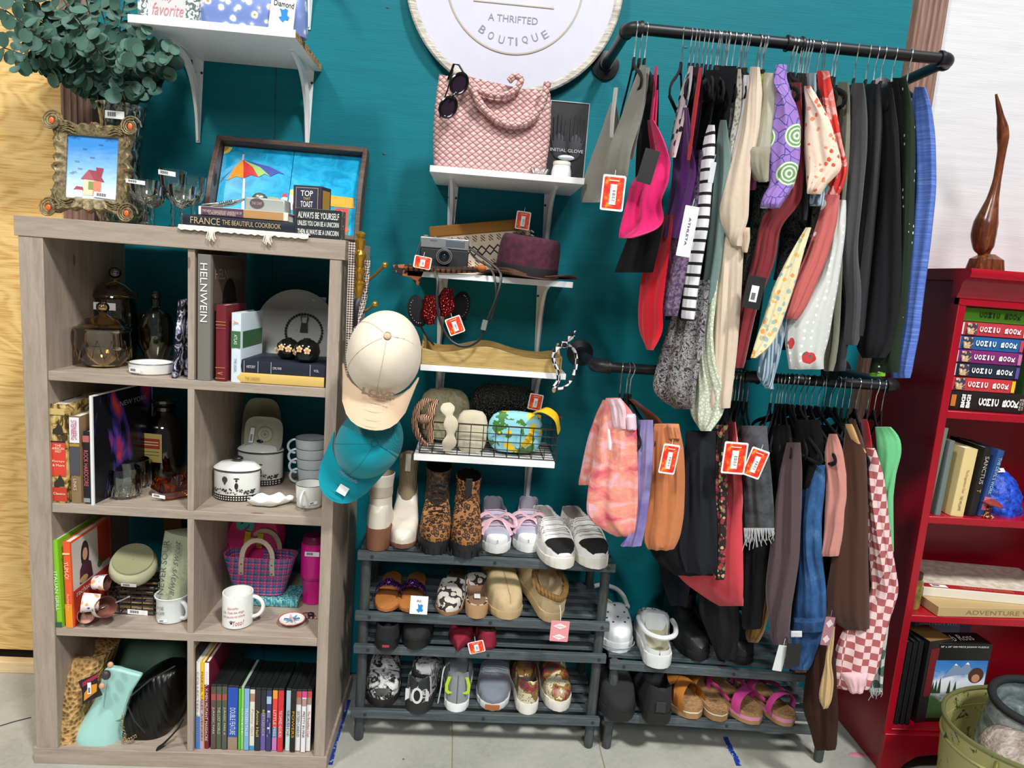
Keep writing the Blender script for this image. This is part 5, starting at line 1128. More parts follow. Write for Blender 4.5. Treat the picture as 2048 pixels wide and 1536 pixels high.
BR = tex('brown_felt', lambda n: n.ramp(n.noise(n.obj(), 20, 4), [(.3, '#573a30'), (.7, '#76534a')]), .95)
def hat(name, label, c, rz, rb, rc, hc, m, bm, tilt=(0, 0, 0), brim=None, pinch=.0):
    o = thing(name, label, 'hat', c, (tilt[0], tilt[1], rz)); R = []
    rbx, rby = rb
    for r, z in ((rbx, .006), (rbx, .004), (rc*1.02, 0), (rc*1.02, .003)): R.append([((r)*math.cos(t), (r/rbx*rby if r == rbx else rc*1.02*1.12)*math.sin(t)*(1), z+(.010*math.sin(2*t)**2 if r == rbx else 0)) for t in np.linspace(0, 2*pi, 49)[:-1]])
    mk('brim', G().loft(R[:2]+R[2:], caps=False), brim or m, o); R = []
    for i in range(9):
        t = i/8; f = 1-.20*t**3; z = hc*math.sin(min(1, t*1.05)*pi/2)
        R.append([(rc*f*math.cos(a), rc*1.12*f*math.sin(a), z) for a in np.linspace(0, 2*pi, 49)[:-1]])
    for f in (.75, .45, .15, .01): R.append([(rc*.8*f*math.cos(a), rc*.9*f*math.sin(a), hc*(1-.0*f)-pinch*(1-f)*(1-.4*abs(math.sin(a)))+.004) for a in np.linspace(0, 2*pi, 49)[:-1]])
    mk('crown', G().loft(R, caps=False), m, o); mk('band', G().loft([[(rc*k*math.cos(a), rc*1.12*k*math.sin(a), z) for a in np.linspace(0, 2*pi, 49)[:-1]] for k, z in ((1.012, .002), (1.02, .004), (1.008, .028), (.99, .029))], caps=False), bm, o)
    return o
hat('brown_hat', 'brown wide brim felt hat lying behind and under the burgundy hat', (1.275, -.115, zC+.003), .1, (.15, .13), .07, .045, BR, mat('#2a1d1c', .8))
MG = tex('burgundy_wool', lambda n: n.ramp(n.noise(n.obj(), 60, 4), [(.3, '#3a1626'), (.7, '#57263a')]), .95)
hat('burgundy_hat', 'burgundy felt hat with a black band at the right of the camera shelf', (1.268, -.15, zC+.012), .25, (.104, .1), .089, .108, MG, mat('#1c191c', .8), tilt=(.1, .06, 0), pinch=.014, brim=BR)
# camera
cm = thing('film_camera', 'black and silver film camera standing on the second wall shelf', 'camera', (XP(887, -.185, zC+.03), -.165, zC+.0), (0, 0, .02)); CB = mat('#1d1d1f', .7, 0, (700, .3)); CS = mat('#b5b7b8', .28, .75)
cw = px2m(PY(887, 500, -.19), 98)/2; ch = px2m(PY(887, 500, -.19), 68)
mk('body', G().bx(-cw, cw, -.016, .016, .002, ch*.68), CB, cm, bev=.005); mk('top_plate', G().bx(-cw, cw, -.017, .017, ch*.68, ch), CS, cm, bev=.003)
mk('viewfinder', G().bx(cw*.05, cw*.82, -.0178, -.016, ch*.75, ch*.93), mat('#5a6068', .1), cm, bev=.0005); text('HALINA', INK, cm, (-cw*.45, -.0178, ch*.9), (1, 0, 0), (0, 0, 1), .02, .004)
L = [(.001, -.030), (.010, -.030), (.0115, -.036), (.0165, -.036), (.0175, -.034), (.0205, -.033), (.0215, -.018), (.0225, -.016)]
mk('lens_barrel', G().lathe(L, 36, (.001, 0, ch*.46), 'y', caps=False), mat('#202022', .3, .4), cm)
mk('lens_ring', G().lathe([(.0165, -.0362), (.0178, -.0362), (.0178, -.0345)], 36, (.001, 0, ch*.46), 'y', caps=False), CS, cm); mk('lens_ring', G().lathe([(.0205, -.0332), (.0222, -.0332), (.0226, -.030)], 36, (.001, 0, ch*.46), 'y', caps=False), CS, cm)
mk('glass', G().ball((.001, -.029, ch*.46), .009, .003, .009), mat('#1c2733', .03), cm)
for x, r, h in ((-cw*.8, .007, .005), (-cw*.4, .004, .003), (cw*.75, .008, .003)): mk('dial', G().lathe([(r, ch), (r, ch+h), (.001, ch+h)], 20, (x, 0, 0)), CS, cm)
P = [(840, 500, -.185), (836, 520, -.19), (842, 530, -.2)]
STP = mat('#151618', .4)
S1 = [(868, 535, -.215), (875, 560, -.235), (874, 600, -.245), (880, 640, -.25), (900, 680, -.255), (930, 693, -.255), (960, 678, -.25), (975, 640, -.25), (995, 590, -.245), (1002, 560, -.235), (998, 540, -.22), (975, 522, -.2), (945, 500, -.18), (935, 492, -.165)]
mk('strap', G().tube(chain_pts([PY(*q) for q in S1], 60), .0038, 8, flat=.25, up=(.2, -1, .1)), STP, cm, world=True)
mk('strap', G().tube(chain_pts([PY(*q) for q in ((982, 640, -.247), (992, 600, -.243), (990, 560, -.235), (980, 535, -.215), (955, 520, -.2), (942, 507, -.18))], 30), .0032, 8, flat=.25, up=(.2, -1, .1)), STP, cm, world=True)
mk('strap', G().tube(chain_pts([PY(*q) for q in ((843, 480, -.18), (835, 500, -.19), (830, 520, -.2), (845, 533, -.205))], 20), .0022, 6), STP, cm, world=True)
mk('buckle', G().tube([tuple(PY(*q)) for q in ((966, 660, -.256), (971, 640, -.256))], .0075, 8, flat=.35, up=(0, -1, 0)), CS, cm, world=True)
redtag(845, 525, -.235, .12, 'red swing tag tied to the camera lying over the plaid headband', .048, .034, .1)
PL_ = tex('orange_brown_plaid', lambda n: n.mix(n.math('GREATER_THAN', n.math('SINE', n.math('MULTIPLY', n.xyz(n.obj())[0], 420)), .35), n.ramp(n.n('ShaderNodeTexWave', i_Vector=n.obj(), i_Scale=14., bands_direction='Z').outputs[1], [(.4, '#2c1c16'), (.6, '#8a4a24')]), '#1b1512'), .85)
ph = thing('plaid_scarf', 'brown and orange plaid scarf lying under the camera', 'scarf', PY(890, 535, -.19))
mk('roll', G().tube(chain_pts([PY(*q) for q in ((810, 535, -.20), (850, 537, -.205), (900, 540, -.205), (960, 539, -.2))], 20), [.012]*19+[.008], 12, flat=.75), PL_, ph, world=True)
mk('knot', G().ball(tuple(PY(963, 536, -.21)), .014, .01, .009), mat('#b06024', .8), ph, world=True)
g = G(); P = [PY(*q) for q in ((785, 530, -.2), (820, 528, -.2), (850, 540, -.2), (836, 573, -.2), (822, 556, -.2), (805, 552, -.2), (792, 545, -.2))]
g.loft([[tuple(p) for p in P], [tuple(p+(0, .008, 0)) for p in P]]); mk('loose_end', g, tex('plaid_end', lambda n: n.ramp(n.noise(n.obj((30, 1, 30)), 1.5, 1), [(.45, '#a4633a'), (.5, '#2b1b15')], 'CONSTANT'), .85), ph, bev=.002, world=True)
# --- shelf D : scalloped tray, ear headband, checkered headband
OW = tex('golden_pine', lambda n: n.ramp(n.noise(n.obj((4, 30, 30)), 5, 4, .6), [(.3, '#a98b4e'), (.6, '#c0a468'), (.8, '#ceb57c')]), .5)
tx0, tx1 = XP(842, -.2, zD), XP(1118, -.2, zD); tw = tx1-tx0
ot = thing('scalloped_tray', 'golden wooden tray with wavy sides on the third wall shelf', 'tray', ((tx0+tx1)/2, -.1, zD))
def wavy(x): u = (x/tw+.5); return .036+.026*math.exp(-((u-.46)/.2)**2)+.010*math.exp(-((u-.0)/.08)**2)+.008*math.exp(-((u-1)/.08)**2)
for y in (-.115, .085):
    pts = [(x, wavy(x)) for x in np.linspace(-tw/2, tw/2, 49)]+[(tw/2, 0), (-tw/2, 0)]
    mk('side', G().prism(pts, .007, 'y', y), OW, ot, bev=.0008)
for x in (-tw/2-.004, tw/2-.003):
    pts = [(y, .048+.03*math.exp(-((y+.01)/.03)**2)) for y in np.linspace(-.115, .092, 21)]+[(.092, 0), (-.115, 0)]
    mk('end', G().prism(pts, .007, 'x', x), OW, ot, bev=.0008)
mk('bottom', G().bx(-tw/2, tw/2, -.11, .088, .0, .006), OW, ot)
eh = thing('ear_headband', 'black headband with round studded ears and red sequin bows on the wooden tray', 'headband', PY(880, 660, -.16))
BKF = mat('#111114', .95, 0, (500, .4)); SEQ = tex('red_sequins', lambda n: (n.bump(n.voro(n.obj(), 160), 1, .004), lin('#a8121e'))[1], .18, .6)
mk('band', G().tube(chain_pts([PY(*q) for q in ((868, 690, -.17), (850, 668, -.17), (838, 640, -.165), (846, 620, -.15), (880, 612, -.12), (915, 620, -.1), (930, 640, -.09))], 30), .007, 8, flat=.4), BKF, eh, world=True)
for px, py, y, rx, rz, tl_ in ((836, 622, -.17, .030, .047, -.25), (922, 612, -.1, .028, .045, .15)):
    c = PY(px, py, y); e = mk('ear', G().ball((0, 0, 0), rx, .009, rz, 24, 16), BKF, eh); e.location = Vector(c)-eh.location; e.rotation_euler = (0, tl_, 0)
    for q in range(11):
        a = .4+q*.28 if px < 900 else 2.6-q*.28; xx = -math.sin(a) if px < 900 else abs(math.sin(a))
        mk('stud', G().ball((xx*rx*.72, -.0075, math.cos(a)*rz*.74), .0014), mat('#d8d8dc', .2, .8), e)
for px, py, y, s in ((860, 620, -.185, -1), (893, 605, -.15, 1)):
    c = PY(px, py, y); g = G(); R = []
    for i in range(7):
        t = i/6; z = (t-.5)*.084; w = .011+.014*math.sin(t*pi)+.003*(t > .9); R.append([(w*math.cos(a)+s*.004*math.sin(t*pi*2), .009*math.sin(a)*(1+.2*math.sin(2*a)), z) for a in np.linspace(0, 2*pi, 25)[:-1]])
    b_ = mk('bow_loop', g.loft(R), SEQ, eh); b_.location = Vector(c)-eh.location; b_.rotation_euler = (0, .12*s, 0)
redtag(910, 651, -.2, -.42, 'red swing tag under the ear headband with red sequin bows', .046, .05)
CHK = tex('black_white_checker', lambda n: n.n('ShaderNodeTexChecker', i_Vector=n.obj(), i_Scale=62., i_Color1=lin('#e8e8ee'), i_Color2=lin('#14141a')).outputs[0], .8)
ck = thing('checkered_headband', 'black and white checkered scarf headband looped over the tray corner', 'headband', PY(1130, 715, -.22))
mk('loop', G().tube(chain_pts([PY(*q) for q in ((1148, 672, -.235), (1130, 685, -.24), (1112, 700, -.243), (1107, 718, -.245), (1115, 740, -.245), (1117, 760, -.245), (1108, 775, -.245))], 30), .009, 10, flat=.6), CHK, ck, world=True)
mk('loop', G().tube(chain_pts([PY(*q) for q in ((1130, 685, -.23), (1148, 700, -.22), (1153, 725, -.22), (1145, 755, -.225), (1128, 775, -.235), (1108, 778, -.245))], 30), .007, 10, flat=.6), CHK, ck, world=True)
mk('knot', G().ball(tuple(PY(1128, 690, -.245)), .013, .010, .012), CHK, ck, world=True); mk('loose_end', G().tube([tuple(PY(*q)) for q in ((1128, 690, -.24), (1142, 670, -.24), (1152, 661, -.238))], [.008, .009, .003], 8, flat=.5), CHK, ck, world=True)
mk('charm', G().ball(tuple(PY(1108, 780, -.25)), .006, .002, .008), mat('#c9b49a', .3, .7), ck, world=True)
# --- shelf E : wire basket and its contents
bx0, bx1 = XP(838, -.2, zE), XP(1112, -.2, zE); bw = bx1-bx0
wb_ = thing('wire_basket', 'dark grid wire basket of headbands on the lowest wall shelf', 'basket', ((bx0+bx1)/2, -.115, zE+.0005)); IR = mat('#4a4640', .4, .7)
wirebox(wb_, bw, .17, .095, 11, 4, IR, .0013, 6)
for s in (-1, 1): mk('handle', G().tube([(s*bw/2, -.03, .095), (s*(bw/2+.01), -.03, .118), (s*(bw/2+.01), .03, .118), (s*bw/2, .03, .095)], .0022, 8), IR, wb_); mk('wood_grip', G().tube([(s*(bw/2+.010), -.026, .118), (s*(bw/2+.01), .026, .118)], .006, 10), mat('#6a4638', .5), wb_)
BH = tex('rust_zigzag_print', lambda n: n.ramp(n.n('ShaderNodeTexWave', i_Vector=n.obj(), i_Scale=60., i_Distortion=5., i_Detail=1.).outputs[1], [(.35, '#1d1412'), (.45, '#b0694a'), (.7, '#d9b090')], 'CONSTANT'), .9)
kh = thing('knotted_headband', 'rust patterned knotted headband hooked on the left front of the wire basket', 'headband', PY(848, 845, -.22))
mk('band', G().tube(chain_pts([PY(*q) for q in ((862, 800, -.19), (848, 803, -.215), (834, 822, -.22), (830, 850, -.22), (838, 875, -.22), (855, 892, -.215))], 24), [.012+.006*math.sin(i/23*pi) for i in range(24)], 10, flat=.45), BH, kh, world=True)
mk('band', G().tube(chain_pts([PY(*q) for q in ((872, 800, -.19), (862, 820, -.218), (858, 850, -.22), (862, 885, -.215))], 20), [.010+.004*math.sin(i/19*pi) for i in range(20)], 10, flat=.45), BH, kh, world=True)
mk('knot', G().ball(tuple(PY(848, 838, -.235)), .020, .013, .014), BH, kh, world=True)
ch = thing('braided_headband', 'cream woven wavy headband standing on the front of the wire basket', 'headband', PY(898, 850, -.22)); CW = tex('cream_raffia', lambda n: (n.bump(n.n('ShaderNodeTexWave', i_Vector=n.obj(), i_Scale=90., i_Distortion=3.).outputs[1], .6, .002), lin('#efeadd'))[1], .9)
P = chain_pts([PY(*q) for q in ((893, 806, -.205), (897, 825, -.222), (902, 850, -.226), (900, 880, -.222), (893, 902, -.21))], 34)
mk('band', G().tube(P, [.009+.012*abs(math.sin(i/33*pi*3.0+.15)) for i in range(34)], 12, flat=.2, up=(.2, -1, 0)), CW, ch, world=True)
def soft(name, label, cat, px0_, px1_, py0, py1, y0, y1, m, pw=.6, wz=.0, sub=0):
    a = PY(px0_, (py0+py1)/2, (y0+y1)/2); b = PY(px1_, (py0+py1)/2, (y0+y1)/2); t = PY((px0_+px1_)/2, py0, (y0+y1)/2); u = PY((px0_+px1_)/2, py1, (y0+y1)/2)
    cx, cz, w, h, cy, d = (a[0]+b[0])/2, (t[2]+u[2])/2, (b[0]-a[0])/2, (t[2]-u[2])/2, (y0+y1)/2, (y1-y0)/2; R = []
    o = thing(name, label, cat, (cx, cy, cz-h))
    for i in range(9):
        v = -pi/2+pi*i/8; k = max(.03, math.cos(v))**pw
        R.append([(w*k*math.copysign(abs(math.cos(t_))**pw, math.cos(t_)), d*k*math.sin(t_), h+h*math.copysign(abs(math.sin(v))**.8, math.sin(v))+wz*math.sin(4*t_+i)) for t_ in np.linspace(0, 2*pi, 33)[:-1]])
    mk('body', G().loft(R), m, o); return o
soft('sequin_purse', 'black sequin purse standing at the back of the wire basket', 'purse', 940, 1075, 768, 850, -.12, -.06, tex('black_sequins', lambda n: (n.bump(n.voro(n.obj(), 190), 1, .004), lin('#101012'))[1], .3), .55)
LM = tex('lemon_print_fabric', lambda n: n.mix(n.math('LESS_THAN', n.voro(n.obj(loc=(.03, .02, .01)), 30), .36), n.mix(n.math('GREATER_THAN', n.noise(n.obj(), 34, 2), .56), '#8fd0e0', '#3f7a34'), '#f0c81e'), .5)
soft('lemon_pouch', 'sky blue lemon print pouch in the right half of the wire basket', 'pouch', 975, 1085, 822, 905, -.18, -.13, LM, .5)
soft('linen_pouch', 'cream linen pouch in the middle of the wire basket', 'pouch', 912, 975, 820, 905, -.17, -.12, cloth('#cfc7ad', 600), .5)
soft('map_pouch', 'beige printed pouch at the left back of the wire basket', 'pouch', 838, 940, 776, 880, -.1, -.05, tex('beige_map_print', lambda n: n.ramp(n.noise(n.obj(), 30, 4, .6, 1), [(.4, '#8f8c70'), (.5, '#b5ae8c'), (.62, '#a59c78')]), .8), .5)
yh = thing('yellow_headband', 'wide yellow satin headband hooked on the right of the wire basket', 'headband', PY(1100, 850, -.2)); YL = mat('#e2bb22', .35)
mk('band', G().tube(chain_pts([PY(*q) for q in ((1070, 825, -.19), (1090, 820, -.21), (1112, 835, -.215), (1118, 862, -.2))], 16), .019, 10, flat=.16, up=(.5, -.5, .8)), YL, yh, world=True)
mk('band', G().tube(chain_pts([PY(*q) for q in ((1078, 830, -.15), (1075, 850, -.16), (1060, 875, -.18), (1045, 893, -.185))], 16), .014, 10, flat=.25, up=(1, -.5, .5)), YL, yh, world=True)
redtag(1071, 804, -.13, .12, 'red swing tag behind the wire basket wall beside the yellow headband', .042, .05)
for px, py in ((892, 880),): pass
# ================================================================ brass hook rail, belts and caps on the cube shelf side
GOLD = mat('#b98d32', .28, .75, var=.15)
hk = thing('brass_hook', 'turned golden hook post fixed at the upper corner of the cube shelf', 'hook', (.83, -.36, 1.3))
prof = []
for py, r in ((462, .001), (464, .006), (468, .0085), (473, .006), (476, .0045), (480, .0085), (488, .0075), (500, .0055), (508, .0095), (513, .010), (520, .0075), (535, .0055), (538, .0095), (543, .010), (549, .0065), (562, .0065), (566, .0095), (572, .010), (582, .007), (600, .003)):
    p = PY(719, py, -.40); prof.append((r*1.65, p[2]))
pc = PY(719, 530, -.40); mk('post', G().lathe(prof, 24, (pc[0], -.40, 0), caps=False), GOLD, hk, world=True)
mk('mount', G().tube([(pc[0], -.40, pc[2]-.02), (pc[0]-.02, -.34, pc[2]-.02)], .006, 8), GOLD, hk, world=True)
for pts in (((736, 562, -.37), (752, 548, -.42), (770, 530, -.47)), ((726, 625, -.38), (738, 618, -.42), (750, 608, -.47))):
    P = [tuple(PY(*q)) for q in pts]; e = mk('peg', G().tube([tuple(PY(719, pts[0][1]-6, -.40))]+P, .0036, 10), GOLD, hk, world=True); mk('ball', G().ball(P[-1], .0075), GOLD, e, world=True)
SB = tex('silver_braid', lambda n: n.n('ShaderNodeTexChecker', i_Vector=n.obj(rot=(0, .785, 0)), i_Scale=230., i_Color1=lin('#c9bdb4'), i_Color2=lin('#3a2c2a')).outputs[0], .45)
def strap(name, label, pts, w, m, flat=.16, up=(0, -1, 0), buckle=None, cat='belt', n=30):
    o = thing(name, label, cat, PY(*pts[0])); mk('strap', G().tube(chain_pts([PY(*q) for q in pts], n), w, 8, flat=flat, up=up), m, o, world=True)
    for px, py, y in buckle or ():
        c = PY(px, py, y); mk('buckle', G().tube([(c[0]-.011, c[1]-.003, c[2]-.012), (c[0]+.011, c[1]-.003, c[2]-.012), (c[0]+.011, c[1]-.003, c[2]+.012), (c[0]-.011, c[1]-.003, c[2]+.012)], .0016, 8, closed=True), mat('#b0a898', .25, .8), o, world=True)
    return o
strap('braided_belt', 'black and silver braided belt hanging nearest the shelf front', [(704, 484, -.425), (703, 540, -.425), (700, 620, -.425), (698, 700, -.425), (697, 748, -.425)], .0085, SB, buckle=[(701, 512, -.428), (696, 672, -.428)])
strap('braided_belt', 'narrow silver braided belt drooping behind the golden hook', [(735, 520, -.37), (733, 560, -.38), (728, 600, -.39), (715, 640, -.41), (706, 680, -.42)], .007, SB, .3)
strap('leather_belt', 'plain black belt hanging behind the golden hook post', [(722, 575, -.39), (712, 610, -.41), (708, 660, -.415), (709, 700, -.415)], .008, mat('#151517', .4), .2)
def cap(name, label, c, rot, m, mb_, sc=1.0, brim_m=None, mesh_m=None):
    """baseball cap: origin at crown centre, brim toward local -y, crown up +z"""
    o = thing(name, label, 'cap', c, rot, sc=sc); R = []; n = 48
    r = .088
    for i in range(11):
        t = i/10*pi/2*.97; R.append([(r*.92*math.cos(t)**.75*math.cos(a), r*1.08*math.cos(t)**.75*math.sin(a), .112*math.sin(t)**1.05) for a in np.linspace(0, 2*pi, n+1)[:-1]])
    def seg(a0, a1, z0=0):
        g = G(); ks = range(a0, a1); rr = R
        g.grid([[rr[i][k % n] for k in range(a0, a1+1)] for i in range(11)], .0018); return g
    mk('crown', seg(24, 49), m, o); mk('crown_back', seg(0, 24), mesh_m or m, o)
    B = []
    for i in range(13):
        u = -1+2*i/12; row = []
        for j in range(8):
            v = j/7; x = u*.085*(1-.03*v*v); y = -r*1.06*math.sqrt(max(0, 1-(u*.97)**2))-v*.078*math.sqrt(max(0.02, 1-u**4*.97)); row.append((x, y, -.002-.030*u*u-.006*v))
        B.append(row)
    bm = mk('brim', G().grid(B, .003), brim_m or m, o)
    g = G()
    for a in (.5, .833, 1.167): g.tube([(r*.925*math.cos(t)**.75*math.cos(-pi*a)*1.004, r*1.085*math.cos(t)**.75*math.sin(-pi*a)*1.004, .113*math.sin(t)**1.05) for t in np.linspace(.02, 1.5, 12)], .0008, 5)
    mk('seam', g, mb_, o); mk('button', G().ball((0, 0, .113), .008, .008, .005), mb_, o)
    g = G(); [g.tube([(u*.075*(1-.1*v), -r*1.06*math.sqrt(1-(u*.97)**2)-v*.078*math.sqrt(1-u**4*.97), -.0-.030*u*u-.006*v) for u in np.linspace(-.9, .9, 15)], .0005, 4) for v in (.25, .5, .75, .93)]
    mk('stitching', g, mb_, bm)
    return o
CREAM = cloth('#eadfcb', 900, .15); CR2 = cloth('#e0c3a4', 900, .15)
p = PY(768, 712, -.52)
c1 = cap('baseball_cap', 'cream baseball cap with tan brim hanging from the golden hook', p, (1.06, .14, .10), CREAM, cloth('#d9b99a'), 1.08, CR2)
text('LOVE', mat('#b79c88', .8), c1, (.004, -.1, .034), (1, 0, 0), (0, .45, 1), .07, .022, bold=.05, name='embroidery')
text('CREAM', mat('#a88d78', .8), c1, (.008, -.103, .018), (1, 0, 0), (0, .25, 1), .05, .010, bold=.05, name='embroidery')
TQ = cloth('#0c93a4', 900, .15); p = PY(738, 885, -.44)
MS = tex('teal_mesh', lambda n: n.n('ShaderNodeTexChecker', i_Vector=n.obj(), i_Scale=420., i_Color1=lin('#0b8d96'), i_Color2=lin('#06606c')).outputs[0], .6)
c2 = cap('baseball_cap', 'turquoise trucker cap hanging below the cream cap', p, (1.30, .55, .12), TQ, mat('#0a7f90', .8), 1.0, TQ, MS)
text('Florida', mat('#c77ab4', .7), c2, (.0, -.1, .03), (1, 0, 0), (0, .4, 1), .055, .018, name='embroidery', shear=.2)
barcode(c2, (.01, -.135, .004), (1, 0, 0), (0, -1, .1), .026, .022)
# ================================================================ shoes
def _ip(t, tab):
    xs, ys = zip(*tab); 
    i = np.interp(t, xs, range(len(xs))); k = int(min(i, len(xs)-2)); f = i-k; f = f*f*(3-2*f)*.6+f*.4
    return ys[k]*(1-f)+ys[k+1]*f
WID = ((0, .05), (.03, .45), (.08, .70), (.16, .9), (.3, 1), (.45, .93), (.6, .8), (.75, .76), (.88, .74), (.95, .58), (.985, .34), (1, .05))
PNT = ((0, .02), (.05, .16), (.15, .5), (.28, .9), (.36, .98), (.5, .85), (.65, .66), (.8, .6), (.9, .58), (.96, .45), (1, .06))
def shoe(name, label, toe, rz, up_m, sole_m, lin_m, L=.265, W=.098, sole=((0, .024), (1, .03)), hgt=((0, .012), (.12, .035), (.35, .055), (.5, .075), (.75, .065), (.95, .075), (1, .06)), op=(.46, .97), wid=WID, group=None, rev=False, back=True, out=1.03, lace=None, lace_n=5, tilt=0, low=.42):
    """one shoe, toe toward local -y; toe = world contact point of the end nearest the camera; rev turns the heel to the front"""
    o = thing(name, label, 'shoe', toe, (tilt, 0, rz+(pi if rev else 0)), group)
    n = 44; m = 27; P = np.zeros((n+1, m, 3)); O = []
    for i in range(n+1):
        t = .5-.5*math.cos(pi*i/n) if 1 else i/n; t = .5*t+.5*i/n; w = W/2*_ip(t, wid); st = _ip(t, sole); h = _ip(t, hgt); y = L*t
        a0, a1 = op; ov = min(1, max(0, (t-a0)/.1))*min(1, max(0, (a1-t)/.05)); ov = ov*ov*(3-2*ov)
        if not back and t > a0+.1: ov = 1
        O.append(ov)
        for j in range(m):
            u = -1+2*j/(m-1); a = abs(u); sg = 1 if u > 0 else -1
            xc = w*sg*math.sin(a*pi/2)**.9; zc = h*(1-a**2.8)**.55
            if a > low:
                s = (1-a)/(1-low); xo = w*sg*(1-.16*s*s); zo = h*s
            else:
                s = a/low; xo = w*.80*sg*min(1, s*1.15) if s < .87 else w*sg*(.80+.04*(s-.87)/.13); zo = .004 if s < .7 else .004+(h-.004)*((s-.7)/.3)**.7
            P[i, j] = (xc*(1-ov)+xo*ov, y, st+zc*(1-ov)+zo*ov)
    gu, gl = G(), G(); gu.v = [tuple(p) for p in P.reshape(-1, 3)]; gl.v = list(gu.v)
    for i in range(n):
        for j in range(m-1):
            a = abs(-1+2*(j+.5)/(m-1)); q = (i*m+j, i*m+j+1, (i+1)*m+j+1, (i+1)*m+j)
            (gl if (a < low*.98 and O[i] > .45) else gu).f.append(q)
    gu.f.append(tuple(range(m))[::-1]); gu.f.append(tuple(range(n*m, n*m+m)))
    if gl.f and max(O) > .3: mk('lining', gl, lin_m, o)
    mk('upper', gu, up_m, o, sub=0)
    R = []
    idx = [.5*(.5-.5*math.cos(pi*i/n))+.5*i/n for i in range(n+1)]
    outl = [(W/2*_ip(t, wid)*out+.0012, L*t-.001 if t < .5 else L*t+.001, _ip(t, sole)) for t in idx]
    ring = lambda k, z: [(x*k, y, z(s)) for x, y, s in outl]+[(-x*k, y, z(s)) for x, y, s in outl[::-1]]
    mk('sole', G().loft([ring(.95, lambda s: 0), ring(.99, lambda s: .003), ring(1, lambda s: s*.6), ring(1, lambda s: s), ring(.96, lambda s: s+.0015)]), sole_m, o)
    if lace:
        for k in range(lace_n):
            t = op[0]-.17+.19*k/max(1, lace_n-1); i = int(t*n); c = P[i]; k0, k1 = int(m*.24), int(m*.76)
            pts = [tuple(c[j]+(0, .002*math.sin(j), .0035)) for j in range(k0, k1+1, 2)]
            mk('lace', G().tube(pts, .0026, 6, flat=.5, up=(0, 0, 1)), lace, o)
    o['_P'] = 0; del o['_P']
    return o, P
def place(o, rev, L, rz):
    d = Vector((-math.sin(rz), math.cos(rz), 0)); return o
def put(o, toe, rz, rev, L, tilt=0):
    """origin at the end nearest the camera"""
    a = rz+(pi if rev else 0); M0 = Matrix.Rotation(a, 4, 'Z') @ Matrix.Rotation(tilt, 4, 'X')
    off = Vector((0, L if rev else 0, 0)); o.matrix_basis = Matrix.Translation(Vector(toe)-(M0 @ off)) @ M0
def SH(name, label, px, py, z, rz=0, up='#888888', solec='#eeeeee', lin_='#cccccc', rev=False, tilt=0, dy=0, **k):
    L = k.get('L', .265); toe = PZ(px, py, z); yy = max(toe[1], -.41); toe = (XP(px, yy, z)+.0, yy+dy, z+.0008)
    c = lambda x, r=.6: x if isinstance(x, bpy.types.Material) else mat(x, r, bump=(260, .15))
    o, P = shoe(name, label, (0, 0, 0), 0, c(up), c(solec), c(lin_, .9), **k); put(o, toe, rz, rev, L, tilt); return o, P
def shaft(o, y0, y1, w, z0, z1, m, lm, lean=0, top=1.0, name='shaft', n=8, flare=0):
    """boot leg: an open tube from the ankle up"""
    R = []; cy = (y0+y1)/2; d = (y1-y0)/2
    for i in range(n+1):
        t = i/n; k = 1-.10*math.sin(t*pi)+flare*t; cyy = cy+lean*t+.0
        R.append([(w*k*math.cos(a), cyy+d*k*(1+.05*(1-t))*math.sin(a), z0+(z1-z0)*t+.004*math.sin(a)*t) for a in np.linspace(0, 2*pi, 33)[:-1]])
    I = [[(x*.9, (y-cy-lean*1)*.92+cy+lean, z) for x, y, z in R[-1]]]; I.append([(x, y, z-(z1-z0)*.55) for x, y, z in I[0]])
    s = mk(name, G().loft(R+[[((x*.96), (y-cy-lean)*.96+cy+lean, z+.002) for x, y, z in R[-1]]], caps=False), m, o); mk('shaft_lining', G().loft(I, caps=False), lm, s); return s
def _leo(n, c0, c1, c2, sc=70):
    v = n.obj(); w = n.n('ShaderNodeTexVoronoi', i_Vector=v, i_Scale=sc, i_Randomness=.9).outputs['Distance']; nz = n.noise(v, sc*1.3, 2)
    d = n.math('ADD', w, n.math('MULTIPLY', n.math('SUBTRACT', nz, .5), .5)); return n.ramp(d, [(.0, c1), (.2, c1), (.3, c2), (.52, c0)], 'CONSTANT') if c0 != '#2b2725' else n.ramp(d, [(.0, c1), (.60, c0)], 'CONSTANT')
LEO = tex('tan_leopard_print', lambda n: _leo(n, '#a5703e', '#7c5030', '#1d1510', 85), .8)
LEW = tex('white_leopard_print', lambda n: _leo(n, '#2b2725', '#cfcac0', '#ddd9d0', 60), .8)
CB_ = mat('#dcd4c4', .35); HB = mat('#6e4634', .45)
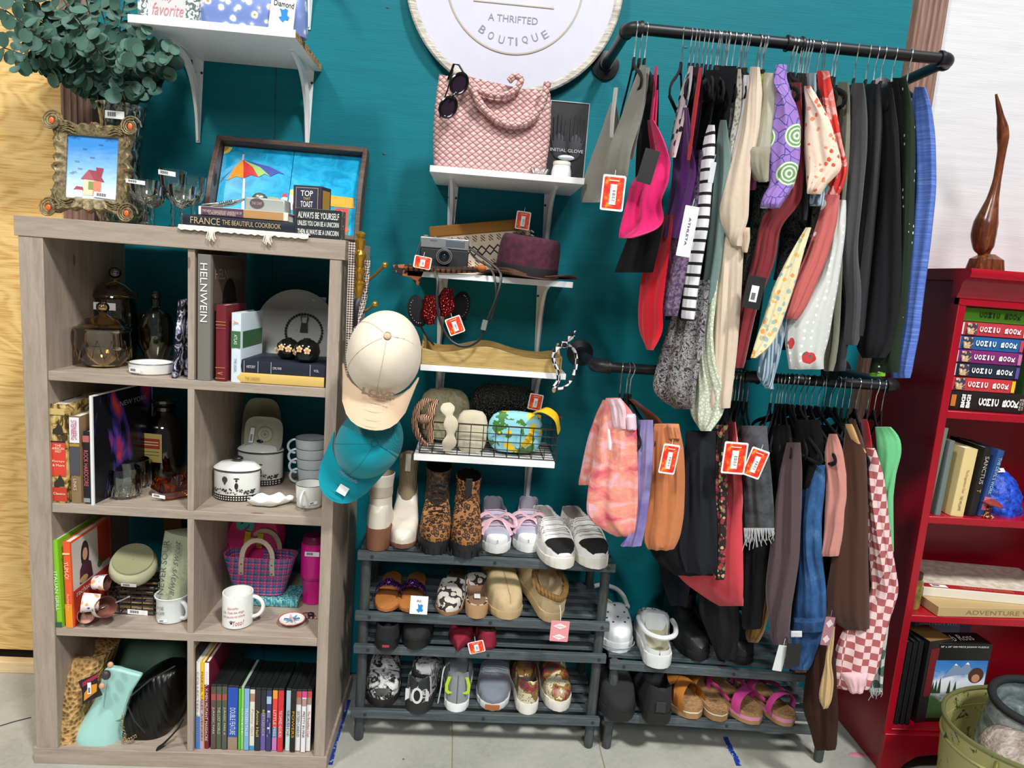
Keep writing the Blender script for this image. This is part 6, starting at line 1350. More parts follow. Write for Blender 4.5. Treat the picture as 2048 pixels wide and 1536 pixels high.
# tier 0 -- cream ankle boots
o, P = SH('ankle_boot', 'cream ankle boot turned so its stacked brown heel faces front', 750, 1103, T0, -.05, CB_, '#7a5038', '#c9bfae', rev=True, L=.24, W=.086, sole=((0, .012), (.55, .012), (.7, .05), (.72, .062), (1, .064)), op=(2, 3), hgt=((0, .012), (.1, .04), (.3, .055), (.5, .075), (.6, .085), (.8, .085), (.95, .07), (1, .05)))
shaft(o, .128, .232, .033, .10, .215, CB_, mat('#b9ae9c', .8), 0, flare=.1); g = G()
mk('pull_tab', G().bx(-.009, .009, .226, .229, .165, .222), mat('#c9bfae', .7), o, bev=.001)
for k in range(9): g.tube([(.034*math.cos(a), .200+.038*math.sin(a), .006+.0066*k) for a in np.linspace(.0, pi, 15)], .0009, 4)
mk('heel_groove', g, mat('#4a2c20', .5), o)
o, P = SH('ankle_boot', 'cream ankle boot with ribbed shaft, toe facing front', 803, 1098, T0, .03, CB_, '#7c5442', '#c9bfae', L=.24, W=.088, sole=((0, .012), (.55, .012), (.7, .05), (1, .06)), op=(2, 3), hgt=((0, .014), (.08, .04), (.25, .056), (.45, .085), (.55, .11), (.8, .10), (.95, .07), (1, .05)))
s = shaft(o, .118, .215, .031, .11, .235, tex('ribbed_cream', lambda n: (n.bump(n.math('SINE', n.math('MULTIPLY', n.xyz(n.obj())[0], 1500)), .6, .002), lin('#cfc5b2'))[1], .8), mat('#b9ae9c', .8), 0)
mk('pull_tab', G().bx(-.008, .008, .112, .115, .20, .255), CB_, o, bev=.001)
# leopard lace boots
for px, py, rz, lab, hh, ex in ((868, 1110, .04, 'leopard print combat boot with laces and a shade-darkened shaft', .17, 0), (930, 1117, .02, 'bright leopard print platform ankle boot with a black pull tab', .15, 1)):
    o, P = SH('combat_boot', lab, px, py, T0, rz, LEO, '#1b1b1d', '#1a1514', L=.25, W=.094, sole=((0, .036), (1, .042)), op=(2, 3), out=1.06, hgt=((0, .014), (.08, .038), (.3, .052), (.48, .085), (.55, .10), (.85, .1), (.97, .08), (1, .05)))
    shaft(o, .105, .235, .040, .115, hh+.045, LEO if ex else tex('shaded_leopard', lambda n: _leo(n, '#4a3222', '#33221a', '#120d0b', 85), .8), mat('#141212', .8), 0)  # shade on the laced boot's shaft is painted in as darker leopard colours
    if ex: mk('pull_tab', G().bx(-.010, .010, .100, .104, hh, hh+.055), mat('#1b1b1e', .5), o, bev=.001)
    else:
        for k in range(6): mk('lace', G().tube([(-.024, .075+.008*k, .10+.014*k), (0, .066+.008*k, .108+.014*k), (.024, .075+.008*k, .10+.014*k)], .0024, 6), mat('#141416', .6), o)
    for k in range(7): a = pi*(k+.5)/7; mk('tread_notch', G().box(.047*math.cos(a)*1.08, .045-.046*math.sin(a), .010, .004, .006, .016), mat('#0f0f10', .7), o)
# lavender satin sneakers
LV = cloth('#b9b8cc', 800, .15); RB = mat('#e0b8c4', .3)
for px, py, rz, lab in ((993, 1108, .05, 'lavender sneaker with pink ribbon bow, left of its pair'), (1055, 1106, -.06, 'lavender sneaker with pink ribbon bow, right of its pair')):
    o, P = SH('sneaker', lab, px, py, T0, rz, LV, '#efefee', '#a8a2ac', L=.25, W=.094, lace=RB, sole=((0, .028), (.2, .024), (1, .028)), op=(.44, .97))
    mk('toe_cap', G().grid([[P[i][j]*(1.0, 1, 1)+(0, -.0015, .0016) for j in range(0, 27)] for i in range(0, 6)], .001), mat('#f2f2f1', .4), o)
    for s in (-1, 1): mk('ribbon_loop', G().tube(chain_pts([(0, .075, .082), (s*.03, .068, .10), (s*.055, .06, .085), (s*.05, .052, .066), (s*.02, .066, .078), (0, .074, .082)], 22), .007, 8, flat=.15, up=(0, -.4, 1)), RB, o); mk('ribbon_tail', G().tube(chain_pts([(0, .072, .083), (s*.022, .055, .08), (s*.045, .035, .045)], 10), .007, 8, flat=.15, up=(0, -.4, 1)), RB, o)
# white, black and snake sneakers
SNK = tex('snake_scale_print', lambda n: n.ramp(n.voro(n.obj(), 190), [(.2, '#4b4a4e'), (.4, '#bcb9b8'), (.7, '#e8e6e4')]), .5)
for px, py, rz, lab in ((1128, 1139, .2, 'white sneaker with black suede toe, left of its pair'), (1198, 1139, .24, 'white sneaker with black suede toe overhanging the rack end')):
    o, P = SH('sneaker', lab, px, py, T0, rz, '#e6e5e4', '#dddbd0', '#b0a8a0', L=.27, W=.098, lace=mat('#ecebe8', .7), lace_n=6, sole=((0, .03), (.2, .025), (1, .03)), op=(.5, .97))
    mk('toe_panel', G().grid([[P[i][j]+(0, -.0008, .0014) for j in range(3, 24)] for i in range(2, 13)], .0012), mat('#131315', .95), o, label='black suede toe panel')
    for sl in ((0, 9), (17, 26)): mk('side_panel', G().grid([[P[i][j]+(0, 0, .0014)+np.array(((-1 if sl[0] == 0 else 1)*.0012, 0, 0)) for j in range(sl[0]+1, sl[1]-1)] for i in range(16, 34)], .001), SNK, o, label='snake print side panel')
    mk('lace_end', G().tube(chain_pts([(0, .10, .085), (.03, .09, .09), (.045, .07, .06), (.04, .05, .04)], 14), .002, 6), mat('#ecebe8', .7), o)
# tier 1 -- slides, mules, slippers
def sandal(label, px, py, z, rz, foot, sole, L=.25, W=.09, th=.022, group=None, rev=False, name='sandal', layers=None, dy=0):
    toe = PZ(px, py, z); o = thing(name, label, 'sandal', (0, 0, 0), group=group); n = 30
    outl = [(W/2*_ip(i/n, WID), L*i/n) for i in range(n+1)]; rg = lambda k, z_: [(x*k, y, z_+(.004*(y/L-.5)**2*4)) for x, y in outl]+[(-x*k, y, z_+(.004*(y/L-.5)**2*4)) for x, y in outl[::-1]]
    for i, (a, b, c) in enumerate(layers or ((0, th, sole),)): mk('sole' if i == 0 else 'midsole', G().loft([rg(1, a*1.), rg(1.01, (a+b)/2), rg(1, b)]), c, o)
    mk('footbed', G().loft([rg(.97, th), rg(.96, th+.0035), rg(.90, th+.0045), rg(.84, th+.0025)]), foot, o); put(o, (toe[0], max(toe[1], -.42)+dy, z+.0008), rz, rev, L); return o
def sstrap(o, y0, y1, W, h, m, wd=.012, name='strap', z0=.02, tw=0, fl=.16, gat=0):
    P = [(W/2*1.02*math.cos(a), y0+(y1-y0)*(1-a/pi), z0+h*math.sin(a)**.7) for a in np.linspace(0, pi, 17)]
    r = [wd*(1-gat*math.sin(k/16*pi)) for k in range(17)]
    return mk(name, G().tube(P, r, 10, flat=fl, up=(0, .0, 1) if 0 else (0, 1, 0)) if 0 else G().loft([[(p[0]+wd*0, p[1]+rr*math.cos(b), p[2]+.0014*math.sin(b)+(.0)) for b in np.linspace(0, 2*pi, 9)[:-1]] for p, rr in zip(P, r)]), m, o)
TAN = mat('#bd7a40', .4); SQ = tex('purple_sequins', lambda n: n.ramp(n.voro(n.obj(), 210), [(.2, '#c47ad0'), (.4, '#5c2470'), (.7, '#2b1038')]), .2, .5)
for px, py, rz, lab in ((771, 1227, .03, 'tan slide sandal with purple sequin knot strap, left of its pair'), (816, 1228, -.03, 'tan slide sandal with purple sequin knot strap, partly behind a white card')):
    o = sandal(lab, px, py, T1, rz, TAN, mat('#a8683a', .5), W=.08, th=.008); sstrap(o, .085, .085, .082, .045, SQ, .02, z0=.01); mk('knot', G().ball((-.0, .085, .058), .018, .014, .01), SQ, o)
vc = thing('vendor_card', 'white vendor card with a blue arrow in front of the purple slide sandal', 'card', PY(838, 1210, -.33), (-.15, .12, 0)); patch('card', vc, (0, 0, 0), (1, 0, .1), (-.1, 0, 1), .05, .052, PAPER, th=.0006); text('Alt', INK, vc, (-.002, -.0012, .012), (1, 0, .1), (-.1, 0, 1), .014, .008); hexdiamond(vc, (.004, -.0012, -.008), .009)
o, P = SH('mule', 'black and white leopard mule, toe facing front', 893, 1232, T1, -.12, LEW, '#8c6a4c', '#8a6a50', L=.25, W=.086, sole=((0, .01), (.6, .012), (.75, .03), (1, .036)), op=(.42, 2), back=False, hgt=((0, .012), (.1, .034), (.3, .05), (.42, .062), (.5, .05), (.56, .012), (.6, .004), (1, .003)))
o, P = SH('mule', 'leopard mule turned round showing its tan insole and block heel', 953, 1238, T1, .02, LEW, '#b28c66', '#8f6f56', rev=True, L=.25, W=.084, sole=((0, .01), (.6, .012), (.75, .034), (1, .04)), op=(.42, 2), back=False, hgt=((0, .012), (.1, .034), (.3, .05), (.42, .066), (.5, .05), (.56, .012), (.6, .004), (1, .003)))
patch('size_sticker', o, (0, .20, .046), (-1, 0, 0), (0, -1, 0), .018, .028, PAPER, lift=.0)
BG = tex('beige_suede', lambda n: n.ramp(n.noise(n.obj(), 30, 4), [(.3, '#b59f76'), (.7, '#c9b48c')]), .95); KN = tex('beige_knit', lambda n: (n.bump(n.math('SINE', n.math('MULTIPLY', n.xyz(n.obj())[0], 900)), .7, .003), lin('#bfa87e'))[1], .95)
o, P = SH('slipper', 'beige suede slipper, toe facing front', 1020, 1240, T1, .22, BG, '#b99f76', '#c8b490', L=.255, W=.104, sole=((0, .022), (1, .03)), op=(.5, .98), hgt=((0, .016), (.08, .045), (.3, .068), (.46, .088), (.6, .075), (.8, .055), (1, .05)))
mk('collar', G().tube(chain_pts([(-.036, .15, .095), (0, .118, .125), (.036, .15, .095), (.04, .2, .08), (0, .245, .085), (-.04, .2, .08), (-.036, .15, .095)], 40), .009, 8), KN, o); mk('toe_seam', G().tube([tuple(P[i][13]+(0, 0, .001)) for i in range(2, 22)], .0012, 5), mat('#a58f66', .8), o)
o, P = SH('slipper', 'beige suede slipper turned with its open heel and pink tag to the front', 1108, 1245, T1, .35, BG, '#b99f76', '#c8b490', rev=True, dy=-.0, tilt=-.30, L=.255, W=.106, sole=((0, .022), (1, .032)), op=(.42, .97), hgt=((0, .016), (.08, .045), (.3, .072), (.42, .09), (.6, .08), (.8, .06), (.97, .06), (1, .05)))
mk('collar', G().tube(chain_pts([(-.040, .15, .10), (0, .105, .128), (.040, .15, .10), (.043, .2, .085), (0, .252, .088), (-.043, .2, .085), (-.04, .15, .10)], 40), .010, 8), KN, o)
pt = thing('pink_tag', 'pink and white checked swing tag hanging from the beige slipper', 'tag', PY(1119, 1262, -.39), (0, .02, 0)); PKC = tex('fine_pink_check', lambda n: n.n('ShaderNodeTexChecker', i_Vector=n.obj(), i_Scale=420., i_Color1=lin('#e0606c'), i_Color2=lin('#f2c0c4')).outputs[0], .6)
patch('card', pt, (0, 0, 0), (1, 0, 0), (0, 0, 1), .052, .062, PKC, th=.0006, r=.003)
mk('string', G().tube([(0, -.0005, .028), (0, .012, .05), (-.002, .03, .062)], .0007, 5), PAPER, pt)
for z in (.015, -.017): art(pt, (0, -.0012, z), (1, 0, 0), (0, 0, 1), [([(-.02, 0), (0, .009), (.02, 0), (0, -.009)], '#f4e6e6')], 'diamond_logo'); text('Penny', mat('#d0606a', .6), pt, (0, -.0022, z), (1, 0, 0), (0, 0, 1), .02, .004)
# tier 2
BL = mat('#18181a', .85, bump=(300, .2)); BL2 = mat('#0e0e10', .5)
o, P = SH('slip_on_shoe', 'black slip-on shoe with its heel and red tab to the front', 771, 1302, T2, .02, BL, BL2, '#101010', rev=True, L=.25, W=.09, sole=((0, .024), (1, .026)), hgt=((0, .012), (.12, .035), (.35, .05), (.5, .055), (.75, .045), (.95, .05), (1, .045)))
patch('heel_tab', o, (0, .2525, .016), (-1, 0, 0), (0, 0, 1), .02, .008, mat('#a03040', .5))
SH('slip_on_shoe', 'black slip-on shoe, toe facing front, beside the red pumps', 828, 1300, T2, -.05, BL, BL2, '#101010', L=.25, W=.09, sole=((0, .024), (1, .026)), hgt=((0, .012), (.12, .032), (.35, .05), (.5, .055), (.75, .045), (.95, .05), (1, .045)))
RV_ = tex('red_velvet', lambda n: n.ramp(n.noise(n.obj(), 20, 3), [(.3, '#6c0c26'), (.7, '#8e1634')]), .8)
for px, py, rz, lab, rv in ((915, 1303, -.10, 'dark red velvet pointed pump, toe facing front', False), (976, 1300, .1, 'dark red velvet pump turned heel first', True)):
    SH('pump', lab, px, py, T2, rz, RV_, '#5c0f22', '#b08a80', rev=rv, L=.24, W=.076, wid=PNT if not rv else WID, sole=((0, .004), (1, .006)), op=(.33, .97), hgt=((0, .006), (.12, .022), (.3, .036), (.45, .03), (.7, .032), (.95, .05), (1, .045)))
redtag(953, 1294, -.36, -.28, 'red swing tag lying between the two dark red pumps', .046, .036)
# tier 3
MBL = tex('black_white_marble_knit', lambda n: n.ramp(n.noise(n.obj(), 22, 6, .75, 1.5), [(.46, '#141415'), (.52, '#cfcfcf')]), .8)
LM_ = mat('#b4d82a', .4); GR_ = cloth('#8b8f93', 900, .2); GR2 = cloth('#767c86', 900, .2)
o, P = SH('running_shoe', 'black and white marbled running shoe at the left end of the bottom tier', 762, 1415, T3, .05, MBL, '#1a1a1b', '#2a2a2b', L=.27, W=.105, lace=MBL, sole=((0, .022), (1, .032)), op=(.46, .97))
mk('toe_guard', G().grid([[P[i][j]+(0, -.001, .001) for j in range(7, 20)] for i in range(0, 6)], .001), BL2, o)
o, P = SH('running_shoe', 'marbled running shoe with pierced heel vent turned heel first', 832, 1428, T3, -.12, MBL, '#222325', '#2a2a2b', rev=True, L=.27, W=.104, sole=((0, .022), (1, .034)), op=(.46, .97), hgt=((0, .012), (.12, .035), (.35, .055), (.5, .075), (.75, .07), (.95, .085), (1, .07)))
mk('heel_counter', G().grid([[P[i][j]+(0, .0015, 0) for j in range(2, 25)] for i in range(38, 45)], .001), mat('#26282b', .5), o)
art(o, (0, .272, .060), (-1, 0, 0), (0, 0, 1), [(disc(0, 0, .017, 20, .026), '#d8d8d8'), (disc(0, 0, .010, 16, .018), '#17171a')], 'heel_vent')
for s in (-1, 1): art(o, (s*.03, .268, .06), (-1, -s*.5, 0), (0, 0, 1), [([(-.006, -.02), (.006, -.014), (.006, .016), (-.006, .02)], '#d8d8d8')], 'heel_stripe')
o, P = SH('running_shoe', 'light grey trainer with two lime swooshes turned heel first', 912, 1425, T3, .0, GR_, '#eceef0', '#3a3c40', rev=True, L=.265, W=.095, sole=((0, .018), (.8, .022), (1, .026)), op=(.46, .975), hgt=((0, .012), (.12, .035), (.35, .055), (.5, .08), (.75, .08), (.95, .105), (1, .10)))
sw = [(-.003, .028), (.003, .030), (.0075, .012), (.007, -.004), (.002, -.012), (-.006, -.013), (-.009, -.008), (-.003, -.008), (.0015, -.003), (.002, .008)]
for s in (-1, 1): art(o, (s*.026, .2625, .075), (-1, -s*.35, 0), (0, 0, 1), [([(x*-s*1.7, z*1.35) for x, z in sw], LM_)], 'swoosh')
mk('heel_seam', G().tube([(0, .2665, .03), (0, .2665, .12)], .0012, 5), mat('#5c6064', .6), o); mk('lace_end', G().tube(chain_pts([(.03, .2, .12), (.045, .25, .13), (.05, .27, .08), (.056, .268, .03)], 14), .002, 6), mat('#b8bcc0', .7), o)
o, P = SH('running_shoe', 'grey knit trainer with red flecks and a gum toe bumper', 984, 1422, T3, -.06, GR2, '#d8dadc', '#3a3c40', L=.27, W=.104, lace=mat('#8a8f96', .7), lace_n=6, sole=((0, .02), (1, .03)), op=(.52, .97))
mk('toe_bumper', G().grid([[np.array((W_, -.002+.10*W_*W_/.0025*.06, z)) for W_ in np.linspace(-.022, .022, 9)] for z in (.004, .012, .02)], .003), mat('#a8663a', .6), o, label='gum brown toe bumper')
for k in range(8): mk('fleck', G().ball(tuple(P[12+k % 4][7+2*k % 14]+(0, 0, .002)), .003, .003, .0012, 8, 6), mat('#c8606c', .6), o)
SN2 = tex('multicolour_snakeskin', lambda n: n.mix(n.math('LESS_THAN', n.voro(n.obj(), 150), .25), n.ramp(n.noise(n.obj(), 16, 3), [(.38, '#d0c8a8'), (.48, '#8c6a30'), (.55, '#8c3040'), (.62, '#4c4c30')], 'CONSTANT'), '#2c2620'), .4)
SH('slip_on_sneaker', 'snakeskin slip-on sneaker with thick white sole turned heel first', 1056, 1430, T3, .05, SN2, '#e6e3d8', '#4a3a30', rev=True, L=.255, W=.086, sole=((0, .026), (1, .034)), hgt=((0, .012), (.12, .035), (.35, .05), (.5, .07), (.75, .06), (.95, .075), (1, .07)))
SH('slip_on_sneaker', 'snakeskin slip-on sneaker with thick white sole, toe facing front', 1120, 1424, T3, .10, SN2, '#e6e3d8', '#4a3a30', L=.255, W=.09, sole=((0, .032), (1, .034)), hgt=((0, .012), (.12, .034), (.35, .05), (.5, .072), (.75, .06), (.95, .07), (1, .06)))
# ---------------- right rack : clogs, black boots, black shoes, sandals
WC = mat('#dcdfe0', .5)
def clog(label, px, py, rz, rev, dy=0):
    o, P = SH('clog', label, px, py, R2T, rz, WC, WC, mat('#b9b89a', .7), rev=rev, L=.255, W=.106, dy=dy, sole=((0, .03), (1, .038)), op=(.47, 2), back=False, out=1.05, hgt=((0, .02), (.08, .046), (.25, .06), (.42, .078), (.5, .072), (.6, .03), (.7, .018), (1, .02)))
    for i, js in ((12, (7, 13, 19)), (15, (9, 17)), (18, (6, 13, 20)), (9, (10, 16))):
        for j in js: p = P[i][j]; mk('vent_hole', G().ball((p[0], p[1], p[2]+.0004), .0036, .0042, .0022, 10, 6), mat('#3c4244', .8), o)
    mk('heel_strap', G().tube(chain_pts([(-.052, .125, .092), (-.053, .18, .10), (-.04, .235, .10), (0, .258, .10), (.04, .235, .10), (.053, .18, .10), (.052, .125, .092)], 36), .010, 8, flat=.35, up=(0, 0, 1)) if 0 else G().tube(chain_pts([(-.052, .125, .092), (-.053, .18, .10), (-.04, .235, .10), (0, .258, .10), (.04, .235, .10), (.053, .18, .10), (.052, .125, .092)], 36), [.0075]*36, 8), WC, o)
    for s in (-1, 1): mk('rivet', G().ball((s*.056, .125, .09), .004, .007, .007, 12, 8), WC, o)
    g = G(); g.tube([(.054*math.sin(a)*1.03, .045-.05*math.cos(a), .018) for a in np.linspace(-1.4, 1.4, 15)], .0012, 5); mk('sole_line', g, mat('#b8bcbe', .6), o); return o
clog('white rubber clog with round vent holes, toe facing front', 1240, 1307, .08, False); clog('white rubber clog turned heel first with its strap forward', 1316, 1338, -.12, True)
BB = mat('#19191b', .45)
for px, py, rz, lab in ((1405, 1330, .1, 'black leather boot behind the hanging trousers, left of its pair'), (1495, 1338, .1, 'black leather boot behind the hanging trousers, right of its pair')):
    o, P = SH('black_boot', lab, px, py, R2T, rz, BB, '#121214', '#141414', dy=.02, L=.27, W=.1, op=(2, 3), hgt=((0, .016), (.08, .045), (.3, .06), (.5, .09), (.85, .1), (1, .05))); shaft(o, .12, .24, .045, .1, .16, BB, BL2)
for px, py, rz, rv, lab in ((1242, 1445, .03, False, 'black suede clog at the left end of the lower right tier'), (1317, 1452, -.04, True, 'black laced work shoe turned heel first')):
    o, P = SH('black_shoe', lab, px, py, R2B, rz, mat('#202022', .9, bump=(200, .2)), '#161617', '#111111', rev=rv, L=.26, W=.108, sole=((0, .03), (1, .036)), out=1.05, hgt=((0, .016), (.1, .045), (.3, .06), (.48, .08), (.75, .07), (.95, .09), (1, .075)))
    if rv:
        mk('heel_badge', G().bx(-.014, .014, .262, .2635, .045, .078), mat('#2c2c2e', .6), o, bev=.002)
        for k in range(3): mk('lace', G().tube([(-.02, .12+.012*k, .115), (0, .118+.012*k, .122), (.02, .12+.012*k, .115)], .0022, 6), mat('#c8c8cc', .4) if k == 1 else BL2, o)
CK = tex('cork_footbed', lambda n: n.ramp(n.noise(n.obj(), 120, 3), [(.4, '#8f6c44'), (.6, '#a8855a')]), .9); CH = mat('#b5712f', .45); WL = mat('#e8e0d0', .5); TS = mat('#a07a50', .6); PS = mat('#c8448e', .4)
lay = ((0, .018, TS), (.018, .022, WL), (.022, .030, TS))
o = sandal('tan crossed strap footbed sandal, left of its pair', 1394, 1441, R2B, .36, CK, TS, L=.25, W=.098, th=.030, layers=lay)
sstrap(o, .03, .13, .1, .052, CH, .024, z0=.03); sstrap(o, .13, .05, .1, .054, CH, .022, z0=.03); mk('stitching', G().tube([(.05*math.cos(a), .05+.1*(1-a/pi), .032+.054*math.sin(a)**.7) for a in np.linspace(.2, pi-.2, 15)], .0012, 5), mat('#8a5020', .5), o)
o = sandal('tan crossed strap footbed sandal turned heel first', 1442, 1447, R2B, .12, CK, TS, L=.25, W=.094, th=.030, layers=lay, rev=True); sstrap(o, .05, .14, .096, .05, CH, .024, z0=.03); text('TEVA', mat('#5a3c20', .8), o, (0, .19, .0345), (-1, 0, 0), (0, -1, 0), .024, .010)
lay2 = ((0, .012, TS), (.012, .024, mat('#d487a8', .5)), (.024, .030, TS))
for px, py, rz, rv, lab in ((1517, 1452, .42, False, 'magenta strap footbed sandal, toe facing front'), (1582, 1456, .35, True, 'magenta strap footbed sandal turned heel first at the rack end')):
    o = sandal(lab, px, py, R2B, rz, CK, TS, L=.25, W=.096, th=.030, layers=lay2, rev=rv)
    if rv: sstrap(o, .20, .20, .098, .055, PS, .011, z0=.03, name='heel_strap'); sstrap(o, .07, .12, .098, .05, PS, .016, z0=.03); text('TEVA', mat('#5a3c20', .8), o, (0, .165, .0345), (-1, 0, 0), (0, -1, 0), .024, .010)
    else: sstrap(o, .05, .09, .098, .045, PS, .017, z0=.03); sstrap(o, .17, .17, .1, .07, PS, .009, z0=.03, name='ankle_strap')
    for s in (-1, 1): mk('side_strap', G().tube([(s*.049, .08, .045), (s*.05, .13, .06), (s*.047, .18, .055)], .007, 8, flat=.3, up=(1, 0, 0)), PS, o)
# ================================================================ hangers and hanging clothes
VEL = mat('#0e0e11', .95, 0, (600, .3))
_H = [None]
def hanger(px, zr, label, group=None, yaw=0, sy=1):
    x = XP(px, -.315, zr+.01)
    if _H[0] is None:
        o = thing('hanger', label, 'hanger', (0, 0, 0), group=group); r = .0165
        P = [(0, r*math.sin(a)*-1 if 0 else -r*math.sin(a), r*math.cos(a)) for a in np.linspace(-2.2, 1.45, 16)]+[(0, -.013, -.012), (0, -.002, -.028), (0, 0, -.05), (0, 0, -.078)]
        mk('hook', G().tube(P, .0017, 7), STEEL, o)
        g = G(); g.loft([[(-.0032, s*.011, -.072), (.0032, s*.011, -.072), (.0032, s*.013, -.10), (-.0032, s*.013, -.10)][::1] for s in (-1, 1)])
        for s in (-1, 1):
            P = [(0, s*.008, -.082), (0, s*.03, -.098), (0, s*.09, -.125), (0, s*.16, -.150), (0, s*.197, -.168), (0, s*.205, -.182), (0, s*.19, -.192)]
            g.tube(chain_pts(P, 20), .0062, 8, flat=.45, up=(1, 0, 0))
        g.tube([(0, -.192, -.192), (0, .192, -.192)], .0045, 8); mk('velvet_frame', g, VEL, o); _H[0] = o
    else: o = dup(_H[0], label=label)
    if group: o['group'] = group
    elif 'group' in o: del o['group']
    o.matrix_basis = Matrix.LocRotScale(Vector((x, -.30, zr)), Matrix.Rotation(yaw, 3, 'Z'), None)
    for c in o.children:
        if c.name.startswith('velvet_frame'): c.scale = (1, sy, 1)
    return o
def panel(rows, yl=-.27, yr=-.50, th=.010, fold=.004, nf=3, ph=0, k=20, flare=0, sm=5):
    """hanging cloth: every row (py, px left/back, px right/front) is one closed cross-section running from depth yl to depth yr"""
    pys = [r[0] for r in rows]; N = max(len(rows)*sm, 12); R = []
    PYS = np.linspace(pys[0], pys[-1], N+1); AA = np.interp(PYS, pys, [r[1] for r in rows]); BB = np.interp(PYS, pys, [r[2] for r in rows])
    for _ in range(4):
        AA[1:-1] = (AA[:-2]+2*AA[1:-1]+AA[2:])/4; BB[1:-1] = (BB[:-2]+2*BB[1:-1]+BB[2:])/4
    for i in range(N+1):
        py, a, b, t = PYS[i], AA[i], BB[i], i/N
        A = PY(a, py, yl); B = PY(b, py, yr); z = B[2]; A = np.array((XP(a, yl, z), yl, z)) if 0 else A
        d = B-A; d2 = np.array((d[0], d[1], 0)); L = np.linalg.norm(d2)+1e-6; nr = np.array((-d2[1], d2[0], 0))/L; up_ = []; dn = []
        tt = th*(.35+.65*min(1, t*6+.1))*(1 if i < N else .6)
        for j in range(k+1):
            u = j/k; e = math.sin(pi*min(max(u, .0), 1))**.4 if 0 < u < 1 else 0
            f = fold*(.55*math.sin(u*pi*1.3*nf+ph+t*1.2)+.35*math.sin(u*pi*2.7*nf+ph*3-t*2.2+1)*math.sin(t*3+ph)+.3*math.sin(u*4+t*6+ph*2))*min(1, t*2.5+.15); c = A+d*u+nr*f
            up_.append(c+nr*tt*e*.5); dn.append(c-nr*tt*e*.5)
        R.append(up_+dn[::-1][1:-1])
    return G().loft(R)
def garment(name, cat, label, m, rows, hook=None, zr=2.072, short=None, extra=(), group=None, yaw=0, **kw):
    g = panel(rows, **kw); V = np.array(g.v); V[:, 1] = np.minimum(V[:, 1], .012); c = np.array((V[:, 0].mean(), V[:, 1].mean(), V[:, 2].min())); g.v = (V-c).tolist()
    o = tag(bpy.data.objects.new(name, None), label, cat, group); COL.objects.link(o); o.location = c
    m = m if isinstance(m, bpy.types.Material) else cloth(m)
    mk('body', g, m, o)
    for nm, mm, rw, k2 in extra:
        mm = m if mm is None else (mm if isinstance(mm, bpy.types.Material) else cloth(mm)); mk(nm, panel(rw, **k2), mm, o, world=True)
    if hook:
        w_ = label.split()
        if len(w_) > 10: w_ = w_[:10]
        while w_[-1] in ('the', 'a', 'of', 'and', 'with', 'at', 'in', 'right', 'on', 'showing', 'behind', 'from', 'below', 'hanging', 'beside', 'under', 'pointing', 'reaching', 'half', 'small', 'red', 'lower', 'upper', 'left', 'to', 'black'): w_.pop()
        xh = XP(hook, -.315, zr+.01); tp = PROJ((xh, -.48, zr-.17))[1]; pys = [r[0] for r in rows]; tp = min(max(tp, pys[0]), pys[-1])
        if pys[0] < tp+60: yaw = math.asin(max(-.55, min(.55, (XP(.5*np.interp(tp, pys, [r[1] for r in rows])+.5*np.interp(tp, pys, [r[2] for r in rows]), -.48, zr-.17)-xh)/.195)))
        hanger(hook, zr, 'black velvet hanger of the '+' '.join(w_), yaw=yaw, sy=max(.5, min(1, (abs(kw.get('yr', -.5))-.318)/.195)))
    return o
def cpat(name, fn, **k): return tex(name, lambda n: (n.bump(n.noise(n.obj(), 60, 3), .2, .004), fn(n))[1], .88, **k)
STR = cpat('black_white_stripe', lambda n: n.ramp(n.math('FRACT', n.math('MULTIPLY', n.xyz(n.obj())[2], 36)), [(.0, '#141418'), (.27, '#e4e4ea')], 'CONSTANT'))
def flowerp(n, base, cols, sc=40, th=.36, jitter=.4):
    v = n.obj(); d = n.math('ADD', n.voro(v, sc), n.math('MULTIPLY', n.math('SUBTRACT', n.noise(v, sc*2.2, 2), .5), jitter)); c = n.n('ShaderNodeTexVoronoi', i_Vector=v, i_Scale=float(sc)).outputs['Color']
    return n.mix(n.math('LESS_THAN', d, th), base, n.ramp(c, [((i+.3)/len(cols)*.8+.1, x) for i, x in enumerate(cols)], 'CONSTANT'))
PURP = cpat('purple_green_flower_print', lambda n: n.mix(n.math('LESS_THAN', n.voro(n.obj(), 14), .40), n.mix(n.math('LESS_THAN', n.voro(n.obj(), 40, 'DISTANCE_TO_EDGE'), .03), '#9a78c4', '#3b3f96'), n.ramp(n.math('FRACT', n.math('MULTIPLY', n.voro(n.obj(), 14), 9)), [(.3, '#e6eede'), (.5, '#6d9a64')])))
PEACH = cpat('peach_blossom_print', lambda n: flowerp(n, '#ead0bc', ('#d86a4e', '#e0896e', '#c9553c'), 60, .3))
ORF = cpat('orange_cream_floral', lambda n: flowerp(n, '#ddd3ac', ('#dd9a4e', '#9ab4b8', '#e0b060', '#a9b89a'), 70, .42))
PAIS = cpat('dark_paisley_print', lambda n: n.ramp(n.noise(n.obj(), 46, 5, .7, 2.5), [(.40, '#221f24'), (.48, '#6a5a66'), (.52, '#b4bab6'), (.58, '#3a2c34')]))
TIE = cpat('pink_orange_tie_dye', lambda n: n.ramp(n.noise(n.obj((1, 1, 2)), 11, 4, .55, .8), [(.32, '#d8546c'), (.45, '#ea8a86'), (.52, '#ef9e84'), (.62, '#eebacb')]))
LTIE = cpat('lavender_tie_dye', lambda n: n.ramp(n.noise(n.obj(), 12, 4), [(.4, '#7268a6'), (.6, '#978fc0')]))
def dots(n, base, dot, sc, th): return n.mix(n.math('LESS_THAN', n.voro(n.obj(), sc, 'F1', .25), th), base, dot)
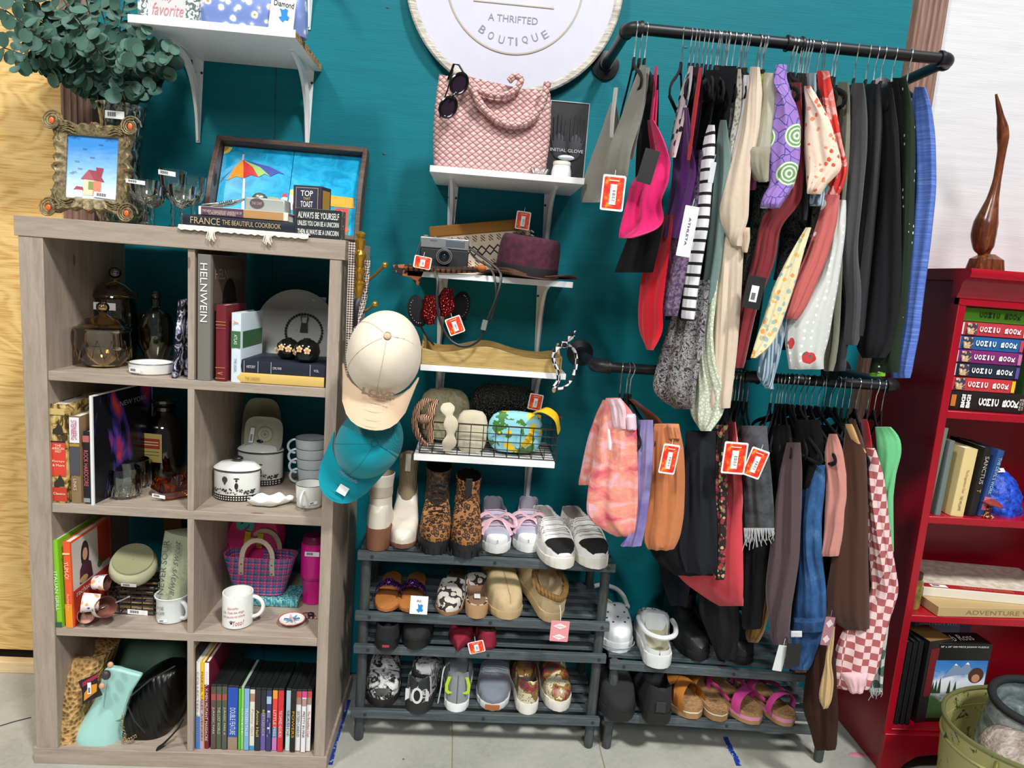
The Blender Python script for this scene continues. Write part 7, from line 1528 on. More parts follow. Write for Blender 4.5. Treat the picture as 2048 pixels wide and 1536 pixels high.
PKD = cpat('pink_white_dots', lambda n: dots(n, '#bc5f5c', '#ece2dc', 15, .20)); GND = cpat('green_white_dots', lambda n: dots(n, '#10240f', '#dfe8d0', 48, .17))
ROSE = cpat('sheer_rose_print', lambda n: n.mix(n.math('LESS_THAN', n.math('ADD', n.voro(n.obj(loc=(.1, 0, 0)), 13), n.math('MULTIPLY', n.noise(n.obj(), 40, 2), .25)), .33), dots(n, '#c9cdca', '#eef0ee', 50, .2), n.ramp(n.noise(n.obj(), 50, 1), [(.45, '#c23a3c'), (.6, '#4a6a4a')], 'CONSTANT')))
PCHK = cpat('dusty_pink_checker', lambda n: n.mix(n.n('ShaderNodeTexChecker', i_Vector=n.obj((1, 0.6, 1)), i_Scale=52.).outputs[1], '#a85a5c', '#e6c6c6'))
BSTR = cpat('blue_white_pinstripe', lambda n: n.ramp(n.math('FRACT', n.math('MULTIPLY', n.math('ADD', n.xyz(n.obj())[0], n.math('MULTIPLY', n.xyz(n.obj())[1], .6)), 170)), [(.4, '#5c7b96'), (.55, '#b6c8d6')]))
DEN = cpat('blue_denim', lambda n: n.ramp(n.noise(n.obj((1, 1, .5)), 16, 5, .65), [(.35, '#16365e'), (.55, '#2c5c92'), (.7, '#5d8cb8')])); GDEN = cpat('washed_grey_denim', lambda n: n.ramp(n.noise(n.obj(), 20, 5, .65), [(.35, '#2e3032'), (.6, '#52555a')]))
BLUE = cpat('heather_blue_linen', lambda n: n.ramp(n.noise(n.obj((3, 3, 60)), 5, 4, .6), [(.3, '#3f5cae'), (.55, '#5474c4'), (.75, '#7c96d8')])); MAUV = cpat('heather_mauve', lambda n: n.ramp(n.noise(n.obj(), 130, 2), [(.4, '#4e3a58'), (.6, '#826e8c')]))
DFL = cpat('red_black_ditsy_floral', lambda n: flowerp(n, '#1d1a18', ('#b04048', '#c8a882', '#8a3038', '#7c8a5c'), 85, .5)); REDW = cpat('red_white_tie_print', lambda n: n.ramp(n.noise(n.obj(), 14, 3, .5, 1.5), [(.46, '#d8352e'), (.5, '#e8b4ac'), (.56, '#e0786e')]))
LACE = cpat('pale_green_lace', lambda n: n.ramp(n.voro(n.obj(), 110, 'DISTANCE_TO_EDGE'), [(.05, '#b4bca4'), (.2, '#dbdfcf')])); RAIN = cpat('rainbow_band_print', lambda n: n.ramp(n.math('FRACT', n.math('MULTIPLY', n.xyz(n.obj())[2], 7)), [(.0, '#c86ab0'), (.25, '#e8d0c8'), (.45, '#e0702e'), (.65, '#dcb83a'), (.8, '#8aa83e')], 'CONSTANT'))
WF = cpat('white_leafy_print', lambda n: flowerp(n, '#d5cfd4', ('#2a5a5c', '#1c1c20', '#c88a98'), 40, .3)); TXT = cpat('dark_grey_floral', lambda n: n.ramp(n.noise(n.obj(), 50, 4, .6, 2), [(.44, '#2c2930'), (.52, '#7c8a7c'), (.6, '#4a4252')]))
DGF = cpat('white_teal_floral', lambda n: flowerp(n, '#c9d2ca', ('#2f4a44', '#4c6a60', '#1f3430'), 26, .42))
K = '#16161a'
UP = [
 ('sports_shirt', 'top', 'grey racerback sports top at the left end of the upper rail', '#817f78', [(130, 1281, 1292), (180, 1262, 1290), (240, 1240, 1282), (300, 1214, 1262), (352, 1203, 1255)], 1277, dict(yl=-.40, yr=-.50, th=.012, fold=.002), [('back_half', None, [(205, 1222, 1232), (250, 1206, 1240), (320, 1180, 1240), (370, 1163, 1232), (405, 1161, 1204)], dict(yl=-.2, yr=-.36, th=.012, fold=.002)), ('inner_lining', '#b4b8b0', [(135, 1288, 1300), (200, 1276, 1292), (260, 1262, 1278), (318, 1255, 1266)], dict(yl=-.36, yr=-.46, th=.008, fold=.002)), ('edge_binding', '#c9cbc6', [(175, 1228, 1236), (230, 1222, 1229), (275, 1220, 1226)], dict(yl=-.34, yr=-.40, th=.006, fold=.001))]),
 ('black_shirt', 'top', 'black sports top behind the hot pink camisole', K, [(150, 1292, 1318), (300, 1272, 1318), (440, 1268, 1330), (545, 1228, 1305)], 1288, dict(yl=-.3, yr=-.44), ()),
 ('camisole', 'top', 'hot pink strappy camisole beside the grey sports top', '#e0246e', [(240, 1296, 1306), (262, 1298, 1318), (290, 1302, 1330), (325, 1300, 1342), (365, 1262, 1338), (400, 1256, 1322), (440, 1246, 1330), (462, 1240, 1316), (476, 1243, 1262)], 1298, dict(yl=-.42, yr=-.50, th=.016, fold=.006), [('shoulder_strap', None, [(132, 1309, 1315), (190, 1305, 1311), (245, 1299, 1306)], dict(yl=-.46, yr=-.48, th=.004, fold=0)), ('shoulder_strap', None, [(180, 1312, 1316), (250, 1308, 1312)], dict(yl=-.46, yr=-.48, th=.004, fold=0))]),
 ('red_camisole', 'top', 'bright red camisole hanging low under the pink camisole', '#d8142c', [(430, 1326, 1346), (490, 1312, 1342), (540, 1284, 1336), (620, 1275, 1325), (665, 1277, 1327), (700, 1297, 1304)], 1373, dict(yl=-.36, yr=-.46, th=.012, fold=.004), ()),
 ('leafy_camisole', 'top', 'white leafy print camisole with thin straps', WF, [(132, 1378, 1386), (200, 1358, 1378), (260, 1344, 1366), (315, 1336, 1350)], 1389, dict(yl=-.38, yr=-.46, th=.008), ()),
 ('wine_shirt', 'top', 'dark wine velvet strappy top', '#3a1426', [(134, 1382, 1404), (200, 1372, 1404), (300, 1360, 1390), (340, 1350, 1380)], 1397, dict(yl=-.34, yr=-.47), [('red_strap', '#b8202c', [(135, 1398, 1405), (230, 1384, 1392), (320, 1374, 1380)], dict(yl=-.48, yr=-.5, th=.004, fold=0))]),
 ('purple_tank', 'top', 'deep purple tank top', '#4f1f66', [(215, 1364, 1376), (290, 1350, 1384), (340, 1346, 1398), (400, 1338, 1384), (476, 1322, 1360)], 1406, dict(yl=-.40, yr=-.49, th=.014, fold=.005), ()),
 ('heather_tank', 'top', 'heather mauve tank top with a white brand tag', MAUV, [(300, 1390, 1404), (345, 1382, 1412), (410, 1352, 1402), (500, 1338, 1382), (570, 1326, 1364), (632, 1319, 1352)], 1415, dict(yl=-.42, yr=-.49, th=.014, fold=.005), ()),
 ('black_tank', 'top', 'black tank top beside the striped shirt', K, [(140, 1412, 1442), (260, 1396, 1418), (420, 1384, 1400), (560, 1352, 1372), (640, 1346, 1366)], 1423, dict(yl=-.36, yr=-.46), ()),
 ('striped_shirt', 'shirt', 'black and white striped long sleeve shirt', STR, [(250, 1418, 1428), (275, 1408, 1430), (400, 1400, 1418), (440, 1388, 1418), (520, 1372, 1404), (590, 1368, 1392), (642, 1364, 1386)], 1432, dict(yl=-.47, yr=-.51, th=.022, fold=.001), ()),
 ('black_lace_shirt', 'top', 'black sheer top right of the striped shirt', '#1c1d22', [(132, 1440, 1474), (220, 1428, 1462), (320, 1424, 1446), (400, 1416, 1440)], 1442, dict(yl=-.34, yr=-.47), ()),
 ('sage_tank', 'top', 'grey green long tank right of the striped shirt', '#6f8682', [(240, 1440, 1452), (330, 1428, 1462), (430, 1420, 1450), (540, 1408, 1440), (606, 1398, 1428)], 1446, dict(yl=-.44, yr=-.49, th=.016), ()),
 ('paisley_dress', 'dress', 'dark paisley print dress flaring over the lower rail', PAIS, [(560, 1372, 1420), (640, 1340, 1412), (720, 1318, 1400), (780, 1304, 1392), (800, 1320, 1390), (818, 1352, 1386)], 1453, dict(yl=-.40, yr=-.49, th=.02, fold=.008), ()),
 ('crochet_shirt', 'top', 'off white crocheted top', cpat('off_white_crochet', lambda n: n.ramp(n.voro(n.obj(), 110), [(.2, '#8f8a80'), (.5, '#d8d4c8')])), [(138, 1464, 1482), (175, 1464, 1483), (230, 1462, 1478), (300, 1448, 1464), (370, 1436, 1448)], 1464, dict(yl=-.42, yr=-.48), ()),
 ('white_shirt', 'top', 'plain white top left of the ivory tee', '#dcdce4', [(150, 1488, 1498), (215, 1480, 1498), (280, 1458, 1490), (345, 1440, 1476), (372, 1442, 1462), (398, 1446, 1452)], 1475, dict(yl=-.45, yr=-.495), ()),
 ('ivory_tee', 'shirt', 'long ivory tee with folded short sleeve in the middle of the upper rail', '#d6c4b0', [(134, 1502, 1518), (180, 1500, 1520), (260, 1484, 1516), (340, 1460, 1502), (420, 1436, 1498), (445, 1440, 1498), (470, 1450, 1484), (492, 1468, 1480)], 1489, dict(yl=-.48, yr=-.52, th=.03, fold=.003), [('body_front', None, [(430, 1444, 1494), (520, 1432, 1486), (600, 1428, 1482), (700, 1424, 1474), (816, 1416, 1460)], dict(yl=-.46, yr=-.50, th=.03, fold=.006)), ('sleeve_fold', '#c9b6a0', [(455, 1466, 1500), (480, 1476, 1500), (505, 1486, 1493)], dict(yl=-.50, yr=-.525, th=.012, fold=.002))]),
 ('lace_dress', 'dress', 'pale green dress with lace hem hanging lowest of the tops', LACE, [(560, 1410, 1436), (640, 1396, 1430), (668, 1390, 1428), (730, 1392, 1432), (790, 1382, 1452), (830, 1378, 1448), (862, 1404, 1420)], 1493, dict(yl=-.44, yr=-.49, th=.02, fold=.007), ()),
 ('rainbow_shirt', 'top', 'pink top with rainbow bands', RAIN, [(148, 1520, 1540), (200, 1518, 1530), (262, 1510, 1522)], 1498, dict(yl=-.46, yr=-.49), [('pink_hem', '#c85a98', [(330, 1500, 1518), (380, 1500, 1508)], dict(yl=-.46, yr=-.49))]),
 ('linen_shirt', 'shirt', 'sage beige linen shirt with rolled sleeve', '#aeab98', [(146, 1530, 1546), (190, 1528, 1554), (250, 1514, 1554), (298, 1504, 1546), (330, 1500, 1540), (362, 1512, 1536)], 1502, dict(yl=-.49, yr=-.525, th=.035, fold=.003), [('sleeve_cuff', '#96937f', [(294, 1496, 1540), (330, 1494, 1536), (364, 1516, 1534)], dict(yl=-.515, yr=-.54, th=.014, fold=.002))]),
 ('purple_blouse', 'blouse', 'purple blouse with green chrysanthemum print and puff sleeve', PURP, [(130, 1552, 1574), (158, 1552, 1566), (178, 1556, 1574), (205, 1550, 1592), (250, 1544, 1602), (320, 1536, 1600), (370, 1540, 1590), (392, 1524, 1576), (416, 1520, 1560)], 1524, dict(yl=-.52, yr=-.545, th=.04, fold=.004), ()),
 ('dark_floral_dress', 'dress', 'dark grey green floral dress behind the purple blouse', TXT, [(370, 1512, 1540), (450, 1500, 1530), (560, 1480, 1504), (640, 1472, 1492)], 1528, dict(yl=-.40, yr=-.47), ()),
 ('brick_shirt', 'shirt', 'brick red frayed linen shirt', '#7c2a30', [(165, 1584, 1602), (250, 1586, 1602), (330, 1594, 1606), (392, 1560, 1606), (410, 1534, 1606), (445, 1520, 1560), (520, 1506, 1552), (620, 1480, 1512), (736, 1458, 1488)], 1537, dict(yl=-.47, yr=-.505, th=.02, fold=.006), ()),
 ('charcoal_vest', 'top', 'charcoal knit top with a narrow visible edge', '#38383e', [(154, 1600, 1614), (260, 1600, 1614), (400, 1602, 1618), (440, 1600, 1612)], 1610, dict(yl=-.46, yr=-.50), ()),
 ('blue_shirt', 'top', 'pale blue top with striped cuff', '#93a6b4', [(146, 1612, 1632), (220, 1620, 1636), (300, 1630, 1640)], 1613, dict(yl=-.46, yr=-.49), [('striped_cuff', BSTR, [(368, 1624, 1650), (412, 1618, 1646)], dict(yl=-.48, yr=-.52, th=.02))]),
 ('peach_blouse', 'blouse', 'peach blossom print blouse with a short puff sleeve', PEACH, [(172, 1612, 1618), (200, 1612, 1638), (240, 1610, 1660), (300, 1608, 1678), (340, 1612, 1686), (362, 1612, 1660), (388, 1616, 1640)], 1619, dict(yl=-.52, yr=-.545, th=.03, fold=.004), ()),
 ('red_blouse', 'blouse', 'red and white tie print blouse behind the peach blouse', REDW, [(142, 1634, 1658), (200, 1640, 1668), (280, 1650, 1682), (335, 1670, 1696), (370, 1660, 1688), (408, 1645, 1668)], 1623, dict(yl=-.48, yr=-.515, th=.02), ()),
 ('dotted_blouse', 'blouse', 'salmon pink blouse with large white dots', PKD, [(390, 1648, 1680), (450, 1632, 1674), (520, 1606, 1654), (580, 1576, 1628), (625, 1568, 1608), (638, 1572, 1594)], 1629, dict(yl=-.49, yr=-.52, th=.03, fold=.004), ()),
 ('rose_blouse', 'blouse', 'sheer white rose print blouse with gathered cuff', ROSE, [(400, 1678, 1690), (480, 1660, 1690), (560, 1630, 1678), (640, 1572, 1664), (690, 1568, 1656), (708, 1574, 1646), (738, 1578, 1648)], 1646, dict(yl=-.485, yr=-.51, th=.035, fold=.005), ()),
 ('tie_scarf_shirt', 'top', 'orange and cream floral top with a long pointed tie', ORF, [(455, 1612, 1622), (510, 1578, 1606), (570, 1548, 1590), (640, 1526, 1566), (690, 1508, 1546), (716, 1503, 1512)], 1656, dict(yl=-.51, yr=-.53, th=.014, fold=.003), ()),
 ('pinstripe_shirt', 'shirt', 'blue and white pinstripe shirt sleeve pointing down to the lower rail', BSTR, [(560, 1560, 1592), (620, 1545, 1580), (700, 1520, 1564), (760, 1510, 1548), (778, 1536, 1544)], 1660, dict(yl=-.46, yr=-.49, th=.02, fold=.004), ()),
 ('olive_shirt', 'shirt', 'olive grey shirt right of the red blouse', '#79796a', [(164, 1676, 1698), (200, 1674, 1700), (280, 1676, 1698), (420, 1674, 1690), (700, 1648, 1676), (742, 1650, 1664)], 1678, dict(yl=-.44, yr=-.49, th=.02), ()),
 ('grey_jacket', 'jacket', 'dark grey suede jacket on the right half of the upper rail', '#434447', [(166, 1706, 1726), (210, 1698, 1732), (300, 1696, 1732), (420, 1672, 1722), (500, 1668, 1712), (600, 1700, 1716), (690, 1690, 1710)], 1723, dict(yl=-.45, yr=-.51, th=.03, fold=.004), [('sleeve_cuff', '#3c3c40', [(600, 1684, 1716), (700, 1660, 1692), (742, 1658, 1690)], dict(yl=-.42, yr=-.48, th=.02))]),
 ('leather_jacket', 'jacket', 'black leather look jacket right of the dark grey jacket', mat('#26282b', .38, bump=(90, .2)), [(168, 1734, 1758), (240, 1728, 1764), (360, 1724, 1758), (480, 1710, 1746), (600, 1700, 1730), (672, 1690, 1724)], 1747, dict(yl=-.45, yr=-.51, th=.03, fold=.005), ()),
 ('black_blazer', 'jacket', 'plain black blazer with a curved hem', '#1d1e21', [(176, 1762, 1784), (260, 1754, 1796), (400, 1748, 1804), (560, 1726, 1804), (660, 1710, 1800), (700, 1704, 1790), (716, 1724, 1770)], 1763, dict(yl=-.43, yr=-.50, th=.03, fold=.004), ()),
 ('black_cardigan', 'cardigan', 'black cardigan between the blazer and the green dotted dress', '#18181b', [(164, 1776, 1796), (240, 1784, 1808), (380, 1790, 1812), (560, 1790, 1806)], 1777, dict(yl=-.44, yr=-.49, th=.02), ()),
 ('dotted_dress', 'dress', 'dark green dress with small white dots', GND, [(156, 1786, 1812), (200, 1800, 1822), (300, 1806, 1824), (480, 1804, 1818), (620, 1780, 1808), (690, 1750, 1800), (745, 1738, 1798)], 1799, dict(yl=-.44, yr=-.508, th=.03, fold=.004), [('lime_hem', '#8ade3a', [(742, 1738, 1772), (753, 1742, 1768)], dict(yl=-.42, yr=-.48, th=.02))]),
 ('blue_shirt', 'shirt', 'bright blue linen shirt at the right end of the upper rail', BLUE, [(174, 1832, 1848), (200, 1824, 1860), (280, 1824, 1870), (380, 1826, 1872), (500, 1812, 1860), (600, 1802, 1846), (684, 1794, 1836), (690, 1790, 1832), (756, 1782, 1820)], 1830, dict(yl=-.45, yr=-.51, th=.035, fold=.004), ())]
UP += [
 ('black_long_shirt', 'shirt', 'long black shirt deep between the ivory tee and the brick red shirt', K, [(150, 1510, 1560), (300, 1500, 1556), (480, 1490, 1540), (640, 1470, 1520), (720, 1465, 1500)], 1535, dict(yl=-.2, yr=-.40), ()),
 ('black_long_shirt', 'shirt', 'long black shirt deep behind the peach blouse and the floral tie', '#141417', [(160, 1596, 1650), (300, 1590, 1640), (440, 1570, 1625), (600, 1545, 1600), (700, 1530, 1580)], 1592, dict(yl=-.2, yr=-.42), ()),
 ('brown_floral_shirt', 'shirt', 'brown floral shirt showing between the brick red shirt and floral tie', TXT, [(400, 1565, 1650), (470, 1560, 1640), (560, 1545, 1600)], 1600, dict(yl=-.3, yr=-.44), ()),
 ('black_lace_dress', 'dress', 'black dress deep behind the paisley print dress', K, [(160, 1395, 1450), (300, 1370, 1440), (500, 1345, 1420), (640, 1330, 1400)], 1460, dict(yl=-.16, yr=-.36), ()),
 ('dark_grey_dress', 'dress', 'dark grey dress deep between the rose blouse and grey jacket', '#2a2b2e', [(170, 1668, 1712), (400, 1655, 1705), (600, 1640, 1690), (760, 1640, 1675)], 1684, dict(yl=-.2, yr=-.40), ())]
for nm, cat, lab, m, rows, hk_, kw, ex in UP:
    garment(nm, cat, lab, m, rows, hk_, 2.072, extra=ex, yaw=.12*math.sin(hk_*.7), ph=hk_*.37, **kw)
for px in (1460, 1535, 1592, 1600): hanger(px, 2.072, 'plain black velvet hanger crowded among the tops of the upper rail', 'spare hangers on the upper rail', yaw=.1*math.sin(px))
LO = [
 ('black_dress', 'dress', 'black dress deep behind the denim jacket and the pink cropped top', K, [(850, 1570, 1690), (1000, 1560, 1680), (1150, 1560, 1660), (1260, 1540, 1640)], 1590, dict(yl=-.14, yr=-.36, th=.03), ()),
 ('black_cloak', 'coat', 'black coat deep behind the coral skirt and grey denim shorts', K, [(860, 1400, 1560), (1000, 1390, 1560), (1150, 1400, 1550), (1220, 1420, 1540)], 1471, dict(yl=-.12, yr=-.34, th=.03), ()),
 ('tie_dye_shorts', 'shorts', 'pink and orange tie dye lounge shorts at the left end of the lower rail', TIE, [(796, 1212, 1240), (830, 1204, 1272), (900, 1190, 1275), (980, 1176, 1276), (1030, 1172, 1276), (1056, 1200, 1275), (1072, 1236, 1273)], 1248, dict(yl=-.40, yr=-.44, th=.035, fold=.008), [('waistband', '#e3c0cc', [(798, 1214, 1238), (812, 1218, 1252), (858, 1226, 1252)], dict(yl=-.42, yr=-.45, th=.02)), ('waistband', '#eccada', [(828, 1254, 1270), (860, 1256, 1272)], dict(yl=-.44, yr=-.455, th=.03, fold=0)), ('back_leg', TIE, [(800, 1206, 1216), (860, 1180, 1206), (930, 1164, 1196), (970, 1156, 1188)], dict(yl=-.28, yr=-.36, th=.02)), ('drawstring', '#efe4ea', [(858, 1214, 1219), (890, 1215, 1224), (900, 1217, 1222)], dict(yl=-.455, yr=-.46, th=.006, fold=0))]),
 ('lavender_shorts', 'shorts', 'lavender tie dye shorts behind the pink tie dye shorts', LTIE, [(840, 1276, 1306), (880, 1276, 1306), (960, 1272, 1302), (1060, 1262, 1290), (1092, 1240, 1282)], 1260, dict(yl=-.42, yr=-.46, th=.02), ()),
 ('orange_shorts', 'shorts', 'tan orange paperbag waist shorts with a red price tag', '#c4794c', [(848, 1308, 1358), (870, 1304, 1362), (900, 1300, 1368), (960, 1298, 1370), (1030, 1292, 1368), (1078, 1284, 1360), (1098, 1296, 1348)], 1267, dict(yl=-.42, yr=-.455, th=.04, fold=.007, nf=4), [('waist_side', '#b06a40', [(798, 1256, 1266), (830, 1290, 1312), (862, 1300, 1335)], dict(yl=-.30, yr=-.42, th=.012)), ('waist_fold', '#c98258', [(848, 1334, 1358), (878, 1336, 1362)], dict(yl=-.455, yr=-.468, th=.02, fold=.003))]),
 ('black_skirt', 'skirt', 'black pleated skirt right of the orange shorts', '#202228', [(862, 1372, 1432), (940, 1366, 1434), (1040, 1360, 1438), (1100, 1354, 1438), (1146, 1372, 1440)], 1471, dict(yl=-.40, yr=-.44, th=.04, fold=.010, nf=3), ()),
 ('black_under_skirt', 'skirt', 'black underskirt showing below the orange shorts', K, [(1080, 1290, 1360), (1120, 1310, 1420), (1150, 1350, 1436)], 1475, dict(yl=-.38, yr=-.41, th=.02), ()),
 ('ditsy_skirt', 'skirt', 'narrow edge of a red and black ditsy floral skirt', DFL, [(850, 1430, 1456), (940, 1434, 1452), (1060, 1434, 1450), (1160, 1432, 1447)], 1480, dict(yl=-.43, yr=-.46, th=.02), ()),
 ('coral_skirt', 'skirt', 'coral red denim skirt flaring behind the black skirt', '#cf4550', [(844, 1450, 1470), (900, 1454, 1474), (1000, 1450, 1482), (1090, 1330, 1486), (1130, 1340, 1487), (1170, 1372, 1488), (1212, 1440, 1488)], 1487, dict(yl=-.33, yr=-.45, th=.03, fold=.005), ()),
 ('denim_shorts', 'shorts', 'washed grey denim shorts with frayed hems and red price tags', GDEN, [(852, 1480, 1534), (880, 1482, 1536), (960, 1486, 1544), (1040, 1488, 1550), (1066, 1488, 1552)], 1553, dict(yl=-.40, yr=-.44, th=.035, fold=.004), ()),
 ('navy_trousers', 'trousers', 'dark navy trousers hanging at the back below the orange shorts', '#171a24', [(1100, 1312, 1350), (1160, 1322, 1384), (1210, 1340, 1372)], 1495, dict(yl=-.22, yr=-.26, th=.03), ()),
 ('black_trousers', 'trousers', 'black trousers hanging below the coral skirt', '#1e1e22', [(1150, 1395, 1470), (1220, 1398, 1478), (1270, 1420, 1480), (1320, 1440, 1470)], 1505, dict(yl=-.26, yr=-.34, th=.04, fold=.008), ()),
 ('black_jeans', 'jeans', 'black jeans hanging below the grey denim shorts', '#1c1e20', [(1040, 1490, 1540), (1120, 1486, 1532), (1200, 1484, 1526), (1258, 1486, 1520)], 1564, dict(yl=-.34, yr=-.40, th=.04, fold=.006), ()),
 ('tan_coat', 'coat', 'edge of a tan lined coat behind the black jeans', '#8a6230', [(1180, 1530, 1545), (1260, 1490, 1530), (1285, 1500, 1512)], 1570, dict(yl=-.3, yr=-.36, th=.02), ()),
 ('black_hoodie', 'jacket', 'black top crowded on the lower rail behind the mauve tunic', '#131316', [(850, 1545, 1580), (940, 1542, 1590), (1050, 1545, 1570)], 1575, dict(yl=-.36, yr=-.42, th=.03), ()),
 ('mauve_tunic', 'tunic', 'dusty brown mauve long tunic on the lower rail', '#544448', [(885, 1574, 1600), (940, 1562, 1602), (1040, 1546, 1600), (1120, 1536, 1598), (1185, 1528, 1588), (1230, 1536, 1580), (1290, 1552, 1572)], 1582, dict(yl=-.42, yr=-.475, th=.035, fold=.008), ()),
 ('black_blouse', 'blouse', 'black top with open neck beside the denim jacket', '#17171b', [(840, 1585, 1640), (900, 1600, 1648), (980, 1600, 1620)], 1599, dict(yl=-.38, yr=-.46, th=.02), ()),
 ('denim_jacket', 'jacket', 'blue denim jacket on the lower rail', DEN, [(930, 1628, 1648), (980, 1604, 1648), (1040, 1598, 1640), (1120, 1606, 1640), (1170, 1594, 1652), (1260, 1584, 1652), (1285, 1586, 1640), (1340, 1588, 1612)], 1622, dict(yl=-.42, yr=-.48, th=.04, fold=.006), [('waistband', DEN, [(1236, 1586, 1652), (1262, 1584, 1650)], dict(yl=-.44, yr=-.495, th=.045, fold=.002)), ('inner_label', '#d8dadc', [(1262, 1582, 1604), (1274, 1582, 1604)], dict(yl=-.49, yr=-.50, th=.004, fold=0))]),
 ('pink_shirt', 'top', 'salmon pink cropped top with flutter sleeve', '#c98a80', [(868, 1660, 1672), (900, 1650, 1684), (960, 1652, 1694), (1004, 1650, 1697), (1010, 1650, 1690), (1060, 1648, 1688), (1112, 1644, 1676)], 1634, dict(yl=-.46, yr=-.50, th=.03, fold=.004), ()),
 ('brown_shirt', 'shirt', 'chocolate brown flared sleeve shirt', '#4a2e22', [(850, 1694, 1712), (900, 1688, 1730), (1000, 1676, 1736), (1100, 1664, 1736), (1180, 1656, 1738), (1240, 1650, 1740), (1258, 1690, 1738)], 1685, dict(yl=-.47, yr=-.52, th=.04, fold=.004), [('lining', '#c9a06a', [(848, 1690, 1704), (880, 1704, 1716), (906, 1722, 1732)], dict(yl=-.5, yr=-.52, th=.014, fold=0))]),
 ('checker_hoodie', 'sweatshirt', 'dusty pink and white checkered sweatshirt', PCHK, [(896, 1728, 1748), (950, 1734, 1764), (1040, 1736, 1776), (1120, 1738, 1788), (1184, 1742, 1800), (1230, 1700, 1782), (1290, 1670, 1766), (1340, 1664, 1756), (1376, 1664, 1738)], 1725, dict(yl=-.47, yr=-.51, th=.045, fold=.007), [('ribbed_cuff', '#e6bcc4', [(1346, 1682, 1736), (1386, 1700, 1726)], dict(yl=-.5, yr=-.52, th=.02))]),
 ('red_halter', 'top', 'bright red halter strap top behind the checkered sweatshirt', '#c01c2c', [(838, 1722, 1734), (880, 1728, 1742), (910, 1734, 1744)], 1749, dict(yl=-.45, yr=-.49, th=.01, fold=0), ()),
 ('green_shirt', 'top', 'mint green top at the right end of the lower rail', '#6cc488', [(854, 1750, 1782), (872, 1752, 1802), (912, 1754, 1804), (930, 1758, 1796), (1000, 1764, 1784), (1110, 1766, 1782)], 1763, dict(yl=-.44, yr=-.47, th=.03, fold=.003), ()),
 ('floral_scarf_shirt', 'top', 'white and dark green floral top with a frayed hem', DGF, [(1180, 1760, 1780), (1260, 1752, 1774), (1340, 1742, 1768), (1384, 1738, 1766)], 1778, dict(yl=-.42, yr=-.46, th=.02), ()),
 ('brown_flared_trousers', 'trousers', 'dark brown flared trousers reaching lowest beside the red bookcase', '#38201a', [(1250, 1632, 1662), (1330, 1612, 1672), (1420, 1604, 1676), (1450, 1618, 1676), (1500, 1632, 1670)], 1698, dict(yl=-.43, yr=-.49, th=.04, fold=.007), ()),
 ('cream_pouch_strap', 'belt', 'cream gathered fabric belt hanging in front of the brown flared trousers', '#c4a676', [(1254, 1660, 1670), (1320, 1652, 1662), (1360, 1642, 1668), (1400, 1636, 1664), (1416, 1646, 1656)], 1711, dict(yl=-.52, yr=-.53, th=.02, fold=.004), ()),
 ('rust_trousers', 'trousers', 'rust pink trouser leg beside the denim jacket hem', '#8c5648', [(1250, 1612, 1640), (1300, 1606, 1634), (1345, 1590, 1612)], 1660, dict(yl=-.38, yr=-.44, th=.02), ())]
for nm, cat, lab, m, rows, hk_, kw, ex in LO:
    garment(nm, cat, lab, m, rows, hk_, 1.190, extra=ex, yaw=.15*math.sin(hk_*.9), ph=hk_*.37, **kw)
for px in (1590, 1611, 1648, 1672): hanger(px, 1.190, 'plain black velvet hanger crowded among the jackets of the lower rail', 'spare hangers on the lower rail', yaw=.12*math.sin(px))
# frayed hem threads of the denim shorts and floral top
for nm, x0, x1, y0, n_, L, d in (('denim_shorts', 1488, 1550, 1062, 34, 34, -.45), ('floral_scarf_shirt', 1740, 1766, 1382, 12, 16, -.465)):
    o = [q for q in bpy.data.objects if q.name == nm][0]; g = G(); rr = random.Random(2)
    for k in range(n_):
        px = x0+(x1-x0)*k/n_; l = L*rr.uniform(.3, 1)*(1.2-k/n_*.5); g.tube([tuple(PY(px, y0-6, d)), tuple(PY(px+rr.uniform(-3, 3), y0+l*.5, d-.004)), tuple(PY(px+rr.uniform(-4, 6), y0+l, d))], .0011, 4)
    mk('frayed_hem', g, mat('#b9b9bb', .8), o, world=True)
redtag(1226, 386, -.52, .02, 'red swing tag hanging from the grey sports top', .055, .082)
redtag(1338, 918, -.50, .10, 'red swing tag on the tan orange shorts', .044, .078, .1)
redtag(1469, 916, -.50, .02, 'larger red swing tag in front of the coral skirt', .062, .084); redtag(1511, 926, -.485, .28, 'tilted red swing tag on the grey denim shorts', .05, .078)
def card(name, label, px, py, y, w, h, m, rot=0, cat='tag', bc=None, tx=None, yw=0):
    o = thing(name, label, cat, PY(px, py, y), (0, rot, yw)); patch('card', o, (0, 0, 0), (1, 0, 0), (0, 0, 1), w, h, mat(m, .5), th=.0007, r=.002)
    mk('string', G().tube([(0, -.001, h/2-.003), (.002, .003, h/2+.018)], .0006, 4), mat(m, .5), o)
    if bc: barcode(o, (0, -.0014, bc), (0, 0, 1), (-1, 0, 0), h*.5, w*.42)
    if tx: text(tx, INK, o, (0, -.0014, 0), (0, 0, -1), (1, 0, 0), h*.55, w*.16)
    return o
card('brand_tag', 'long white brand tag with sideways lettering on the heather mauve tank', 1375, 463, -.54, .034, .118, '#dcdce2', .09, tx='ATHLETA')
card('black_tag', 'black swing tag with white sticker in front of the brick red shirt', 1508, 585, -.54, .044, .078, '#1b1c1e', .10, bc=-.003)
card('black_tag', 'blank black swing tag pinned to the hot pink camisole', 1296, 333, -.53, .036, .078, '#17171a', .2)
card('black_tag', 'black swing tag with white sticker under the denim jacket', 1586, 1310, -.53, .040, .066, '#17181a', -.03, bc=-.0)
card('white_tag', 'white folded swing tag beside the black one under the denim jacket', 1560, 1316, -.52, .026, .074, '#d4d8d6', .12)
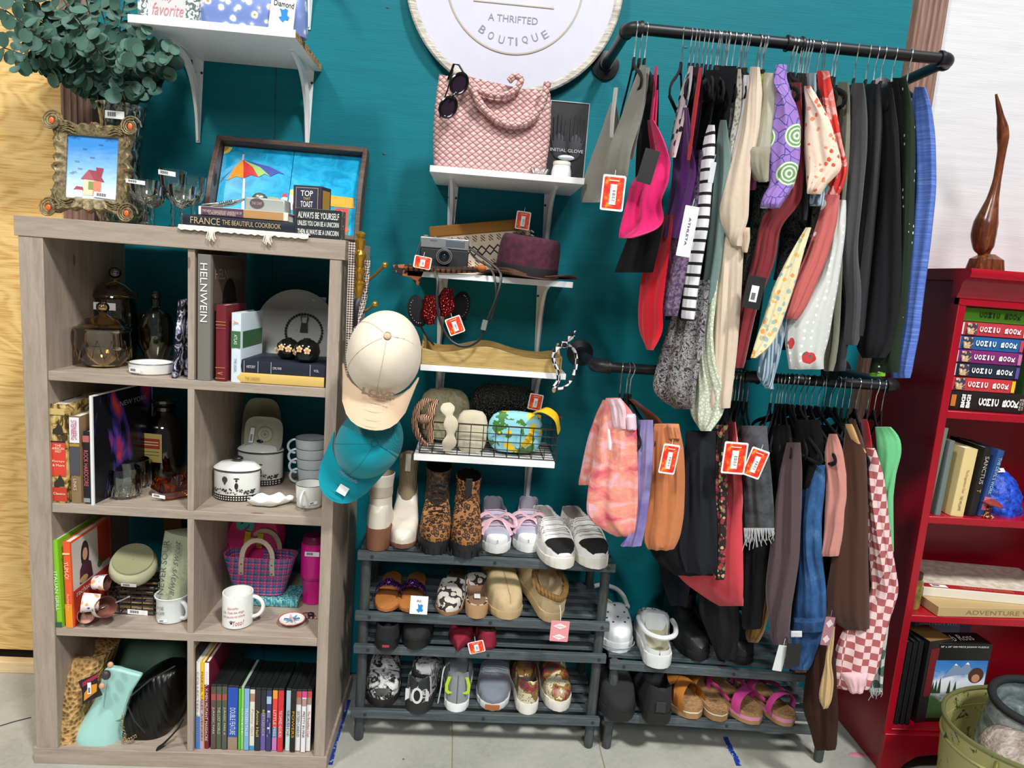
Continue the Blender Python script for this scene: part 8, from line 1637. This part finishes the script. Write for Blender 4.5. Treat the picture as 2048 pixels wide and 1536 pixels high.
card('white_tag', 'narrow white tag right of the striped shirt sleeve', 1424, 345, -.53, .013, .048, '#c9cdd4', .06)
o = card('pink_tag', 'dusty pink swing tag with white diamonds below the brown shirt', 1655, 1262, -.54, .026, .08, '#a0707c', .06)
for z in (.022, -.022): art(o, (0, -.0012, z), (1, 0, 0), (0, 0, 1), [([(-.010, 0), (0, .012), (.010, 0), (0, -.012)], '#d8c4c8')], 'diamond_logo')
# ================================================================ red bookcase on the right
REDP = mat('#a00c22', .28, bump=(40, .1), var=.08)
RX0, RX1, RF, RB_ = 2.462, 3.32, -.325, .02
rc = thing('red_bookcase', 'glossy crimson bookcase at the right edge', 'bookcase', ((RX0+RX1)/2, (RF+RB_)/2, 0))
def rp(n_, a, b, c, d, e, f): return mk(n_, G().bx(a, b, c, d, e, f), REDP, rc, bev=.002, world=True)
rp('side_panel', RX0, RX0+.024, RF, RB_, 0, 1.50); rp('side_panel', RX1-.024, RX1, RF, RB_, 0, 1.50); rp('back_panel', RX0+.024, RX1-.024, RB_-.012, RB_, .1, 1.50)
for z in (1.133, .818, .508): rp('shelf_board', RX0+.024, RX1-.024, RF+.006, RB_-.012, z-.022, z)
rp('bottom_board', RX0+.024, RX1-.024, RF+.004, RB_-.012, .11, .135); rp('head_rail', RX0, RX1, RF-.002, RF+.02, 1.432, 1.50)
pts = [(RF+.02, 1.452), (RF-.004, 1.452), (RF-.006, 1.462), (RF-.012, 1.468), (RF-.016, 1.49), (RF-.030, 1.505), (RF-.042, 1.508), (RF-.046, 1.522), (RF-.042, 1.532), (RB_, 1.532), (RB_, 1.50), (RF+.02, 1.50)]
g = G().prism(pts, RX1-RX0+.03, 'x', RX0-.012); mk('cornice', g, REDP, rc, world=True)
pts = [(RX0-.004, 0), (RX0+.055, 0), (RX0+.075, .03), (RX0+.11, .055), (RX0+.16, .062), (RX1-.16, .062), (RX1-.11, .055), (RX1-.075, .03), (RX1-.055, 0), (RX1+.004, 0), (RX1+.004, .128), (RX0-.004, .128)]
mk('plinth', G().prism(pts, .018, 'y', RF-.012), REDP, rc, bev=.002, world=True)
# seven comic price guides
z = 1.1335
CB2 = [('#1c1617', 'black book reading BIG! BIG! COMIC BOOK PRICE GUIDE, lowest of the comic stack', .060, 1890, 'BIG! BIG!'), ('#c0363c', 'red comic guide with a yellow and blue end, second from the bottom of the stack', .044, 1899, '30th'), ('#1b2438', 'dark navy comic guide in the stack', .042, 1905, None), ('#7a2468', 'plum purple comic guide in the stack', .040, 1910, None), ('#1f5a96', 'blue comic guide in the stack', .043, 1915, None), ('#b83440', 'red comic guide right below the green book', .042, 1921, None), ('#5c9a1c', 'lime green comic guide on top of the stack', .043, 1921, None)]
for i, (c, lab, t, px, s) in enumerate(CB2):
    t *= .93; x0 = XP(px, RF+.03, z+t/2); Lh = .20 if i else .24; x0 = max(x0, RX0+.027)
    b = book(lab, t, Lh, .15, c, (x0+Lh, RF+.03+.002*math.sin(i*2), z), lying=True, name='book', group='comic price guides')
    cv = [q for q in b.children if q.name.startswith('cover')][0]; w0 = .62 if i else .5; sc_h = t*.62; col = WHITE if i < 6 else mat('#1d3a10', .6)
    # each letter lies on its side, as on the real spines
    for k, chh in enumerate('COMIC BOOK'):
        if chh == ' ': continue
        f = (.30+.062*k) if i else (.44+.05*k)
        text(chh, col, cv, ((.0004), -.0022, Lh*(1-f)), (1, 0, 0), (0, 0, 1), sc_h*.62, Lh*(.05 if chh != 'I' else .022), bold=.04)
    if s == 'BIG! BIG!':
        for q, ss in enumerate(('BIG!', 'BIG!')): text(ss, WHITE, cv, (0, -.0022, Lh*(.78-.065*q)), (1, 0, 0), (0, 0, 1), t*.7, Lh*.05, bold=.05)
        for q, ss in enumerate(('PRICE', 'GUIDE')): text(ss, mat('#d8c4c0', .5), cv, (0, -.0022, Lh*(.05-.03*q+.01)), (1, 0, 0), (0, 0, 1), t*.6, Lh*.024)
        patch('spine_emblem', cv, (0, -.0014, Lh*.9), (1, 0, 0), (0, 0, 1), t*.6, Lh*.06, mat('#c8782c', .5))
    elif i < 6:
        patch('spine_picture', cv, (0, -.0012, Lh*.84), (1, 0, 0), (0, 0, 1), t*.8, Lh*.15, tex('comic_collage', lambda n: n.ramp(n.noise(n.obj(), 90, 3), [(.4, '#3a3a50'), (.5, '#c8a070'), (.6, '#d8d0c8')], 'CONSTANT'), .5))
        patch('spine_band', cv, (0, -.0012, Lh*.975), (1, 0, 0), (0, 0, 1), t*.86, Lh*.03, mat('#dfe6e4', .5)); patch('spine_band', cv, (0, -.0012, Lh*.04), (1, 0, 0), (0, 0, 1), t*.8, Lh*.05, mat(('#e0c02c', '#5a4a9a', '#b870a0', '#b84058', '#c8e0d0')[i-1], .5))
    z += t+.0006
# second shelf: standing books, blue sequin hat, mushroom figurine
zz = .8185
book('tall sage green cloth book at the left of the second red shelf', .022, .262, .2, '#6f8070', (XP(1864, RF+.02, zz+.1), RF+.02, zz), lean=.05)
book('grey green book beside the tall sage book', .018, .225, .18, '#6c7674', (XP(1888, RF+.02, zz+.1), RF+.02, zz), lean=.02)
book('thick cream paperback with a sword on its spine', .042, .205, .15, '#dcc68c', (XP(1922, RF+.02, zz+.1)+.006, RF+.02, zz), lean=.04, spine=[('The Dragonbone Chair', .52, .35, .24, '#a0603c'), ('TAD WILLIAMS', .2, .22, .2, '#5a4a2c')])
book('black paperback titled SANCTUS beside the cream sword book', .024, .21, .15, '#1a1718', (XP(1950, RF+.02, zz+.1)+.012, RF+.025, zz), lean=.07, spine=[('SANCTUS', .68, .4, .5, '#b8b0a4'), ('T', .38, .05, .5, '#c88a2c')])
book('dark blue paperback leaning against the black SANCTUS book', .022, .205, .15, '#2a4a86', (XP(1970, RF+.02, zz+.1)+.016, RF+.03, zz), lean=.12, spine=[('THE DEVIL\'S WORK', .62, .55, .45, '#a8c8d8')], bands=[(.1, .3, '#c86a80')])
bh = thing('blue_sequin_hat', 'cobalt blue ruffled round hat on the second red shelf', 'hat', (2.76, -.2, zz)); R = []
for i in range(12):
    a = i/11*pi/2; R.append([(.085*math.cos(a)*(1+.06*math.sin(7*t+i*2))*math.cos(t), .085*math.cos(a)*(1+.06*math.sin(7*t+i*2))*math.sin(t), .13*math.sin(a)) for t in np.linspace(0, 2*pi, 57)[:-1]])
mk('crown', G().loft(R), tex('cobalt_ruffle', lambda n: (n.bump(n.noise(n.obj(), 50, 3), 1, .01), n.ramp(n.noise(n.obj(), 60, 3), [(.35, '#082a90'), (.65, '#1e56d8')]))[1], .5), bh); barcode(bh, (-.01, -.03, .128), (1, 0, .1), (0, .7, .7), .03, .014)
mf = thing('mushroom_figurine', 'small red and white mushroom figurine at the front of the second red shelf', 'figurine', (XP(1982, -.31, zz+.02), -.30, zz))
mk('stem', G().lathe([(.016, 0), (.017, .004), (.008, .012), (.006, .03), (.004, .045)], 20), tex('speckled_glaze', lambda n: n.ramp(n.noise(n.obj(), 120, 2), [(.45, '#5a2018'), (.55, '#c89a70')], 'CONSTANT'), .2), mf); c_ = mk('cap', G().lathe([(.001, .048), (.028, .040), (.030, .042), (.018, .052), (.001, .058)], 24), mat('#8c3a36', .25), mf); c_.rotation_euler = (0, .18, 0)
book('green board book standing beside the comic guide stack', .02, .15, .2, '#3f7a3c', (2.765, RF+.04, 1.1335), rz=-.1)
# third shelf: brass cup and big flat boxes
o = thing('amber_jar', 'brown glass jar with dark lid behind the red bookcase frame', 'jar', (RX0+.058, -.26, .5085)); lath(o, 'body', [(.024, 0), (.026, .005), (.026, .085), (.02, .095)], tex('amber_brown_glaze', lambda n: n.ramp(n.noise(n.obj(), 30, 3), [(.4, '#6c5a24'), (.6, '#a0904c')]), .25), wall=.002); lath(o, 'lid', [(.022, .095), (.022, .112), (.001, .113)], mat('#3a2a1c', .5))
for lab, y0, y1, x0, x1, z0, h, c, rz in (('tan flat game box under the white one on the third red shelf', -.31, -.04, 2.56, 3.0, .509, .030, '#b8a070', .05), ('white and red flat map box on top of the tan box', -.27, -.03, 2.575, 3.02, .5395, .028, '#d8d2c4', -.1)):
    o = thing('game_box', lab, 'box', ((x0+x1)/2, (y0+y1)/2, z0), (0, 0, rz)); w, d = x1-x0, y1-y0
    mk('carton', G().bx(-w/2, w/2, -d/2, d/2, 0, h), mat(c, .6), o, bev=.001)
    if z0 > .52:
        patch('map_print', o, (0, .02, h), (1, 0, 0), (0, 1, 0), w*.98, d*.80, tex('old_map', lambda n: n.ramp(n.noise(n.obj(), 40, 4), [(.4, '#c8bca8'), (.6, '#e0dacc')]), .6)); patch('red_band', o, (0, -d*.42, h), (1, 0, 0), (0, 1, 0), w*.98, d*.12, mat('#a8242c', .5)); barcode(o, (-w*.38, -d*.43, h+.001), (1, 0, 0), (0, 1, 0), .05, .018); text('THE ROYAL GAME OF SOUTH WIND', mat('#d88a5c', .6), o, (-.02, -d*.42, h+.001), (1, 0, 0), (0, 1, 0), .16, .014)
        patch('red_side', o, (-w/2, 0, h*.5), (0, -1, 0), (0, 0, 1), d*.9, h*.8, mat('#a8242c', .5))
    else: text('ADVENTURE WORLD', mat('#8a744a', .6), o, (.02, -d/2, h*.5), (1, 0, 0), (0, 0, 1), .3, .014)
# bottom shelf
o = thing('puzzle_box', 'mountain landscape jigsaw puzzle box with a bearded painter on it', 'box', (XP(1905, -.30, .25)+.03, -.24, .1355), (0, 0, .06)); w, h = .19, .265
PUZ = tex('mountain_painting', lambda n: n.ramp(n.math('ADD', n.xyz(n.obj((1, 1, 3.6)))[2], n.math('MULTIPLY', n.noise(n.obj((8, 1, 14)), 2, 4), .35)), [(.25, '#2c4a26'), (.45, '#3a5a34'), (.55, '#d8dde4'), (.68, '#e6ecf4'), (.8, '#3f86c8'), (1, '#2668b4')]), .4)
mk('carton', G().bx(-w/2, w/2, -.035, .035, 0, h), mat('#151718', .4), o, bev=.001); patch('picture', o, (0, -.035, h*.42), (1, 0, 0), (0, 0, 1), w*.94, h*.74, PUZ); art(o, (0, -.0356, 0), (1, 0, 0), (0, 0, 1), [([(-.06, .15), (-.02, .2), (.0, .185), (.02, .205), (.05, .16), (.02, .165), (-.02, .16)], '#7c93b0'), ([(-.025, .194), (-.02, .2), (-.012, .192)], '#eef2f6'), ([(.012, .198), (.02, .205), (.028, .195)], '#eef2f6'), (disc(.055, .16, .026, 20), '#4a2c1c'), (disc(.055, .15, .014, 16), '#c08a6c')]+[([(x-.006, .10), (x+.006, .10), (x, .15+.01*math.sin(x*90))], '#1f3a24') for x in (-.085, -.075, -.063, -.03, -.01)], 'painting_detail', lift=.001)
text('18" x 24" 500 PIECE JIGSAW PUZZLE', WHITE, o, (0, -.036, h*.96), (1, 0, 0), (0, 0, 1), w*.85, .007); text('Bob Ross', WHITE, o, (0, .0, h), (1, .1, 0), (0, 1, 0), w*.6, .035, shear=.4)
for k in range(4): book('black slipcase board game box standing at the bottom left of the red bookcase', .016, .27+.003*k, .19, '#16171a', (RX0+.036+.0175*k, -.30, .1355), page='#2a2a2c', name='game_case', cat='game box', group='black game boxes')
o = thing('game_case', 'wide black and dark red game box facing front beside the black boxes', 'game box', (RX0+.155, -.24, .1355), (0, 0, .25)); mk('carton', G().bx(-.045, .045, -.04, .05, 0, .275), mat('#17181a', .4), o, bev=.001); patch('red_panel', o, (0, -.04, .17), (1, 0, 0), (0, 0, 1), .07, .16, mat('#6c1418', .5)); patch('gold_top', o, (0, .005, .275), (1, 0, 0), (0, 1, 0), .088, .088, mat('#8c6c3c', .6))
o = thing('cruise_game', 'blue game box with sticker standing at the back of the bottom red shelf', 'box', (2.76, -.06, .1355)); mk('carton', G().bx(-.12, .12, -.02, .03, 0, .31), mat('#2a4478', .5), o, bev=.001); barcode(o, (.07, -.02, .28), (1, 0, 0), (0, 0, 1), .05, .016); text('Santorini', mat('#cfe0ec', .5), o, (.0, -.0206, .24), (1, 0, 0), (0, 0, 1), .13, .03); patch('light_panel', o, (0, -.02, .2), (1, 0, 0), (0, 0, 1), .16, .14, mat('#5a86b0', .5), lift=-.0002)
# sculpture on top
SW_ = tex('carved_mahogany', lambda n: n.ramp(n.noise(n.obj((14, 14, 2)), 5, 4, .6, 1), [(.3, '#3a1c10'), (.55, '#6a3820'), (.75, '#8c5030')]), .25)
sp = thing('wood_sculpture', 'tall carved wooden bird sculpture on top of the red bookcase', 'sculpture', (XP(1970, -.2, 1.545), -.2, 1.5325)); sl = sp.location
path = [(1967, 530, .020), (1968, 508, .016), (1967, 495, .028), (1967, 470, .034), (1972, 445, .033), (1979, 420, .024), (1986, 395, .016), (1994, 360, .011), (2000, 325, .011), (2004, 300, .012), (2006, 275, .016), (2005, 255, .015), (2001, 232, .009), (1997, 212, .007), (1992, 188, .003)]
P = [PY(x, y, -.2) for x, y, r in path]; g = G(); C_ = chain_pts(P, 60); rr = np.interp(np.linspace(0, 1, 60), np.linspace(0, 1, len(path)), [r*.95 for _, _, r in path]); g.tube([tuple(c) for c in C_], list(rr*1.0), 20); mk('figure', g, SW_, sp, world=True)
mk('base', G().loft([[(r*math.copysign(abs(math.cos(t))**.6, math.cos(t)), r*.8*math.copysign(abs(math.sin(t))**.6, math.sin(t)), z_) for t in np.linspace(0, 2*pi, 33)[:-1]] for r, z_ in ((.042, 0), (.046, .01), (.041, .038), (.026, .048), (.019, .053))]), SW_, sp)
# ================================================================ green metal tub with cushions, and the grey fabric bin
TU = tex('distressed_green_enamel', lambda n: n.mix(n.math('LESS_THAN', n.noise(n.obj(), 22, 6, .75, 1), .42), '#a3a066', '#3a4226'), .4)
tub = thing('metal_tub', 'distressed green metal tub full of furry cushions at the bottom right corner', 'tub', (2.735, -.595, 0)); H = .33; a_, b_c = .275, .205
def trg(k, z_): return [(a_*k*math.cos(t), b_c*k*math.sin(t), z_) for t in np.linspace(0, 2*pi, 65)[:-1]]
mk('body', G().loft([trg(.9, 0), trg(.94, .1), trg(.97, .2), trg(1.0, H), trg(.985, H), trg(.96, .2), trg(.93, .02)], caps=False), TU, tub); mk('bottom', G().loft([trg(.9, 0), trg(.9, .01)]), TU, tub)
mk('rolled_rim', G().tube(trg(1, H), .006, 8, closed=True), mat('#7c8050', .35, .4), tub); mk('bead', G().tube(trg(.99, H-.05), .004, 8, closed=True), TU, tub)
hx = -.2; mk('handle', G().tube(chain_pts([(-.235, -.10, .315), (-.25, -.12, .27), (-.225, -.155, .245), (-.17, -.19, .24), (-.13, -.20, .27), (-.14, -.19, .305)], 24), .005, 8), mat('#8c8c50', .35, .5), tub)
FUR = tex('grey_brown_faux_fur', lambda n: (n.bump(n.noise(n.obj((1, 1, 3)), 90, 4), 1, .006), n.ramp(n.noise(n.obj((2, 5, 2)), 9, 5, .7, 1), [(.3, '#6a5e52'), (.5, '#9c9084'), (.7, '#c9c0b4')]))[1], .95)
def cushion(label, c, rot, w, d, h, m):
    o = thing('cushion', label, 'cushion', c, rot); R = []
    for i in range(11):
        v = -pi/2+pi*i/10; k = max(.02, math.cos(v))**.5; R.append([(w*k*math.copysign(abs(math.cos(t))**.75, math.cos(t)), d*k*math.copysign(abs(math.sin(t))**.75, math.sin(t)), h*math.sin(v)*(1-.3*abs(math.cos(2*t)))) for t in np.linspace(0, 2*pi, 37)[:-1]])
    mk('cover', G().loft(R), m, o); return o
cushion('brown grey furry cushion lying at the left in the green tub', (2.66, -.635, .295), (.08, -.06, .3), .14, .105, .055, FUR); cushion('second brown grey furry cushion at the right in the green tub', (2.80, -.64, .31), (.1, .1, -.3), .13, .11, .06, FUR); cushion('white furry cushion underneath in the green tub', (2.76, -.62, .19), (0, 0, .1), .22, .15, .09, cloth('#d8d6d2', 300, .8))
GM = tex('grey_crushed_velvet', lambda n: n.ramp(n.noise(n.obj(), 16, 5, .6, 1), [(.35, '#4f5a5e'), (.55, '#8c989a'), (.7, '#c0c8ca')]), .6)
gbn = thing('fabric_bin', 'grey marbled velvet bin with black trim standing in the green tub', 'bin', (2.715, -.50, .19), (.25, .0, 0))
def er(k, z_): return [(.115*k*math.cos(t), .085*k*math.sin(t), z_) for t in np.linspace(0, 2*pi, 41)[:-1]]
mk('body', G().loft([er(.85, 0), er(.95, .06), er(1, .20), er(.97, .20), er(.9, .06), er(.8, .01)], caps=False), GM, gbn); BT = mat('#15181a', .85)
mk('trim_band', G().tube(er(1, .20), .011, 10, closed=True), BT, gbn); mk('handle', G().tube(chain_pts([(-.07, -.07, .2), (-.03, -.055, .225), (.03, -.055, .225), (.07, -.07, .2)], 16), .009, 8, flat=.5), BT, gbn); mk('handle', G().tube(chain_pts([(-.115, -.06, .05), (-.05, -.10, .03), (.03, -.105, .06), (.1, -.08, .13)], 16), .012, 8, flat=.5), BT, gbn)
